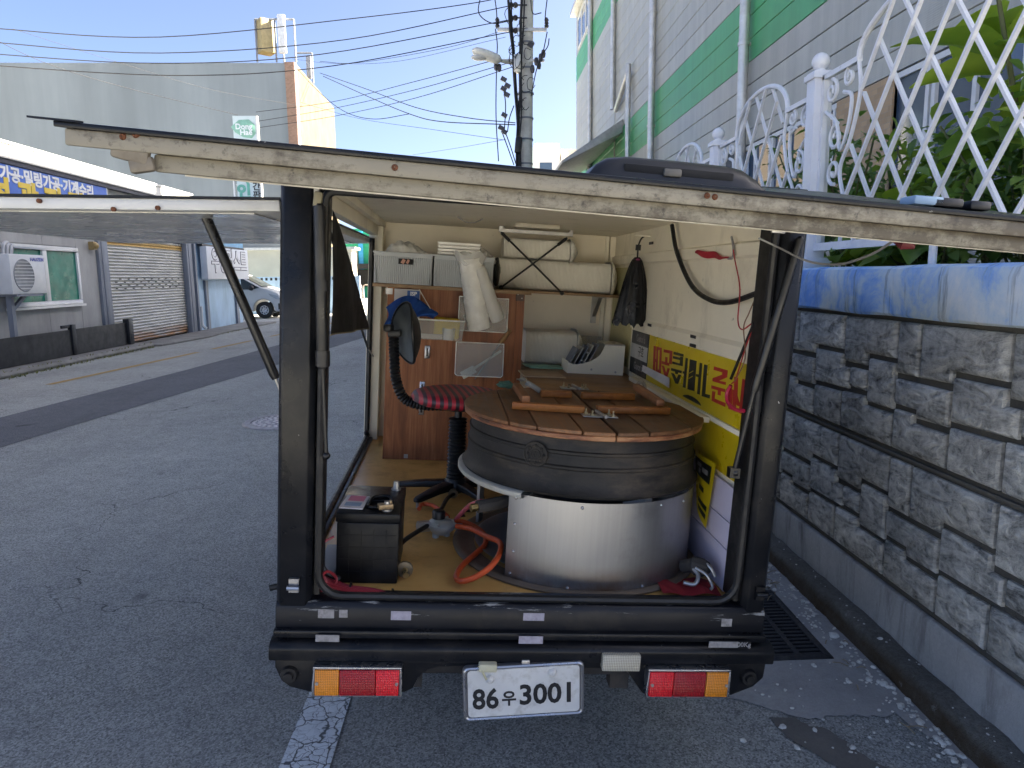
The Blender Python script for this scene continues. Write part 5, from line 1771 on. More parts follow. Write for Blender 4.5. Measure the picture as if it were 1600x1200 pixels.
part('strut_bracket', MB().obox(TY(314, 324, 2.2), (.07, .03, .018), (0, .05, 0)).obox(TY(320, 331, 2.2), (.024, .02, .03), (0, -.3, 0)), M_STRUT, s2)
s3 = strut(TY(1250, 374, 1.92), TY(1178, 612, 1.93), TY(1147, 738, 1.95), .0125, .0075)
part('strut_bracket', MB().obox(TY(1146, 738, 1.95), (.03, .025, .03)), M_STRUT, s3)
s4 = strut(TX(505, 330, -.41), TX(575, 545, -.41), TX(587, 562, -.41), .006, .004)

# ------------------------------------------------------------------ fittings inside the box
def m_ply():
    t = NT('reddish_plywood')
    g = t.noise(1.0, 6, .62, t.mapped((22, 22, 1.6)), 1.0)
    f = t.noise(1.0, 4, .7, t.mapped((160, 160, 6)))
    v = t.math('ADD', t.math('MULTIPLY', g, .7), t.math('MULTIPLY', f, .3))
    c = t.ramp(v, [(.34, (.15, .050, .018)), (.5, (.27, .095, .034)), (.66, (.40, .17, .07))])
    c = t.mix(t.rng(t.noise(2.2, 5, .65), .5, .75, 0, .4), c, (.10, .042, .02))
    t.set(c, .5, 0, .35)
    t.bump(f, .12, .002)
    return t.mat
M_PLY = m_ply()
def m_wood(name, dark, lite, rot=(0, 0, 0), sc=(30, 2, 30), burn=.0):
    t = NT(name)
    r = t.rand()
    co = t.new('ShaderNodeVectorMath'); co.operation = 'ADD'
    cb = t.new('ShaderNodeCombineXYZ'); t.link(t.math('MULTIPLY', r, 9), cb.inputs[0]); t.link(t.math('MULTIPLY', r, 5), cb.inputs[1])
    t.link(t.co, co.inputs[0]); t.link(cb.outputs[0], co.inputs[1])
    g = t.noise(1, 6, .65, t.mapped(sc, rot, co.outputs[0]), 1.3)
    c = t.mix(t.rng(g, .32, .68), dark, lite)
    c = t.mix(1.0, c, t.rng(r, 0, 1, .72, 1.22), 'MULTIPLY')
    c = t.mix(t.rng(t.noise(5.5, 7, .75), .46, .70, 0, .75), c, sc3(dark, .4))
    t.set(c, t.rng(g, .3, .7, .36, .6), 0, .4)
    t.bump(g, .2, .003)
    return t.mat
M_SHELF = m_wood('shelf_wood', (.26, .15, .07), (.42, .27, .14), sc=(2, 30, 30))
BY = 3.58
bd = part('plywood_panel', MB().box(-.305, .335, BY, BY + .018, FZ + .001, -.078), M_PLY, tk, label='reddish plywood panel standing behind the stool')
part('plywood_side', MB().box(.3355, .375, BY - .012, BY + .02, FZ + .001, -.078), M_PLY, tk)
for (a, b, w_, h_) in ((608, 455, .034, .03), (812, 463, .04, .045), (634, 713, .02, .02)):
    p = TY(a, b, BY - .004)
    hg = part('hinge', MB().box(p.x - w_ / 2, p.x + w_ / 2, BY - .004, BY - .0005 if a != 812 else BY - .0125, p.z - h_ / 2, p.z + h_ / 2) if a != 812 else MB().box(p.x - w_ / 2, p.x + w_ / 2, BY - .017, BY - .0125, p.z - h_ / 2, p.z + h_ / 2), M_ZINC if a != 812 else basic('dark_hinge', (.08, .05, .04), .5, .4), bd)
    part('screw', MB().cyl((p.x - w_ * .25, p.y - .018 if a == 812 else p.y - .003, p.z + h_ * .2), .003, .004, 8, 'Y').cyl((p.x + w_ * .25, p.y - .018 if a == 812 else p.y - .003, p.z - h_ * .2), .003, .004, 8, 'Y'), M_ZINC, hg)
for (a, b0, b1) in ((668, 540, 560), (660, 596, 648)):
    p, q = TY(a, b0, BY - .004), TY(a, b1, BY - .004)
    o = part('drawer_runner', MB().box(p.x - .013, p.x + .013, BY - .010, BY - .0005, q.z, p.z), M_CHROME, bd, bevel=.002)
    part('slot', MB().box(p.x - .004, p.x + .004, BY - .0115, BY - .0102, q.z + .012, p.z - .012), M_RUB, o)
part('shelf', MB().box(-.372, .40, 3.50, FY - .021, -.077, -.060), M_SHELF, tk, bevel=.002)
part('shelf', MB().box(.4005, .925, 3.80, FY - .021, -.073, -.060), M_SHELF, tk, bevel=.002)
p = TY(930, 478, 4.06)
part('shelf_bracket', MB().box(p.x - .016, p.x + .016, 4.088, 4.099, p.z - .10, -.075).beam((p.x, 4.085, p.z - .06), (p.x, 3.93, -.078), .022, .006).box(p.x - .016, p.x + .016, 3.90, 4.088, -.080, -.0735), M_ZINC, tk)
part('counter', MB().box(.378, .928, 2.90, FY - .021, -.478, -.458), m_wood('counter_wood', (.22, .11, .045), (.37, .21, .09), sc=(2, 26, 26)), tk)
part('counter_leg', MB().box(.38, .41, 2.93, 2.96, FZ + .001, -.478).box(.885, .915, 2.93, 2.96, FZ + .001, -.478), M_SHELF, tk)
part('side_rail', MB().box(.88, .915, 2.35, 3.35, -.456, -.436), M_CREAMI, tk, bevel=.003)

# yellow panel with big upside-down lettering on the right wall
M_YEL = basic('yellow_panel', (.66, .50, .012), .35, var=.06, scale=4, dirt=(.35, .27, .02), damt=.4)
M_LRED = basic('letter_red', (.45, .022, .022), .45, var=.08)
M_LBLK = basic('letter_black', (.018, .02, .016), .45)
SXP = .9272
yp = part('yellow_sign_panel', MB().box(SXP, .9297, 2.09, 3.215, -.432, -.2225), M_YEL, tk, label='yellow panel with large red and black upside-down lettering')
part('panel_trim', MB().box(.919, .9295, 2.08, 3.5, -.450, -.4325), M_CREAMI, tk, bevel=.002)
part('yellow_lower_panel', MB().box(.926, .9296, 2.09, 3.1, -.60, -.4505), M_YEL, tk)
def S(poly, m, d=0.0):
    pts = [TX(980 + a / 7.2727, 500 + b / 7.2727, SXP - .0012) for a, b in poly]
    n = len(pts)
    mb = MB()
    e = Vector((.0011, 0, 0))
    mb.add([p - Vector((d, 0, 0)) for p in pts] + [p + e for p in pts], [list(range(n)), [n + i for i in range(n)][::-1]] + [(i, (i + 1) % n, n + (i + 1) % n, n + i) for i in range(n)])
    return part('letter_stroke', mb, m, yp)
for q in ([(300, 293), (324, 298), (312, 590), (290, 583)], [(334, 302), (352, 307), (340, 600), (322, 594)], [(312, 440), (334, 446), (332, 480), (310, 474)],
          [(352, 307), (392, 318), (390, 350), (351, 338)], [(370, 343), (391, 350), (380, 612), (358, 606)], [(341, 560), (359, 566), (358, 606), (340, 600)],
          [(415, 333), (512, 352), (511, 386), (412, 366)], [(482, 380), (511, 386), (503, 505), (474, 496)], [(392, 465), (476, 488), (474, 522), (390, 498)], [(432, 418), (456, 425), (454, 482), (430, 476)],
          [(390, 515), (416, 522), (440, 600), (458, 545), (482, 552), (452, 648), (424, 640)],
          [(985, 527), (1140, 572), (1137, 612), (981, 567)], [(1082, 596), (1137, 612), (1132, 652), (1040, 690), (1118, 706), (1115, 738), (968, 696), (970, 660), (1078, 622)], [(957, 742), (1112, 786), (1108, 822), (955, 778)],
          [(1030, 800), (1062, 808), (1058, 858), (1026, 850)], [(965, 806), (1000, 815), (990, 896), (960, 884)], [(960, 880), (1116, 944), (1110, 988), (958, 918)],
          [(1150, 770), (1190, 782), (1190, 1022), (1148, 1008)], [(1214, 644), (1258, 655), (1250, 860), (1286, 985), (1240, 968), (1212, 860)], [(1195, 790), (1214, 796), (1240, 1040), (1198, 1026)],
          [(1308, 668), (1354, 681), (1304, 1070), (1266, 1056)], [(1128, 880), (1150, 888), (1150, 935), (1126, 926)]):
    S(q, M_LRED)
for q in ([(527, 360), (638, 388), (637, 418), (524, 390)], [(520, 408), (600, 428), (600, 456), (518, 436)], [(600, 415), (634, 420), (628, 525), (596, 516)], [(512, 470), (598, 494), (597, 518), (510, 496)],
          [(500, 545), (618, 577), (615, 606), (497, 574)], [(545, 575), (575, 583), (573, 618), (543, 610)], [(497, 600), (530, 608), (560, 668), (582, 618), (612, 626), (574, 728), (546, 720)],
          [(664, 430), (688, 436), (660, 772), (630, 764)], [(630, 580), (656, 588), (654, 615), (628, 607)], [(712, 446), (788, 466), (760, 808), (682, 786)],
          [(824, 485), (852, 492), (822, 848), (792, 838)], [(782, 612), (812, 620), (808, 650), (780, 642)], [(874, 504), (910, 513), (884, 838), (938, 852), (933, 892), (844, 864)],
          [(625, 862), (650, 850), (690, 850), (740, 870), (790, 905), (825, 945), (838, 975), (760, 935)]):
    S(q, M_LBLK)
for q in ([(706, 600), (752, 574), (752, 582), (706, 609)], [(700, 660), (746, 634), (746, 642), (700, 669)]): S(q, M_YEL, .0006)
bl = part('black_label_panel', MB().box(SXP, .9297, 3.225, 3.53, -.432, -.2225), basic('label_black', (.02, .02, .022), .5), tk)
part('label_grey_band', MB().box(SXP - .0008, SXP - .0001, 3.228, 3.527, -.285, -.2245), basic('label_grey', (.08, .08, .085), .5), bl)
part('label_white_band', MB().box(SXP - .0008, SXP - .0001, 3.228, 3.527, -.355, -.2855), basic('label_white', (.48, .48, .47), .5), bl)
for (s, yy, zz, sz, m) in (('Gason\'s', 3.36, -.255, .05, M_TAPE), ('구호', 3.34, -.32, .055, M_LBLK), ('Gason\'s', 3.37, -.392, .05, M_TAPE)):
    part('label_lettering', place(text_mb(s, sz, .0006, .0008), (SXP - .0012, yy, zz), (0, -1, 0), (0, 0, 1)), m, bl)
# latch marks and vent slots on the wall
for (a, b) in ((1083, 526), (1083, 540), (1018, 380), (1015, 508)):
    p = TX(a, b, .9175)
    part('slot', MB().box(.9165 if b > 400 and b < 530 else .9135, .9178, p.y - .03, p.y + .03, p.z - .006, p.z + .006), M_RUB, tk)
# black jumper hose looping on the wall, loose red wires
hp = spl([TX(1050, 352, .90), TX(1058, 395, .90), TX(1080, 445, .90), TX(1108, 468, .90), TX(1140, 472, .90), TX(1186, 457, .91)], 8)
part('wall_cable', MB().tube(hp, .009, 8), M_RUB, tk)
M_RWIRE = basic('red_wire', (.38, .02, .025), .5)
part('loose_wire', MB().tube(spl([TX(1143, 370, .915), TX(1148, 405, .90), TX(1156, 450, .89), TX(1153, 500, .89), TX(1160, 515, .89), TX(1178, 505, .90), TX(1166, 540, .89), TX(1150, 590, .89), TX(1143, 600, .885)], 6), .0022, 6), M_RWIRE, tk)
part('loose_wire', MB().tube(spl([TX(1182, 462, .91), TX(1170, 490, .89), TX(1162, 512, .89), TX(1164, 560, .885), TX(1148, 596, .885)], 6), .002, 6), basic('brown_wire', (.22, .12, .07), .5), tk)
part('wire_loop', MB().tube(spl([TX(1142, 602, .88), TX(1136, 615, .875), TX(1138, 630, .875), TX(1150, 640, .88), TX(1162, 642, .885)], 6), .0065, 6), basic('pink_red_tape', (.50, .02, .07), .4), tk)
part('thin_black_rod', MB().tube([TX(1178, 505, .895), TX(1142, 592, .885)], .005, 6), M_RUB, tk)
# roof wire dangling at the right of the opening and over the fence side
part('hatch_wire', MB().tube(spl([TY(1185, 372, 1.93), TY(1215, 386, 1.90), TY(1262, 408, 1.75), TY(1310, 413, 1.6), TY(1360, 398, 1.4), TY(1395, 377, 1.25)], 6), .0028, 6), basic('grey_wire', (.30, .29, .27), .5), tk)
part('hatch_wire_tape', MB().tube([TY(1398, 375, 1.22), TY(1412, 381, 1.20), TY(1428, 386, 1.2)], [.005, .011, .004], 8), basic('dark_red_tape', (.12, .015, .02), .5), tk)

# ================================================================== THINGS IN THE TRUCK
def T_(name, label, cat, base, group=None): return thing(name, label, cat, base, MT, group)
def TS(name, mb, mat, label, cat, base, group=None, **kw): return solo(name, mb, mat, label, cat, base, MT, group, **kw)
KX, KY = .485, 2.45              # axis of the cauldron
def pol(r, deg, z): return (KX + r * math.cos(R(deg)), KY + r * math.sin(R(deg)), z)

# ---- stove: steel skirt, flange, base ring, burner
def m_brushed():
    t = NT('brushed_steel')
    v = t.noise(1, 4, .6, t.mapped((110, 110, 1.5)))
    s = t.noise(2.6, 5, .6)
    c = t.mix(t.rng(v, .3, .7), (.355, .355, .36), (.39, .39, .395))
    z = t.sep()[2]
    low = t.rng(z, .0, .09, 1, 0)
    st = t.noise(5, 6, .7)
    c = t.mix(t.math('MULTIPLY', low, t.rng(st, .35, .6)), c, (.22, .13, .075))
    c = t.mix(t.rng(t.noise(3.3, 6, .72), .58, .72, 0, .5), c, (.20, .19, .18))
    t.set(c, t.rng(s, .3, .7, .28, .42), .85, .5)
    t.bump(t.math('ADD', t.math('MULTIPLY', v, .25), t.noise(2.2, 3)), .08, .01)
    return t.mat
M_BRUSH = m_brushed()
st = T_('gas_stove', 'round brushed steel stove drum under the cauldron', 'stove', (KX, KY, FZ))
SA0, SA1 = 228, 475     # skirt runs from the front left round the right side
part('skirt', MB().lathe([(.403, -.945), (.406, -.945), (.406, -.66), (.403, -.66)], (KX, KY, 0), 72, SA0, SA1), M_BRUSH, st, smooth=40)
part('top_flange', MB().lathe([(.30, -.668), (.425, -.668), (.430, -.662), (.430, -.652), (.425, -.648), (.30, -.648), (.30, -.668)], (KX, KY, 0), 44, 108, 236), basic('flange_grey', (.46, .46, .42), .55, .2, dirt=(.14, .12, .09), damt=.6), st, smooth=40)
part('base_ring', MB().lathe([(.36, -.9485), (.433, -.9485), (.436, -.942), (.430, -.937), (.412, -.936), (.405, -.940), (.36, -.940)], (KX, KY, 0), 72), basic('base_ring_steel', (.20, .16, .12), .55, .4, dirt=(.10, .06, .03), damt=.7), st, smooth=40)
part('drip_tray', MB().lathe([(.001, -.943), (.33, -.943), (.352, -.925), (.358, -.925)], (KX, KY, 0), 64), basic('tray_steel', (.34, .37, .42), .4, .5, var=.2, dirt=(.15, .13, .11), damt=.5), st, smooth=40)
sc = MB()
for (d, z) in ((232, -.675), (232, -.76), (232, -.85), (231, -.925), (262, -.675), (300, -.675), (258, -.935), (293, -.935), (318, -.685)):
    part('screw', MB().ball(pol(.4065, d, z), .0055, 8, 6), M_CHROME, st)
for d in (150, 90, 30, 330):
    part('leg', MB().obox(pol(.385, d, -.80), (.012, .035, .27), (0, 0, R(d))), M_ZINC, st)
part('burner', MB().lathe([(.001, -.74), (.15, -.74), (.17, -.76), (.17, -.79), (.12, -.81), (.001, -.81)], (KX, KY, 0), 24), M_UND, st)
b0 = Vector(pol(.40, 213, -.735))
bn = part('gas_valve', MB().tube([b0 + Vector((.14, .10, 0)), b0 + Vector((.02, .01, 0)), b0 + Vector((-.03, -.01, -.004))], .021, 10), M_UND, st)
part('valve_nut', MB().tube([b0 + Vector((-.03, -.01, -.004)), b0 + Vector((-.052, -.018, -.006))], .013, 6), basic('brass', (.42, .30, .12), .35, .9), bn)

# ---- cauldron
def m_castiron():
    t = NT('sooty_cast_iron')
    c = t.mix(t.rng(t.noise(5, 6, .65), .3, .7), (.012, .012, .012), (.032, .030, .028))
    d = t.noise(3.4, 7, .7, t.mapped((1, 1, 3)))
    c = t.mix(t.rng(d, .5, .72, 0, .7), c, (.12, .095, .07))
    t.set(c, t.rng(d, .3, .7, .48, .7), .3, .4)
    t.bump(t.noise(70, 4, .7), .35, .004)
    return t.mat
M_CAST = m_castiron()
ck = T_('iron_cauldron', 'big black cast iron cauldron with round emblem sitting in the steel stove', 'cauldron', (KX, KY, -.648))
part('body', MB().lathe([(.001, -.70), (.30, -.69), (.29, -.646), (.412, -.646), (.416, -.638), (.404, -.625), (.398, -.60), (.396, -.566), (.400, -.562), (.400, -.555), (.395, -.551), (.391, -.52), (.395, -.517), (.395, -.509), (.390, -.506),
                           (.386, -.478), (.383, -.468), (.35, -.468), (.345, -.50), (.001, -.55)], (KX, KY, 0), 96), M_CAST, ck, smooth=30)
ea = 239.5
ex, ey, ez = pol(.394, ea, -.528)
eu = Vector((-math.sin(R(ea)), math.cos(R(ea)), 0)); en = Vector((math.cos(R(ea)), math.sin(R(ea)), 0))
def EP(u, v, d): return Vector((ex, ey, ez)) + eu * u + Vector((0, 0, v)) + en * d
em = part('emblem', MB().lathe([(.001, 0), (.040, 0), (.040, .004), (.001, .004)], (0, 0, 0), 28), M_CAST, ck)
me = em.data
Mrot = Matrix((eu, Vector((0, 0, 1)), en)).transposed()
for v in me.vertices:
    q = v.co + BASE[em][1]
    v.co = Mrot @ Vector((q.x, q.y, q.z)) + Vector((ex, ey, ez)) - BASE[em][1]
def ring3(r, tube, n=28): return MB().tube([EP(r * math.cos(2 * math.pi * i / n), r * math.sin(2 * math.pi * i / n), .005) for i in range(n)], tube, 6, closed=True)
part('emblem_ring', ring3(.038, .0028), M_CAST, em)
part('emblem_ring', ring3(.015, .002, 18), M_CAST, em)
part('emblem_ring', ring3(.026, .0016, 22), M_CAST, em)
dm = MB()
for k in range(8):
    a = 2 * math.pi * k / 8
    dm.ball(EP(.0265 * math.cos(a), .0265 * math.sin(a), .005), .0055, 6, 4)
dm.tube([EP(0, -.008, .006), EP(0, .008, .006)], .003, 5).tube([EP(-.005, -.006, .006), EP(-.005, .006, .006)], .002, 5)
part('emblem_petals', dm, M_CAST, em)

# ---- wooden lid
M_LID = m_wood('lid_plank', (.105, .046, .021), (.26, .122, .052), sc=(28, 2, 28))
def m_lid_edge():
    t = NT('lid_rim_wood')
    g = t.noise(8, 6, .7, t.mapped((1, 1, 5)))
    c = t.ramp(g, [(.35, (.05, .022, .014)), (.48, (.21, .075, .03)), (.62, (.38, .19, .085))])
    t.set(c, .55)
    t.bump(g, .3, .004)
    return t.mat
M_LIDE = m_lid_edge()
ld = T_('wooden_lid', 'round dark wooden plank lid covering the cauldron', 'lid', (KX, KY, -.466))
LR = .418
cuts = [-.418, -.285, -.205, -.075, .028, .135, .30, .418]
def strip(x0, x1, r, n=14):
    a = []
    for i in range(n + 1):
        x = x0 + (x1 - x0) * i / n
        x = max(-r + 1e-4, min(r - 1e-4, x))
        a.append((x, -math.sqrt(r * r - x * x)))
    b = [(x, -y) for x, y in a[::-1]]
    out = []
    for p in a + b:
        if not out or (Vector(p) - Vector(out[-1])).length > 1e-3: out.append(p)
    return out
for k in range(7):
    g = .004 if k in (3, 4) else .0018
    pl = strip(cuts[k] + g, cuts[k + 1] - g, LR)
    part('plank', MB().prism([(KX + x, KY + y) for x, y in pl], -.449 + .0006 * (k % 3), -.437 + .0008 * (k % 3), 2), M_LID, ld, bevel=.002, seg=1)
for (x0, x1) in ((-.414, .026), (.030, .414)):
    pl = strip(x0, x1, LR - .003, 26)
    part('rim_board', MB().prism([(KX + x, KY + y) for x, y in pl], -.4655, -.4495, 2), M_LIDE, ld, bevel=.002, seg=1)
M_ORW = m_wood('orange_batten', (.42, .13, .022), (.62, .24, .05), sc=(3, 30, 30))
LT = -.4345
def bar(px0, py0, px1, py1, wd, h, z=LT):
    a, b = TZ(700 + px0 / 2.963, 560 + py0 / 2.963, z + h), TZ(700 + px1 / 2.963, 560 + py1 / 2.963, z + h)
    a.z = b.z = z + h / 2
    return MB().beam(a, b, wd, h)
for q in ((298, 200, 633, 222), (690, 218, 1025, 226), (430, 147, 572, 152), (620, 157, 862, 163)):
    part('batten', bar(*q, .03, .024), M_ORW, ld, bevel=.003)
for q in ((318, 112, 362, 172), (872, 116, 985, 190)):
    part('handle', bar(*q, .03, .026, LT + .0245), m_wood('handle_wood', (.22, .08, .03), (.38, .17, .07), sc=(30, 3, 30)), ld, bevel=.006)
for (a, b) in ((700, 268), (585, 140)):
    p = TZ(700 + a / 2.963, 560 + b / 2.963, LT)
    hg = part('hinge', MB().box(p.x - .058, p.x + .058, p.y - .028, p.y + .028, LT + .0006, LT + .0035), M_ZINC, ld, bevel=.001)
    part('hinge_knuckle', MB().tube([(p.x + .012, p.y - .05, LT + .008), (p.x - .0, p.y + .05, LT + .008)], .006, 8), M_ZINC, hg)
    for (dx, dy) in ((-.042, .016), (-.025, -.010), (.035, .014), (.044, -.012)):
        part('bolt', MB().cyl((p.x + dx, p.y + dy, LT + .0035), .0065, .006, 6).cyl((p.x + dx, p.y + dy, LT + .0095), .003, .012, 8), basic('brass_bolt', (.50, .42, .26), .3, .8), hg)
# cotton glove and rope on the lid
def blob(c, s, seed, amp=.25, n=16, k=12, fr=7.0):
    rs = random.Random(seed)
    ph = [rs.uniform(0, 6.28) for _ in range(9)]
    mb = MB().ball((0, 0, 0), 1, n, k)
    out = []
    for p in mb.v:
        w_ = 1 + amp * (math.sin(p.x * fr * .5 + ph[0]) * math.sin(p.y * fr * .6 + ph[1]) + .6 * math.sin(p.z * fr + ph[2] + p.x * 3) + .4 * math.sin(p.x * fr * 1.7 + p.y * fr * 1.3 + ph[3]))
        out.append(Vector(c) + Vector((p.x * s[0] * w_, p.y * s[1] * w_, p.z * s[2] * w_)))
    mb.v = out
    return mb
gp = TZ(812, 605, LT + .02)
gl = T_('cotton_glove', 'grubby white and green work glove draped over the left lid handle', 'glove', (gp.x, gp.y, LT + .001))
def drape(u, v):
    x = gp.x + .012 + .085 * (u - .3); y = gp.y - .01 + .05 * (v - .5)
    return (x, y, LT + .052 - 1.5 * max(0, u - .35) ** 1.3 * .05 + .004 * math.sin(u * 14 + v * 5) + .004 * math.cos(v * 9))
mb = MB().grid(drape, 14, 8)
part('cloth', mb, basic('glove_cotton', (.42, .40, .33), .9, var=.2, scale=40, bump=.5, bscale=250), gl, smooth=60, fix=False)
part('cuff', blob((gp.x - .055, gp.y + .01, LT + .026), (.035, .025, .014), 5), basic('glove_green', (.10, .22, .15), .8), gl, smooth=60)
part('finger', MB().tube(spl([(gp.x + .02, gp.y - .03, LT + .045), (gp.x + .05, gp.y - .035, LT + .03), (gp.x + .075, gp.y - .03, LT + .014)], 4), .010, 8), basic('glove_grey', (.36, .36, .32), .9), gl)
rp = TZ(1001, 605, LT + .03)
rpo = MB().tube([rp + Vector((.018 * math.cos(a), .005 * math.sin(a * 2), .022 * math.sin(a))) for a in [R(20 * i) for i in range(18)]], .007, 7, closed=True)
TS('rope_ring', rpo, basic('cotton_rope', (.52, .47, .36), .9, bump=.6, bscale=200), 'loop of white rope round the right lid handle', 'rope', rp)

# ---- swivel stool
SX, SY = .060, 3.02
sto = T_('swivel_stool', 'swivel stool with red and black striped seat and ribbed black stem', 'stool', (SX, SY, FZ))
def m_stripe():
    t = NT('striped_seat')
    s = t.sep()
    wv = t.math('SINE', t.math('MULTIPLY', t.math('ADD', s[0], t.math('MULTIPLY', s[1], .15)), 205.0))
    c = t.mix(t.rng(wv, -.15, .15), (.035, .02, .028), (.40, .022, .042))
    c = t.mix(t.rng(t.noise(4, 5, .6), .5, .72, 0, .35), c, (.35, .26, .27))
    t.set(c, .42, 0, .45)
    return t.mat
M_BPL = basic('black_plastic', (.008, .0085, .0095), .42, var=.2, scale=10)
SZ = -.515
part('seat', MB().lathe([(.001, SZ - .03), (.175, SZ - .03), (.198, SZ - .018), (.205, SZ), (.196, SZ + .016), (.16, SZ + .027), (.08, SZ + .030), (.001, SZ + .031)], (SX, SY, 0), 40), m_stripe(), sto, smooth=60)
part('seat_pan', MB().lathe([(.001, SZ - .048), (.10, SZ - .048), (.15, SZ - .0305), (.001, SZ - .0305)], (SX, SY, 0), 28), M_BPL, sto)
cp_ = []
zz = SZ - .06
prof = [(.016, SZ - .048), (.016, SZ - .09), (.030, SZ - .092)]
while zz > SZ - .345:
    pass
    zz -= .016
    if zz < SZ - .09: prof += [(.041, zz - .004), (.033, zz - .012)]
prof += [(.036, SZ - .362)]
part('column', MB().lathe(prof, (SX, SY, 0), 20), M_BPL, sto, smooth=50)
part('hub', MB().lathe([(.04, SZ - .358), (.05, SZ - .374), (.05, SZ - .404), (.001, SZ - .408)], (SX, SY, 0), 20), M_BPL, sto)
for k, a in enumerate((177, 232, 305, 20, 95)):
    d = Vector((math.cos(R(a)), math.sin(R(a)), 0))
    c0 = Vector((SX, SY, SZ - .387))
    L_ = .265 if k != 2 else .2
    mb = MB()
    s_ = Vector((-d.y, d.x, 0))
    vs = []
    for (u, hw, zt, zb) in ((.03, .026, .018, -.018), (.5, .022, .012, -.016), (.93, .017, -.004, -.024), (1, .010, -.008, -.022)):
        for (sx_, z) in ((-1, zb), (1, zb), (1, zt), (-1, zt)): vs.append(c0 + d * L_ * u + s_ * hw * sx_ + Vector((0, 0, z)))
    fs = [(0, 1, 2, 3), (15, 14, 13, 12)]
    for i in range(3):
        for j in range(4): fs.append((i * 4 + j, i * 4 + (j + 1) % 4, (i + 1) * 4 + (j + 1) % 4, (i + 1) * 4 + j))
    mb.add(vs, fs)
    lg = part('leg', mb, M_BPL, sto, bevel=.004)
    part('glide', MB().cyl(c0 + d * L_ * .94 + Vector((0, 0, FZ + .001 - c0.z)), .006, c0.z - .02 - FZ, 8), M_ZINC, lg)
bpts = spl([(SX - .06, SY, SZ - .042), (SX - .16, SY + .01, SZ - .045), (SX - .235, SY + .015, SZ - .02), (SX - .272, SY + .02, SZ + .06), (SX - .283, SY + .02, SZ + .16), (SX - .288, SY + .02, SZ + .245)], 12)
part('back_stem', MB().tube(bpts, [.019 if i % 2 else .0245 for i in range(len(bpts))], 12), M_BPL, sto, smooth=50)
part('stem_knob', MB().obox((SX - .285, SY + .02, SZ + .255), (.055, .04, .03), (0, -.1, 0)).cyl((SX - .31, SY + .02, SZ + .262), .022, .03, 12), M_BPL, sto, bevel=.006)
# oval backrest turned edge-on to the viewer
bc = Vector((SX - .225, SY - .005, SZ + .262))
nb = Vector((.86, .42, .1)).normalized()
ub = Vector((0, 0, 1)); sb = ub.cross(nb).normalized(); ub = nb.cross(sb)
def backg(r_, off, bulge):
    def fn(u, v):
        a = v * 2 * math.pi
        q = min(1, u)
        return bc + sb * (.115 * q * math.cos(a)) + ub * (.128 * q * math.sin(a)) + nb * (off + bulge * (1 - q * q) - .30 * (.115 * q * math.cos(a)) ** 2 * 8)
    return fn
part('backrest', MB().grid(backg(1, .0, -.012), 8, 32), basic('back_shell', (.09, .105, .115), .45), sto, smooth=60)
part('back_cushion', MB().grid(backg(1, .004, .045), 8, 32), basic('back_pad', (.018, .018, .020), .5), sto, smooth=60)
part('back_piping', MB().tube([backg(1, .002, 0)(1, i / 32) for i in range(32)], .006, 8, closed=True), M_BPL, sto)

# ---- battery with cables and gas fittings
bt = T_('car_battery', 'black car battery with a pink and white card on top in the left corner', 'battery', (-.21, 2.25, FZ))
bx0, bx1, by0, by1, bz0, bz1 = -.308, -.122, 2.09, 2.37, FZ + .001, -.725
M_BAT = basic('battery_black', (.006, .0065, .008), .4, var=.3, scale=9, dirt=(.05, .05, .05), damt=.35, spec=.22)
cs_ = part('case', MB().box(bx0, bx1, by0, by1, bz0, bz1 - .03), M_BAT, bt, bevel=.005)
gm = MB()
for k in range(1, 5):
    z = bz0 + (bz1 - .03 - bz0) * k / 5
    gm.box(bx0 + .006, bx1 - .006, by0 - .0012, by0 + .001, z - .0012, z + .0012)
for k in range(1, 5):
    x = bx0 + (bx1 - bx0) * k / 5
    gm.box(x - .0012, x + .0012, by0 - .001, by0 + .001, bz0 + .01, bz1 - .05)
part('case_ribs', gm, M_BAT, cs_)
part('cover', MB().box(bx0 - .003, bx1 + .003, by0 - .003, by1 + .003, bz1 - .0295, bz1), M_BAT, bt, bevel=.004)
part('vent_strip', MB().box(bx0 + .03, bx1 - .03, by0 + .11, by0 + .16, bz1, bz1 + .007), M_BAT, bt, bevel=.002)
part('carry_handle', MB().tube(spl([(bx0 + .085, by0 + .05, bz1 + .005), (bx0 + .095, by0 + .12, bz1 + .012), (bx1 - .04, by0 + .13, bz1 + .012), (bx1 - .03, by0 + .05, bz1 + .006), (bx0 + .09, by0 + .045, bz1 + .005)], 5), .0055, 8), M_BAT, bt)
for (x, y) in ((bx1 - .028, by1 - .035), (bx1 - .04, by0 + .032)):
    part('terminal', MB().cyl((x, y, bz1), .016, .006, 14).lathe([(.011, .006), (.009, .03), (.001, .03)], (x, y, bz1), 14), M_ZINC, bt)
part('terminal_clamp', MB().obox((bx1 - .045, by0 + .03, bz1 + .014), (.045, .024, .016), (0, 0, .3)).cyl((bx1 - .03, by0 + .035, bz1 + .02), .006, .012, 6), basic('clamp_brass', (.30, .22, .13), .45, .7), bt, bevel=.002)
cdp = T_('paper_card', 'pink and white printed card lying on the car battery', 'card', (-.27, 2.17, bz1 + .0005))
part('sheet', MB().obox((bx0 + .042, by0 + .085, bz1 + .006), (.072, .11, .004), (.04, 0, -.1)), basic('card_white', (.58, .56, .58), .6), cdp)
part('pink_print', MB().obox((bx0 + .046, by0 + .112, bz1 + .0095), (.05, .045, .0006), (.04, 0, -.1)), basic('card_pink', (.55, .16, .24), .6), cdp)
part('blue_print', MB().obox((bx0 + .040, by0 + .062, bz1 + .0075), (.05, .03, .0006), (.04, 0, -.1)), basic('card_blue', (.22, .30, .42), .6), cdp)
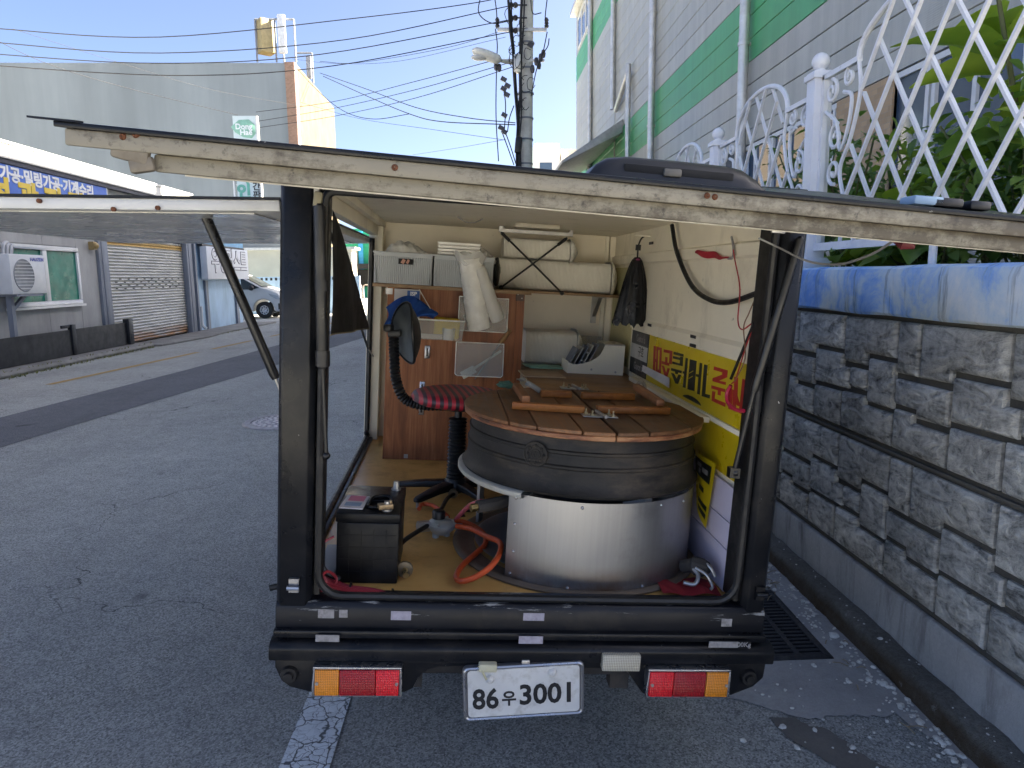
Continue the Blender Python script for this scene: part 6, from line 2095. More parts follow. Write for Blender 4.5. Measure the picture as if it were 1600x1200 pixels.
M_RED = basic('red_cable', (.30, .022, .035), .45, var=.15)
rc = T_('battery_cable', 'bundle of red twin cable tied beside the battery along the rear sill', 'cable', (-.2, 2.04, FZ))
rs = random.Random(9)
for k in range(5):
    pts = [TZ(500, 890 + 4 * k, FZ + .06), TZ(512, 903 + 3 * k, FZ + .035), TZ(545, 915 + 2.4 * k, FZ + .02), TZ(580, 921 + 1.8 * k, FZ + .014), TZ(615, 927 + k, FZ + .010), TZ(640, 928 + k, FZ + .008)]
    pts = [p + Vector((0, 0, .004 * k * 0 + rs.uniform(-.002, .002))) for p in pts]
    for p in pts: p.z = max(p.z, FZ + .006)
    part('wire', MB().tube(spl(pts, 6), .0045, 6), M_RED, rc)
part('wire', MB().tube(spl([TZ(503, 925, FZ + .02), TZ(500, 905, FZ + .05), TZ(512, 893, FZ + .06), TZ(526, 905, FZ + .04), TZ(520, 925, FZ + .012), TZ(560, 931, FZ + .008), TZ(645, 933, FZ + .007)], 6), .0045, 6), M_RED, rc)
part('wire', MB().tube(spl([TZ(500, 905, FZ + .05), TZ(498, 875, FZ + .10), TZ(504, 850, FZ + .14), TZ(522, 838, FZ + .16)], 6), .0035, 6), M_RED, rc)
for (a, b) in ((548, 919), (613, 929)):
    p = TZ(a, b, FZ + .014)
    part('cable_tie', MB().lathe([(.016, -.003), (.018, -.003), (.018, .003), (.016, .003)], p, 12, axis='X'), M_RUB, rc)
part('lead', MB().tube(spl([TZ(500, 870, FZ + .1), TZ(507, 892, FZ + .06), TZ(530, 905, FZ + .03)], 5), .009, 8), M_RUB, rc)
TS('grey_pad', MB().obox((-.345, 2.2, FZ + .012), (.06, .30, .022)), basic('grey_foam', (.30, .31, .33), .8), 'strip of grey padding squeezed between the battery and the left rail', 'padding', (-.345, 2.2, FZ), bevel=.004)
# regulator
rg0 = TZ(690, 818, FZ + .05)
rg = T_('gas_regulator', 'round grey gas regulator with black knob lying on the truck floor', 'regulator', (rg0.x, rg0.y, FZ))
M_REG = basic('regulator_grey', (.42, .45, .44), .4, .3, dirt=(.2, .19, .17), damt=.4)
c = Vector((rg0.x, rg0.y, FZ + .045))
part('body', MB().lathe([(.001, -.03), (.030, -.03), (.048, -.012), (.052, -.004), (.052, .006), (.045, .014), (.02, .022), (.001, .022)], c, 28), M_REG, rg, smooth=40)
part('knob', MB().lathe([(.001, .052), (.019, .052), (.024, .046), (.024, .022), (.001, .022)], c + Vector((-.012, .012, 0)), 20), M_BPL, rg, smooth=40)
part('flange_bolts', MB().ball(c + Vector((.040, .01, .014)), .006, 8, 6).ball(c + Vector((-.01, -.044, .014)), .006, 8, 6).ball(c + Vector((.02, .042, .014)), .006, 8, 6), M_ZINC, rg)
part('inlet_nut', MB().tube([c + Vector((-.045, -.012, 0)), c + Vector((-.085, -.028, 0))], .021, 6), M_ZINC, rg)
part('outlet', MB().tube([c + Vector((.045, -.008, 0)), c + Vector((.075, -.012, 0))], .011, 10), M_REG, rg)
for s in (-1, 1): part('foot', MB().cyl(c + Vector((.02 * s, .01 * s, FZ - c.z + .0005)), .012, .02, 10), M_REG, rg)
M_HOSE = basic('orange_hose', (.58, .085, .022), .38, var=.08)
hz = FZ + .022
def hose(px, r, m, label, zs=None, name='gas_hose'):
    P = [TZ(a, b, hz if zs is None else zs[i]) for i, (a, b) in enumerate(px)]
    for p in P: p.z = max(p.z, FZ + r + .001)
    return TS(name, MB().tube(spl(P, 7), r, 10), m, label, 'hose', P[0])
hose([(713, 822), (735, 826), (760, 838), (781, 848), (780, 866), (766, 886), (742, 902), (720, 908), (713, 900), (722, 884), (742, 866), (757, 852), (758, 838), (744, 824), (722, 815), (712, 817)], .0095, M_HOSE, 'orange gas hose looping over the floor in front of the regulator',
     [FZ + v for v in (.05, .055, .065, .075, .07, .055, .035, .022, .018, .018, .02, .024, .03, .04, .05, .05)])
hose([(655, 795), (660, 788), (676, 790), (694, 802), (700, 808)], .0085, M_HOSE, 'short arc of red-orange hose behind the regulator', None)
hose([(712, 812), (722, 801), (735, 789), (752, 783)], .008, basic('pink_hose', (.48, .10, .13), .4), 'pinkish hose rising from the regulator to the burner valve', [FZ + .05, FZ + .09, FZ + .15, FZ + .20])
hose([(718, 768), (700, 778), (688, 798), (672, 818), (650, 832), (630, 846), (620, 860), (622, 878), (628, 888)], .0085, M_RUB, 'black rubber hose running from the stool base past the regulator to the brass valve', [FZ + v for v in (.02, .03, .04, .05, .045, .035, .03, .03, .03)])
v0 = TZ(632, 893, FZ + .03)
bv = T_('brass_valve', 'brass cylinder valve lying beside the battery', 'valve', (v0.x, v0.y, FZ))
M_BRASS = basic('old_brass', (.24, .19, .12), .5, .6, dirt=(.07, .06, .05), damt=.6)
part('hand_wheel', MB().lathe([(.001, -.006), (.020, -.008), (.026, -.006), (.026, .006), (.020, .008), (.001, .006)], (v0.x, v0.y + .012, FZ + .032), 14, axis='Y'), M_BRASS, bv)
part('spindle', MB().tube([(v0.x, v0.y + .01, FZ + .032), (v0.x + .006, v0.y - .03, FZ + .030)], .010, 8), basic('brass_bright', (.50, .38, .18), .3, .85), bv)
v1 = TZ(708, 771, FZ + .025)
TS('hose_coupling', MB().lathe([(.005, -.012), (.019, -.012), (.022, 0), (.019, .012), (.005, .012)], (v1.x, v1.y, FZ + .025), 12, axis='Y'), M_BRASS, 'ribbed metal hose coupling in front of the stool base', 'coupling', (v1.x, v1.y, FZ))
TS('leather_strap', MB().obox(TZ(742, 797, FZ + .004), (.09, .02, .004), (0, 0, .35)).obox(TZ(722, 805, FZ + .004), (.02, .03, .004), (0, 0, .2)), M_RUB, 'flat dark strap lying on the floor under the stool', 'strap', TZ(742, 797, FZ))

# ---- right rear corner: jack clamp, red cloth, foam boards, yellow leaflet
fb = T_('foam_board', 'lilac-white foam boards standing against the right wall behind the stove', 'board', (.9, 2.3, FZ))
M_FOAM = basic('lilac_foam', (.58, .54, .66), .65, var=.06, scale=5, dirt=(.35, .32, .36), damt=.3)
def fbp(y, t): return Vector((.905 - .0 * t + .012 * t, y, FZ + .002 + (.352 - .02) * t))
for (t0, t1) in ((0, .40), (.408, .66), (.668, 1.0)):
    part('board', MB().slab(fbp(2.075, t0), fbp(2.075, t1), fbp(2.62, t1), fbp(2.62, t0), .010), M_FOAM, fb, bevel=.002)
lf_ = T_('yellow_leaflet', 'curled yellow leaflet with a black printed head hanging behind the stove', 'leaflet', (.9, 2.4, -.85))
def lq(px, py, x): return TX(px, py, x)
def leafl(u, v):
    a, b = Vector(lq(1087, 704, .905)), Vector(lq(1119, 724, .900))
    c_, d_ = Vector(lq(1088, 790, .902)), Vector(lq(1103, 826, .900))
    p = a.lerp(b, u).lerp(c_.lerp(d_, u), v)
    return p + Vector((-.006 * math.sin(u * 3.1), 0, 0))
part('sheet', MB().grid(leafl, 6, 10), M_YEL, lf_, smooth=60, fix=False)
def quadp(u0, u1, v0, v1, dx): return MB().grid(lambda u, v: Vector(leafl(u0 + (u1 - u0) * u, v0 + (v1 - v0) * v)) + Vector((dx, 0, 0)), 4, 4)
part('black_head', quadp(.02, .88, .08, .36, -.0015), M_LBLK, lf_, smooth=60, fix=False)
for (u0, u1, v0, v1) in ((.2, .45, .13, .2), (.5, .78, .17, .25), (.3, .42, .22, .30)):
    part('print', quadp(u0, u1, v0, v1, -.0028), M_TAPE, lf_, fix=False)
for (u0, u1, v0, v1) in ((.35, .65, .48, .56), (.3, .9, .70, .78), (.35, .9, .82, .9)):
    part('print', quadp(u0, u1, v0, v1, -.0015), M_LBLK, lf_, fix=False)
cl_ = TZ(1075, 925, FZ + .005)
def rcl(u, v):
    return (.70 + .19 * u, 2.035 + .12 * v, FZ + .004 + .008 * abs(math.sin(u * 9 + v * 4)) * (1 - abs(2 * v - 1)) + .010 * math.sin(u * 5 + 1) ** 2)
TS('red_cloth', MB().grid(rcl, 22, 10), basic('red_cloth', (.28, .015, .022), .7, var=.2), 'crumpled red cloth in the right rear corner of the floor', 'cloth', (.8, 2.1, FZ), smooth=60, fix=False)
jk = T_('clamp_tool', 'black clamp tool with bent steel handles lying on the red cloth', 'tool', (.83, 2.1, FZ + .02))
part('body', MB().tube(spl([(.80, 2.16, FZ + .05), (.825, 2.13, FZ + .065), (.855, 2.12, FZ + .06), (.872, 2.16, FZ + .05)], 5), [.022] * 5 + [.03] * 5 + [.022] * 6, 10), M_UND, jk)
part('handle', MB().tube(spl([(.775, 2.075, FZ + .03), (.81, 2.07, FZ + .028), (.825, 2.085, FZ + .05), (.815, 2.11, FZ + .065)], 5), .007, 8), M_ZINC, jk)
part('handle', MB().tube(spl([(.82, 2.10, FZ + .07), (.845, 2.07, FZ + .06), (.862, 2.055, FZ + .03), (.855, 2.05, FZ + .02)], 5), .005, 8), M_ZINC, jk)
part('handle', MB().tube(spl([(.85, 2.12, FZ + .085), (.865, 2.09, FZ + .075), (.878, 2.075, FZ + .05)], 5), .005, 8), M_ZINC, jk)

# ---- baskets on the shelf with packs
M_GREYP = basic('grey_basket_plastic', (.40, .42, .43), .5, var=.06)
SHZ = -.0595
def basket(x0, x1, label, hole):
    b = T_('storage_basket', label, 'basket', ((x0 + x1) / 2, 3.68, SHZ), 'grey ribbed baskets on the shelf')
    y0, y1, z0, z1 = 3.49, 3.88, SHZ + .001, .088
    tp = .012
    n = 30
    def wall(ax, lo, hi, fix_, sgn, nm):
        mb = MB()
        for i in range(n * 2 + 1):
            u = i / (n * 2)
            off = .0035 * (i % 2) * sgn
            for (z, k) in ((z0, tp), (z1 - .018, .002), (z1 - .018, -.004), (z1, -.004)):
                p = lo + (hi - lo) * u
                q = fix_ - sgn * k * -1 * -1
                q = fix_ + sgn * (-k) + (off if z < z1 - .017 and k > 0 else 0)
                mb.v.append(Vector((p, q, z)) if ax == 'x' else Vector((q, p, z)))
        for i in range(n * 2):
            for j in range(3): mb.f.append([i * 4 + j, (i + 1) * 4 + j, (i + 1) * 4 + j + 1, i * 4 + j + 1]); mb.m.append(0)
        return part(nm, mb, M_GREYP, b, smooth=20, merge=False)
    fw_ = wall('x', x0, x1, y0, -1, 'front_wall')
    wall('x', x0, x1, y1, 1, 'back_wall')
    wall('y', y0, y1, x0, -1, 'side_wall'); wall('y', y0, y1, x1, 1, 'side_wall')
    part('bottom', MB().box(x0 + tp, x1 - tp, y0 + tp, y1 - tp, z0, z0 + .004), M_GREYP, b)
    rim = [(x0 - .003, y0 - .003, z1), (x1 + .003, y0 - .003, z1), (x1 + .003, y1 + .003, z1), (x0 - .003, y1 + .003, z1)]
    part('rim', MB().tube(rim, .005, 6, closed=True), M_GREYP, b)
    if hole:
        xm = (x0 + x1) / 2 + .012
        part('handle_slot', MB().box(xm - .035, xm + .035, y0 - .0065, y0 - .0052, z1 - .052, z1 - .026), M_PIT, fw_)
        part('slot_glimpse', MB().obox((xm - .012, y0 - .0075, z1 - .039), (.016, .001, .022), (0, .5, 0)).obox((xm + .010, y0 - .0075, z1 - .039), (.012, .001, .020), (0, .5, 0)), basic('pink_glimpse', (.42, .22, .16), .6), fw_)
basket(-.366, -.090, 'left grey ribbed plastic basket on the shelf under a white plastic bag', True)
basket(-.080, .205, 'right grey ribbed plastic basket on the shelf under wrapped foam trays', False)
M_FILM = basic('milky_film', (.80, .79, .74), .30, var=.08, scale=14, bump=.4, bscale=30)
def bagm(u, v):
    x = -.335 + .24 * u; y = 3.52 + .30 * v
    h = 1.15 * (math.sin(math.pi * min(1, u * 1.02)) ** .6 * (1 - .55 * u) + .08) * math.sin(math.pi * v) ** .35
    return (x, y, .060 + .092 * h + .005 * math.sin(u * 30 + v * 11) + .004 * math.sin(v * 33 + u * 7))
TS('plastic_bag', MB().grid(bagm, 26, 16), M_FILM, 'white plastic bag bulging out of the left grey basket', 'bag', (-.22, 3.66, .06), smooth=60, fix=False)
pk = T_('wrapped_trays', 'stack of white foam trays in clear wrap on top of the right grey basket', 'trays', (.05, 3.65, .07))
for k in range(6):
    z = .062 + .016 * k
    part('tray', MB().prism([(-.062, z), (-.070, z + .013), (.142, z + .013), (.134, z)], 3.52, 3.74, 1), basic('foam_white', (.88, .86, .80), .6, var=.05), pk, bevel=.003)
def wrapend(u, v):
    a = v * 2 * math.pi
    k = (1 - u) ** .7 * .9 + .1
    return (.142 + .085 * u, 3.63 + .10 * math.cos(a) * k, .105 - .03 * u + .045 * math.sin(a) * k + .004 * math.sin(a * 7))
part('wrap', MB().grid(wrapend, 6, 20), glass('wrap_film', (.85, .85, .82), .25, .4), pk, smooth=60, fix=False)

# foam plate stacks lying on their sides
M_FOAMP = basic('foam_plate', (.90, .87, .79), .55, var=.05)
def plate_roll(label, x0, x1, yc, zc, hy, hz_, pitch=.0075, base=None):
    o = T_('foam_plate_stack', label, 'foam plates', ((x0 + x1) / 2, yc, base), 'wrapped stacks of foam plates')
    n = int((x1 - x0) / pitch)
    mb = MB()
    def ring(x, k):
        return [(x, yc + hy * k * math.copysign(abs(math.cos(a)) ** .35, math.cos(a)), zc + hz_ * k * math.copysign(abs(math.sin(a)) ** .35, math.sin(a))) for a in [2 * math.pi * (j + .5) / 24 for j in range(24)]]
    rings = []
    for i in range(n):
        x = x0 + (x1 - x0) * i / n
        rings += [ring(x, .955), ring(x + pitch * .35, 1.0), ring(x + pitch * .6, .998)]
    rings.append(ring(x1, .93))
    for r_ in rings: mb.v += [Vector(p) for p in r_]
    for i in range(len(rings) - 1):
        for j in range(24):
            j2 = (j + 1) % 24
            mb.f.append([i * 24 + j, i * 24 + j2, (i + 1) * 24 + j2, (i + 1) * 24 + j]); mb.m.append(0)
    mb.f.append(list(range(24))); mb.m.append(0)
    mb.f.append([(len(rings) - 1) * 24 + j for j in range(24)]); mb.m.append(0)
    part('plates', mb, M_FOAMP, o, smooth=0, fix=True, merge=False, label='nested edges of white foam plates')
    def wr(u, v):
        a = v * 2 * math.pi
        k = 1.015 * (1 - u ** 2.2) + .12
        c_, s_ = math.cos(a), math.sin(a)
        q = .35 + .5 * u
        return (x1 + .055 * u, yc + hy * k * math.copysign(abs(c_) ** q, c_) + .004 * math.sin(a * 9), zc - hz_ * .15 * u + hz_ * k * math.copysign(abs(s_) ** q, s_) + .003 * math.cos(a * 11))
    part('wrap', MB().grid(wr, 9, 40), M_FILM, o, smooth=60, fix=False)
plate_roll('upper wrapped stack of foam plates lying on the shelf under the crossed cords', .275, .635, 3.95, .163, .10, .054, base=.105)
plate_roll('lower longer wrapped stack of foam plates lying on the shelf under the crossed cords', .245, .87, 3.955, .0245, .105, .083, base=-.0585)
plate_roll('wrapped stack of foam plates lying on the counter below the shelf', .42, .70, 3.93, -.365, .12, .092, base=-.4575)
# crossed elastic cords
M_CORD = basic('black_cord', (.014, .014, .015), .6)
def cord(label, a, b):
    p, q = TY(*a, 3.835), TY(*b, 3.79)
    m_ = p.lerp(q, .5) + Vector((0, -.012, 0))
    o = T_('elastic_cord', label, 'cord', q)
    part('cord', MB().tube(spl([p, m_, q], 6), .005, 7), M_CORD, o)
    part('hook', MB().tube(spl([p + Vector((0, 0, -.01)), p + Vector((0, .01, .02)), p + Vector((.01, .015, .03)), p + Vector((.018, .01, .018))], 4), .0035, 6), M_ZINC, o)
    part('end_sleeve', MB().tube([p.lerp(q, .015), p.lerp(q, .14)], .0085, 8), M_CORD, o)
    part('end_knot', MB().ball(q, .012, 8, 6), M_CORD, o)
cord('black elastic cord slanting down to the right across the foam plates', (783, 363), (878, 458))
cord('black elastic cord slanting down to the left across the foam plates', (886, 372), (783, 449))
part('hook_rail', MB().box(.245, .64, 3.83, 3.86, .238, .256).box(.245, .265, 3.83, 3.86, .256, .2685).box(.62, .64, 3.83, 3.86, .256, .2685), M_ZINC, tk)
part('roof_lamp', MB().box(.30, .52, 3.5, 3.58, .246, .2685), basic('lamp_cream', (.55, .5, .4), .5), tk, bevel=.006)
part('roof_wire', MB().tube(spl([(.02, 3.4, .268), (.06, 3.38, .245), (.10, 3.38, .245), (.14, 3.4, .266)], 5), .003, 6), M_TAPE, tk)
# wrapped black bundle right of the baskets
TS('black_bag', blob((.232, 3.70, .028), (.021, .10, .075), 12, .10), M_BPL, 'dark plastic bundle squeezed between the right basket and the foam plates', 'bag', (.225, 3.7, SHZ), smooth=60)

# ---- holders on the plywood panel
M_CLEAR = glass('frosted_plastic', (.62, .64, .60), .22, .24)
def pocket(label, px0, py0, px1, py1, d):
    p, q = TY(px0, py0, BY - d), TY(px1, py1, BY - d)
    o = T_('plastic_pocket', label, 'holder', ((p.x + q.x) / 2, BY - d / 2, q.z), 'clear plastic pockets on the plywood')
    yb = BY - .0015
    part('front', MB().box(p.x, q.x, BY - d, BY - d + .002, q.z, p.z), M_CLEAR, o, bevel=.0008)
    part('side', MB().box(p.x, p.x + .002, BY - d + .0021, yb, q.z, p.z).box(q.x - .002, q.x, BY - d + .0021, yb, q.z, p.z), M_CLEAR, o)
    part('bottom', MB().box(p.x + .0021, q.x - .0021, BY - d + .0021, yb, q.z, q.z + .002), M_CLEAR, o)
    part('rim', MB().tube([(p.x, BY - d, p.z), (p.x, BY - d, q.z + .01), (p.x + .01, BY - d, q.z), (q.x - .01, BY - d, q.z), (q.x, BY - d, q.z + .01), (q.x, BY - d, p.z), (p.x, BY - d, p.z)], .0022, 6), M_FILM, o)
    return p, q
p1, q1 = pocket('upper clear plastic pocket holding the rolls of bags', 718, 463, 792, 520, .085)
p2, q2 = pocket('lower clear plastic pocket holding a ladle and a knife', 713, 534, 785, 590, .05)
# rolls of plastic bags
def roll(label, a, b, r, y0, y1, mat, hollow=False):
    p, q = TY(*a, y0), TY(*b, y1)
    d = (q - p)
    n = 18
    pts = [p + d * (i / n) for i in range(n + 1)]
    rs = random.Random(int(a[0]))
    mb = MB().tube(pts, [r * (1 + rs.uniform(-.04, .03)) for _ in pts], 22, cap=not hollow)
    o = TS('bag_roll', mb, mat, label, 'roll', q, 'rolls of plastic bags', smooth=50)
    return o, p, q
o, p, q = roll('thick roll of clear plastic bags standing in the upper pocket', (735, 402), (748, 512), .058, 3.455, 3.52, M_FILM)
cr = MB().grid(lambda u, v: p + Vector((.058 * (1.0 + .35 * (1 - u)) * math.cos(v * 6.283), .05 * math.sin(v * 6.283), .018 - .05 * u + .012 * math.sin(v * 25))), 4, 30)
part('loose_film', cr, glass('loose_film', (.8, .8, .78), .2, .4), o, smooth=60, fix=False)
o, p, q = roll('thinner roll of white bags with a hollow core leaning beside the thick roll', (747, 418), (778, 500), .034, 3.44, 3.50, basic('roll_white', (.60, .59, .55), .4, var=.06, bump=.3, bscale=50), True)
part('core', MB().tube([p + (q - p) * .001, p + (q - p) * .2], .018, 14, cap=True), basic('cardboard', (.30, .20, .11), .8), o)
part('roll_face', MB().lathe([(.018, 0), (.033, 0)], (0, 0, 0), 20), M_FILM, o) if False else None
# ladle, knife
a, b = TY(722, 588, BY - .028), TY(783, 548, BY - .028)
ldl = T_('slotted_ladle', 'white slotted ladle slanting in the lower plastic pocket', 'ladle', a)
part('handle', MB().beam(a.lerp(b, .25), b, .010, .012), basic('ladle_white', (.62, .60, .50), .5), ldl, bevel=.003)
hd = a.lerp(b, .16)
part('head', MB().obox(hd, (.075, .006, .040), (0, -.55, 0)), basic('ladle_cream', (.62, .60, .50), .5), ldl, bevel=.012)
a, b = TY(742, 592, BY - .018), TY(797, 515, BY - .018)
kn = T_('kitchen_knife', 'knife with a wooden handle slanting in the lower plastic pocket', 'knife', a)
part('blade', MB().beam(a, a.lerp(b, .72), .003, .030, (0, 1, 0)), basic('knife_steel', (.16, .17, .17), .3, .8), kn)
part('handle', MB().tube([a.lerp(b, .72), a.lerp(b, .85), b], [.010, .012, .012], 10), m_wood('knife_wood', (.30, .16, .06), (.45, .27, .12)), kn)
# clear tray with a blue towel, yellow sponge, cup, cards
tp_, tq_ = TY(618, 490, 3.42), TY(725, 533, 3.42)
ty = T_('clear_tray', 'clear plastic tray fixed to the plywood holding odds and ends', 'tray', ((tp_.x + tq_.x) / 2, 3.5, tq_.z))
x0, x1, z0, z1 = tp_.x, tq_.x, tq_.z, tp_.z
part('front', MB().slab((x0 + .01, 3.43, z0), (x1 - .01, 3.43, z0), (x1, 3.41, z1 - .02), (x0, 3.41, z1 - .02), .002), M_CLEAR, ty)
part('side', MB().slab((x1 - .01, 3.43, z0), (x1 - .01, BY - .002, z0), (x1, BY - .002, z1), (x1, 3.41, z1 - .02), .002), M_CLEAR, ty)
part('side', MB().slab((x0 + .01, BY - .002, z0), (x0 + .01, 3.43, z0), (x0, 3.41, z1 - .02), (x0, BY - .002, z1), .002), M_CLEAR, ty)
part('bottom', MB().box(x0 + .01, x1 - .01, 3.43, BY - .002, z0 - .002, z0 - .0003), M_CLEAR, ty)
part('rim', MB().tube([(x0, BY - .004, z1), (x0, 3.41, z1 - .02), (x1, 3.41, z1 - .02), (x1, BY - .004, z1)], .004, 6), M_FILM, ty)
ztr = z0 + .0005
TS('yellow_sponge', MB().obox((x1 - .085, 3.50, ztr + .052), (.125, .06, .10), (0, .05, 0)), basic('sponge_yellow', (.62, .44, .02), .8, bump=.3), 'yellow sponge in the clear tray', 'sponge', (x1 - .085, 3.5, ztr), bevel=.012)
TS('glass_cup', MB().lathe([(.001, .0), (.028, 0), (.033, .055), (.031, .055), (.026, .003), (.001, .003)], (x1 - .075, 3.445, ztr), 20), glass('cup_glass', (.8, .82, .82), .08, .35), 'small clear glass in the front of the clear tray', 'glass', (x1 - .075, 3.445, ztr))
TS('small_carton', MB().obox((x0 + .17, 3.45, ztr + .012), (.11, .03, .022), (0, 0, .05)), basic('carton', (.58, .50, .44), .7), 'small pale carton at the front of the clear tray', 'carton', (x0 + .17, 3.45, ztr), bevel=.002)
bk_ = TY(640, 470, 3.54)
bc_ = T_('blue_box', 'blue and white carton standing behind the blue towel', 'carton', (bk_.x, 3.55, ztr))
part('box', MB().box(bk_.x - .075, bk_.x + .05, 3.535, 3.572, ztr, TY(640, 452, 3.54).z), basic('box_white', (.55, .52, .50), .6), bc_, bevel=.002)
part('blue_face', MB().box(bk_.x - .012, bk_.x + .048, 3.5335, 3.5348, TY(640, 480, 3.54).z, TY(640, 454, 3.54).z), basic('box_blue', (.03, .10, .32), .5), bc_)
part('lettering', place(text_mb('ISP', .026, .001, .001), (bk_.x + .018, 3.533, TY(640, 459, 3.54).z), (1, 0, 0), (0, 0, 1)), M_SWHITE, bc_)
a, b = TY(655, 452, 3.47), TY(678, 492, 3.47)
TS('paper_strip', MB().beam(a, b, .003, .018, (0, 1, 0)), basic('strip_cream', (.58, .55, .46), .6), 'pale stick leaning behind the blue towel', 'stick', b)
def towel(u, v):
    px_ = 603 + 78 * u
    top_ = 488 - 26 * math.sin(math.pi * min(1, u * .8 + .15)) ** 1.5
    bot = (515 if u < .22 else 500 + 6 * math.sin(u * 6)) 
    py_ = top_ + (bot - top_) * v
    d = 3.43 + .05 * (1 - v) * 1.2 + .014 * math.sin(u * 17 + v * 4) - .012 * math.sin(v * 6 + u * 3)
    return TY(px_ + 4 * math.sin(v * 5), py_, d - .035 * math.sin(math.pi * v))
def m_towel():
    t = NT('blue_towel')
    c = t.mix(t.rng(t.noise(9, 5, .6), .3, .7), (.012, .045, .21), (.03, .10, .36))
    t.set(c, .95, 0, .2)
    t.bump(t.noise(380, 3, .7), .5, .004)
    return t.mat
TS('blue_towel', MB().grid(towel, 30, 16), m_towel(), 'crumpled blue towel hanging over the edge of the clear tray', 'towel', TY(640, 490, 3.43), smooth=70, fix=False)

# ---- counter things
dq = TZ(930, 585, -.4575)
d0, d1 = TY(887, 583, dq.y), TY(973, 588, dq.y)
dz0, dzh = -.4570, TY(975, 541, dq.y).z
dp = T_('cream_dispenser', 'cream metal dispenser box with a curved cut-out holding papers on the counter', 'dispenser', ((d0.x + d1.x) / 2, dq.y, dz0))
M_DSP = basic('cream_metal', (.86, .82, .68), .45, var=.05)
x0, x1 = d0.x, d1.x
hh_ = dzh - dz0
sd_ = [(x0, dz0), (x1, dz0), (x1, dzh), (x0 + .18, dzh)]
for i in range(9):
    a = R(-8 - i * 9.5)
    sd_.append((x0 + .012 + .165 * math.cos(a) * 1.0, dzh + .105 * math.sin(a) * 1.0))
sd_ += [(x0, dzh - .095)]
part('front_plate', MB().prism(sd_, dq.y, dq.y + .003, 1), M_DSP, dp)
part('back_plate', MB().prism(sd_, dq.y + .19, dq.y + .193, 1), M_DSP, dp)
part('side_plate', MB().box(x1 - .003, x1, dq.y + .0031, dq.y + .1899, dz0, dzh), M_DSP, dp)
part('top_plate', MB().box(x0 + .18, x1, dq.y - .002, dq.y + .195, dzh + .0005, dzh + .006), basic('dispenser_top', (.42, .40, .36), .35, .2), dp)
part('left_plate', MB().box(x0 - .003, x0 - .0002, dq.y, dq.y + .19, dz0, dzh - .09), M_DSP, dp)
for (u, v) in ((.33, .73), (.24, .45), (.42, .16), (.86, .10)):
    part('rivet', MB().cyl((x0 + (x1 - x0) * u, dq.y - .002, dz0 + hh_ * v), .0055, .003, 10, 'Y'), M_ZINC, dp)
for k in range(5):
    TS('paper_sleeve', MB().obox((x0 + .025 + .026 * k, dq.y + .095, dz0 + .075 + .006 * k), (.004, .15, .11), (0, .45, 0)), basic('sleeve_paper', (.42, .43, .42) if k % 2 else (.16, .19, .25), .6), ('foremost', 'second', 'middle', 'fourth', 'rearmost')[k] + ' tilted paper sleeve from the left inside the cream dispenser', 'paper', (x0 + .025 + .026 * k, dq.y + .095, dz0 + .01), 'paper sleeves in the dispenser')
cbp = TZ(845, 585, -.4575)
TS('cardboard_sheet', MB().obox((cbp.x, cbp.y - .02, -.4535), (.20, .20, .006), (0, 0, .05)), basic('card_tan', (.42, .32, .22), .8), 'tan cardboard sheet lying on the counter left of the dispenser', 'cardboard', (cbp.x, cbp.y, -.457))
TS('mint_tray', MB().obox((.52, 3.72, -.4535), (.19, .14, .007), (0, 0, .1)).obox((.47, 3.70, -.446), (.13, .10, .007), (0, 0, .06)), basic('mint_plastic', (.22, .42, .34), .5), 'pale green flat trays lying on the counter against the foam plates', 'tray', (.5, 3.7, -.457), bevel=.002)
ls = TZ(1022, 602, -.435)
TS('white_card', MB().slab(TX(1003, 580, .905), TX(1045, 606, .905), TX(1045, 590, .915), TX(1004, 570, .915), .003), basic('white_card', (.60, .58, .58), .6), 'white card standing on the rail in front of the yellow sign', 'card', TX(1022, 596, .905))
TS('pale_paper', MB().obox((.36, 3.30, -.455), (.07, .08, .003), (0, .25, .4)), basic('lilac_paper', (.46, .43, .45), .7), 'crumpled pale paper beside the plywood edge', 'paper', (.36, 3.3, -.457)) if False else None
# translucent sheet standing behind the dispenser on the counter against the wall
TS('clear_sheet', MB().box(.70, .87, 3.985, 3.99, -.4575, -.30), glass('clear_acrylic', (.6, .6, .55), .15, .35), 'clear acrylic sheet standing behind the dispenser', 'sheet', (.78, 3.98, -.4575))
# yellowish poster on the far right wall corner
TS('wall_poster', MB().box(.9255, .9296, 3.56, 4.02, -.42, .09), basic('poster_pale', (.50, .46, .24), .6, var=.12, scale=5), 'pale yellow poster pasted in the back right corner behind the black bag', 'poster', (.927, 3.8, -.42))

# ---- black bag hanging on a hook
hb = TX(996, 403, .86)
bcx, bcy = TY(988, 450, 3.35).x, 3.35
top_z, bot_z = TY(996, 402, 3.35).z, TY(985, 507, 3.35).z
tx_, lx, rx = TY(996, 402, 3.35).x, TY(957, 500, 3.35).x, TY(1016, 490, 3.35).x
def bag(u, v):
    a = v * 2 * math.pi
    k = min(1, u) ** .62
    cx_ = tx_ + ((lx + rx) / 2 - tx_) * u
    wx = .012 + ((rx - lx) / 2 - .012) * k
    wy = .010 + .045 * k
    fold = 1 + .05 * math.sin(a * 5 + u * 3) * (1 - .4 * u) + .05 * math.sin(a * 11)
    z = top_z + (bot_z - top_z) * u
    if u > .93: z += .010 * math.sin(a * 13) + .006 * math.sin(a * 29)
    return (cx_ + wx * math.cos(a) * fold, bcy + wy * math.sin(a) * fold, z)
def m_bin():
    t = NT('black_bin_bag')
    t.set((.0035, .004, .006), t.rng(t.noise(14, 4), .3, .7, .22, .42), 0, .4)
    t.bump(t.noise(22, 4, .6, t.mapped((2, 2, .7))), .6, .012)
    return t.mat
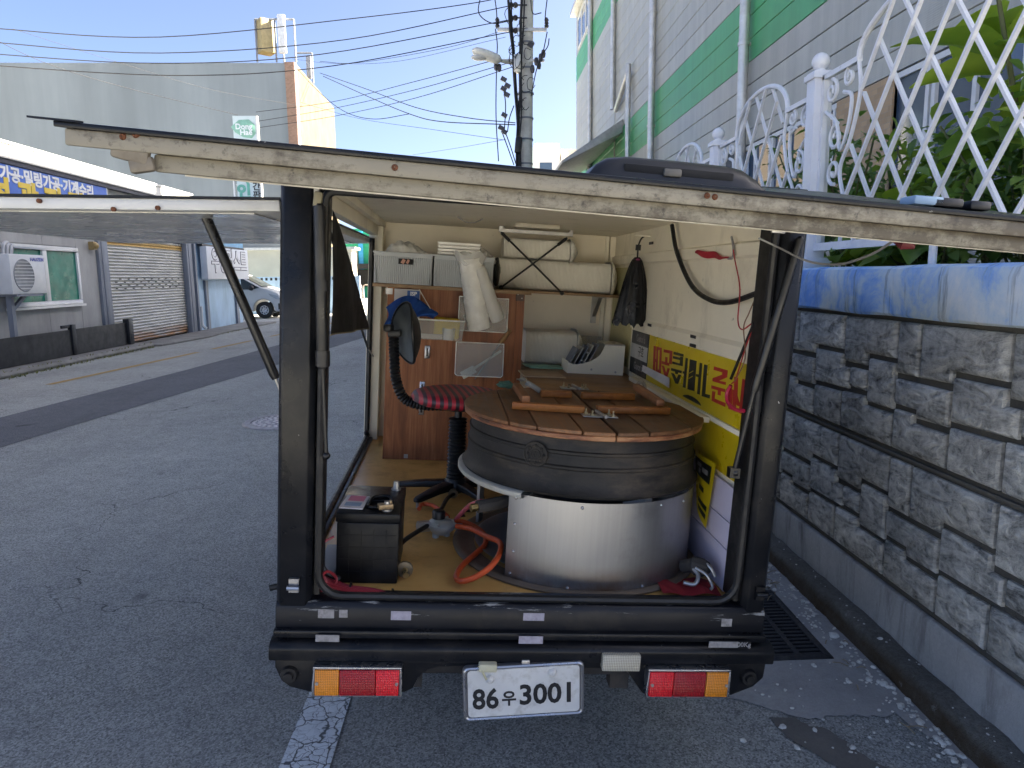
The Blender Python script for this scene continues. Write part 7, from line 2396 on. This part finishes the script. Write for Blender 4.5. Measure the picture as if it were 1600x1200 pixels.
bgo = T_('hanging_black_bag', 'black plastic bag hanging from a hook near the back right corner', 'bag', (tx_, bcy, bot_z))
part('bag', MB().grid(bag, 24, 48), m_bin(), bgo, smooth=60, fix=False)
part('tie', MB().lathe([(.013, -.006), (.019, 0), (.013, .006)], (tx_, bcy, top_z - .012), 14), basic('pink_tie', (.36, .06, .18), .5), bgo)
part('hook', MB().tube(spl([(tx_, bcy, top_z), (tx_, bcy, top_z + .05), (tx_ + .01, bcy, top_z + .085), (tx_ + .03, bcy + .02, top_z + .10)], 4), .004, 6).obox((tx_, bcy, top_z + .045), (.022, .016, .026)), M_RUB, bgo)
part('hook_bracket', MB().box(tx_ - .02, .93, bcy - .005, bcy + .02, top_z + .097, top_z + .104), M_CREAMI, bgo)

# red rag on the rail
rr0, rr1 = TX(1086, 394, .905), TX(1140, 404, .905)
def rag(u, v): 
    p = rr0.lerp(rr1, u)
    hgt = .006 + .018 * math.sin(min(1, u * 1.15) * math.pi) ** .8
    return p + Vector((-.006 * math.sin(u * 9), 0, hgt * (v - .5) + .003 * math.sin(u * 14)))
TS('red_rag', MB().grid(rag, 16, 5), basic('rag_red', (.36, .015, .03), .6), 'red rag strip hanging on a wire high on the right wall', 'rag', rr0, smooth=60, fix=False)
part('rag_wire', MB().tube(spl([TX(1143, 370, .912), TX(1146, 385, .908), TX(1145, 402, .905), TX(1138, 404, .905)], 4), .004, 6), M_TAPE, tk)

# ---- black sheet hanging inside the left opening
def sheet(u, v):
    y = 2.42 + (1.10 * u) * v ** .8 + .02
    z = .19 - .415 * v - .06 * u * v
    return (-.395 + .010 * math.sin(u * 11 + v * 3) * v, y, z)
bs_ = T_('black_sheet', 'black cloth sheet hanging in the left side opening behind the gas strut', 'cloth', (-.41, 2.8, -.27))
part('cloth', MB().grid(sheet, 22, 18), basic('black_cloth', (.005, .005, .0055), .8, var=.3, scale=5), bs_, smooth=60, fix=False)
part('hem', MB().tube([sheet(i / 20, 1.0) for i in range(21)], .003, 6), basic('hem_tan', (.22, .18, .10), .8), bs_)
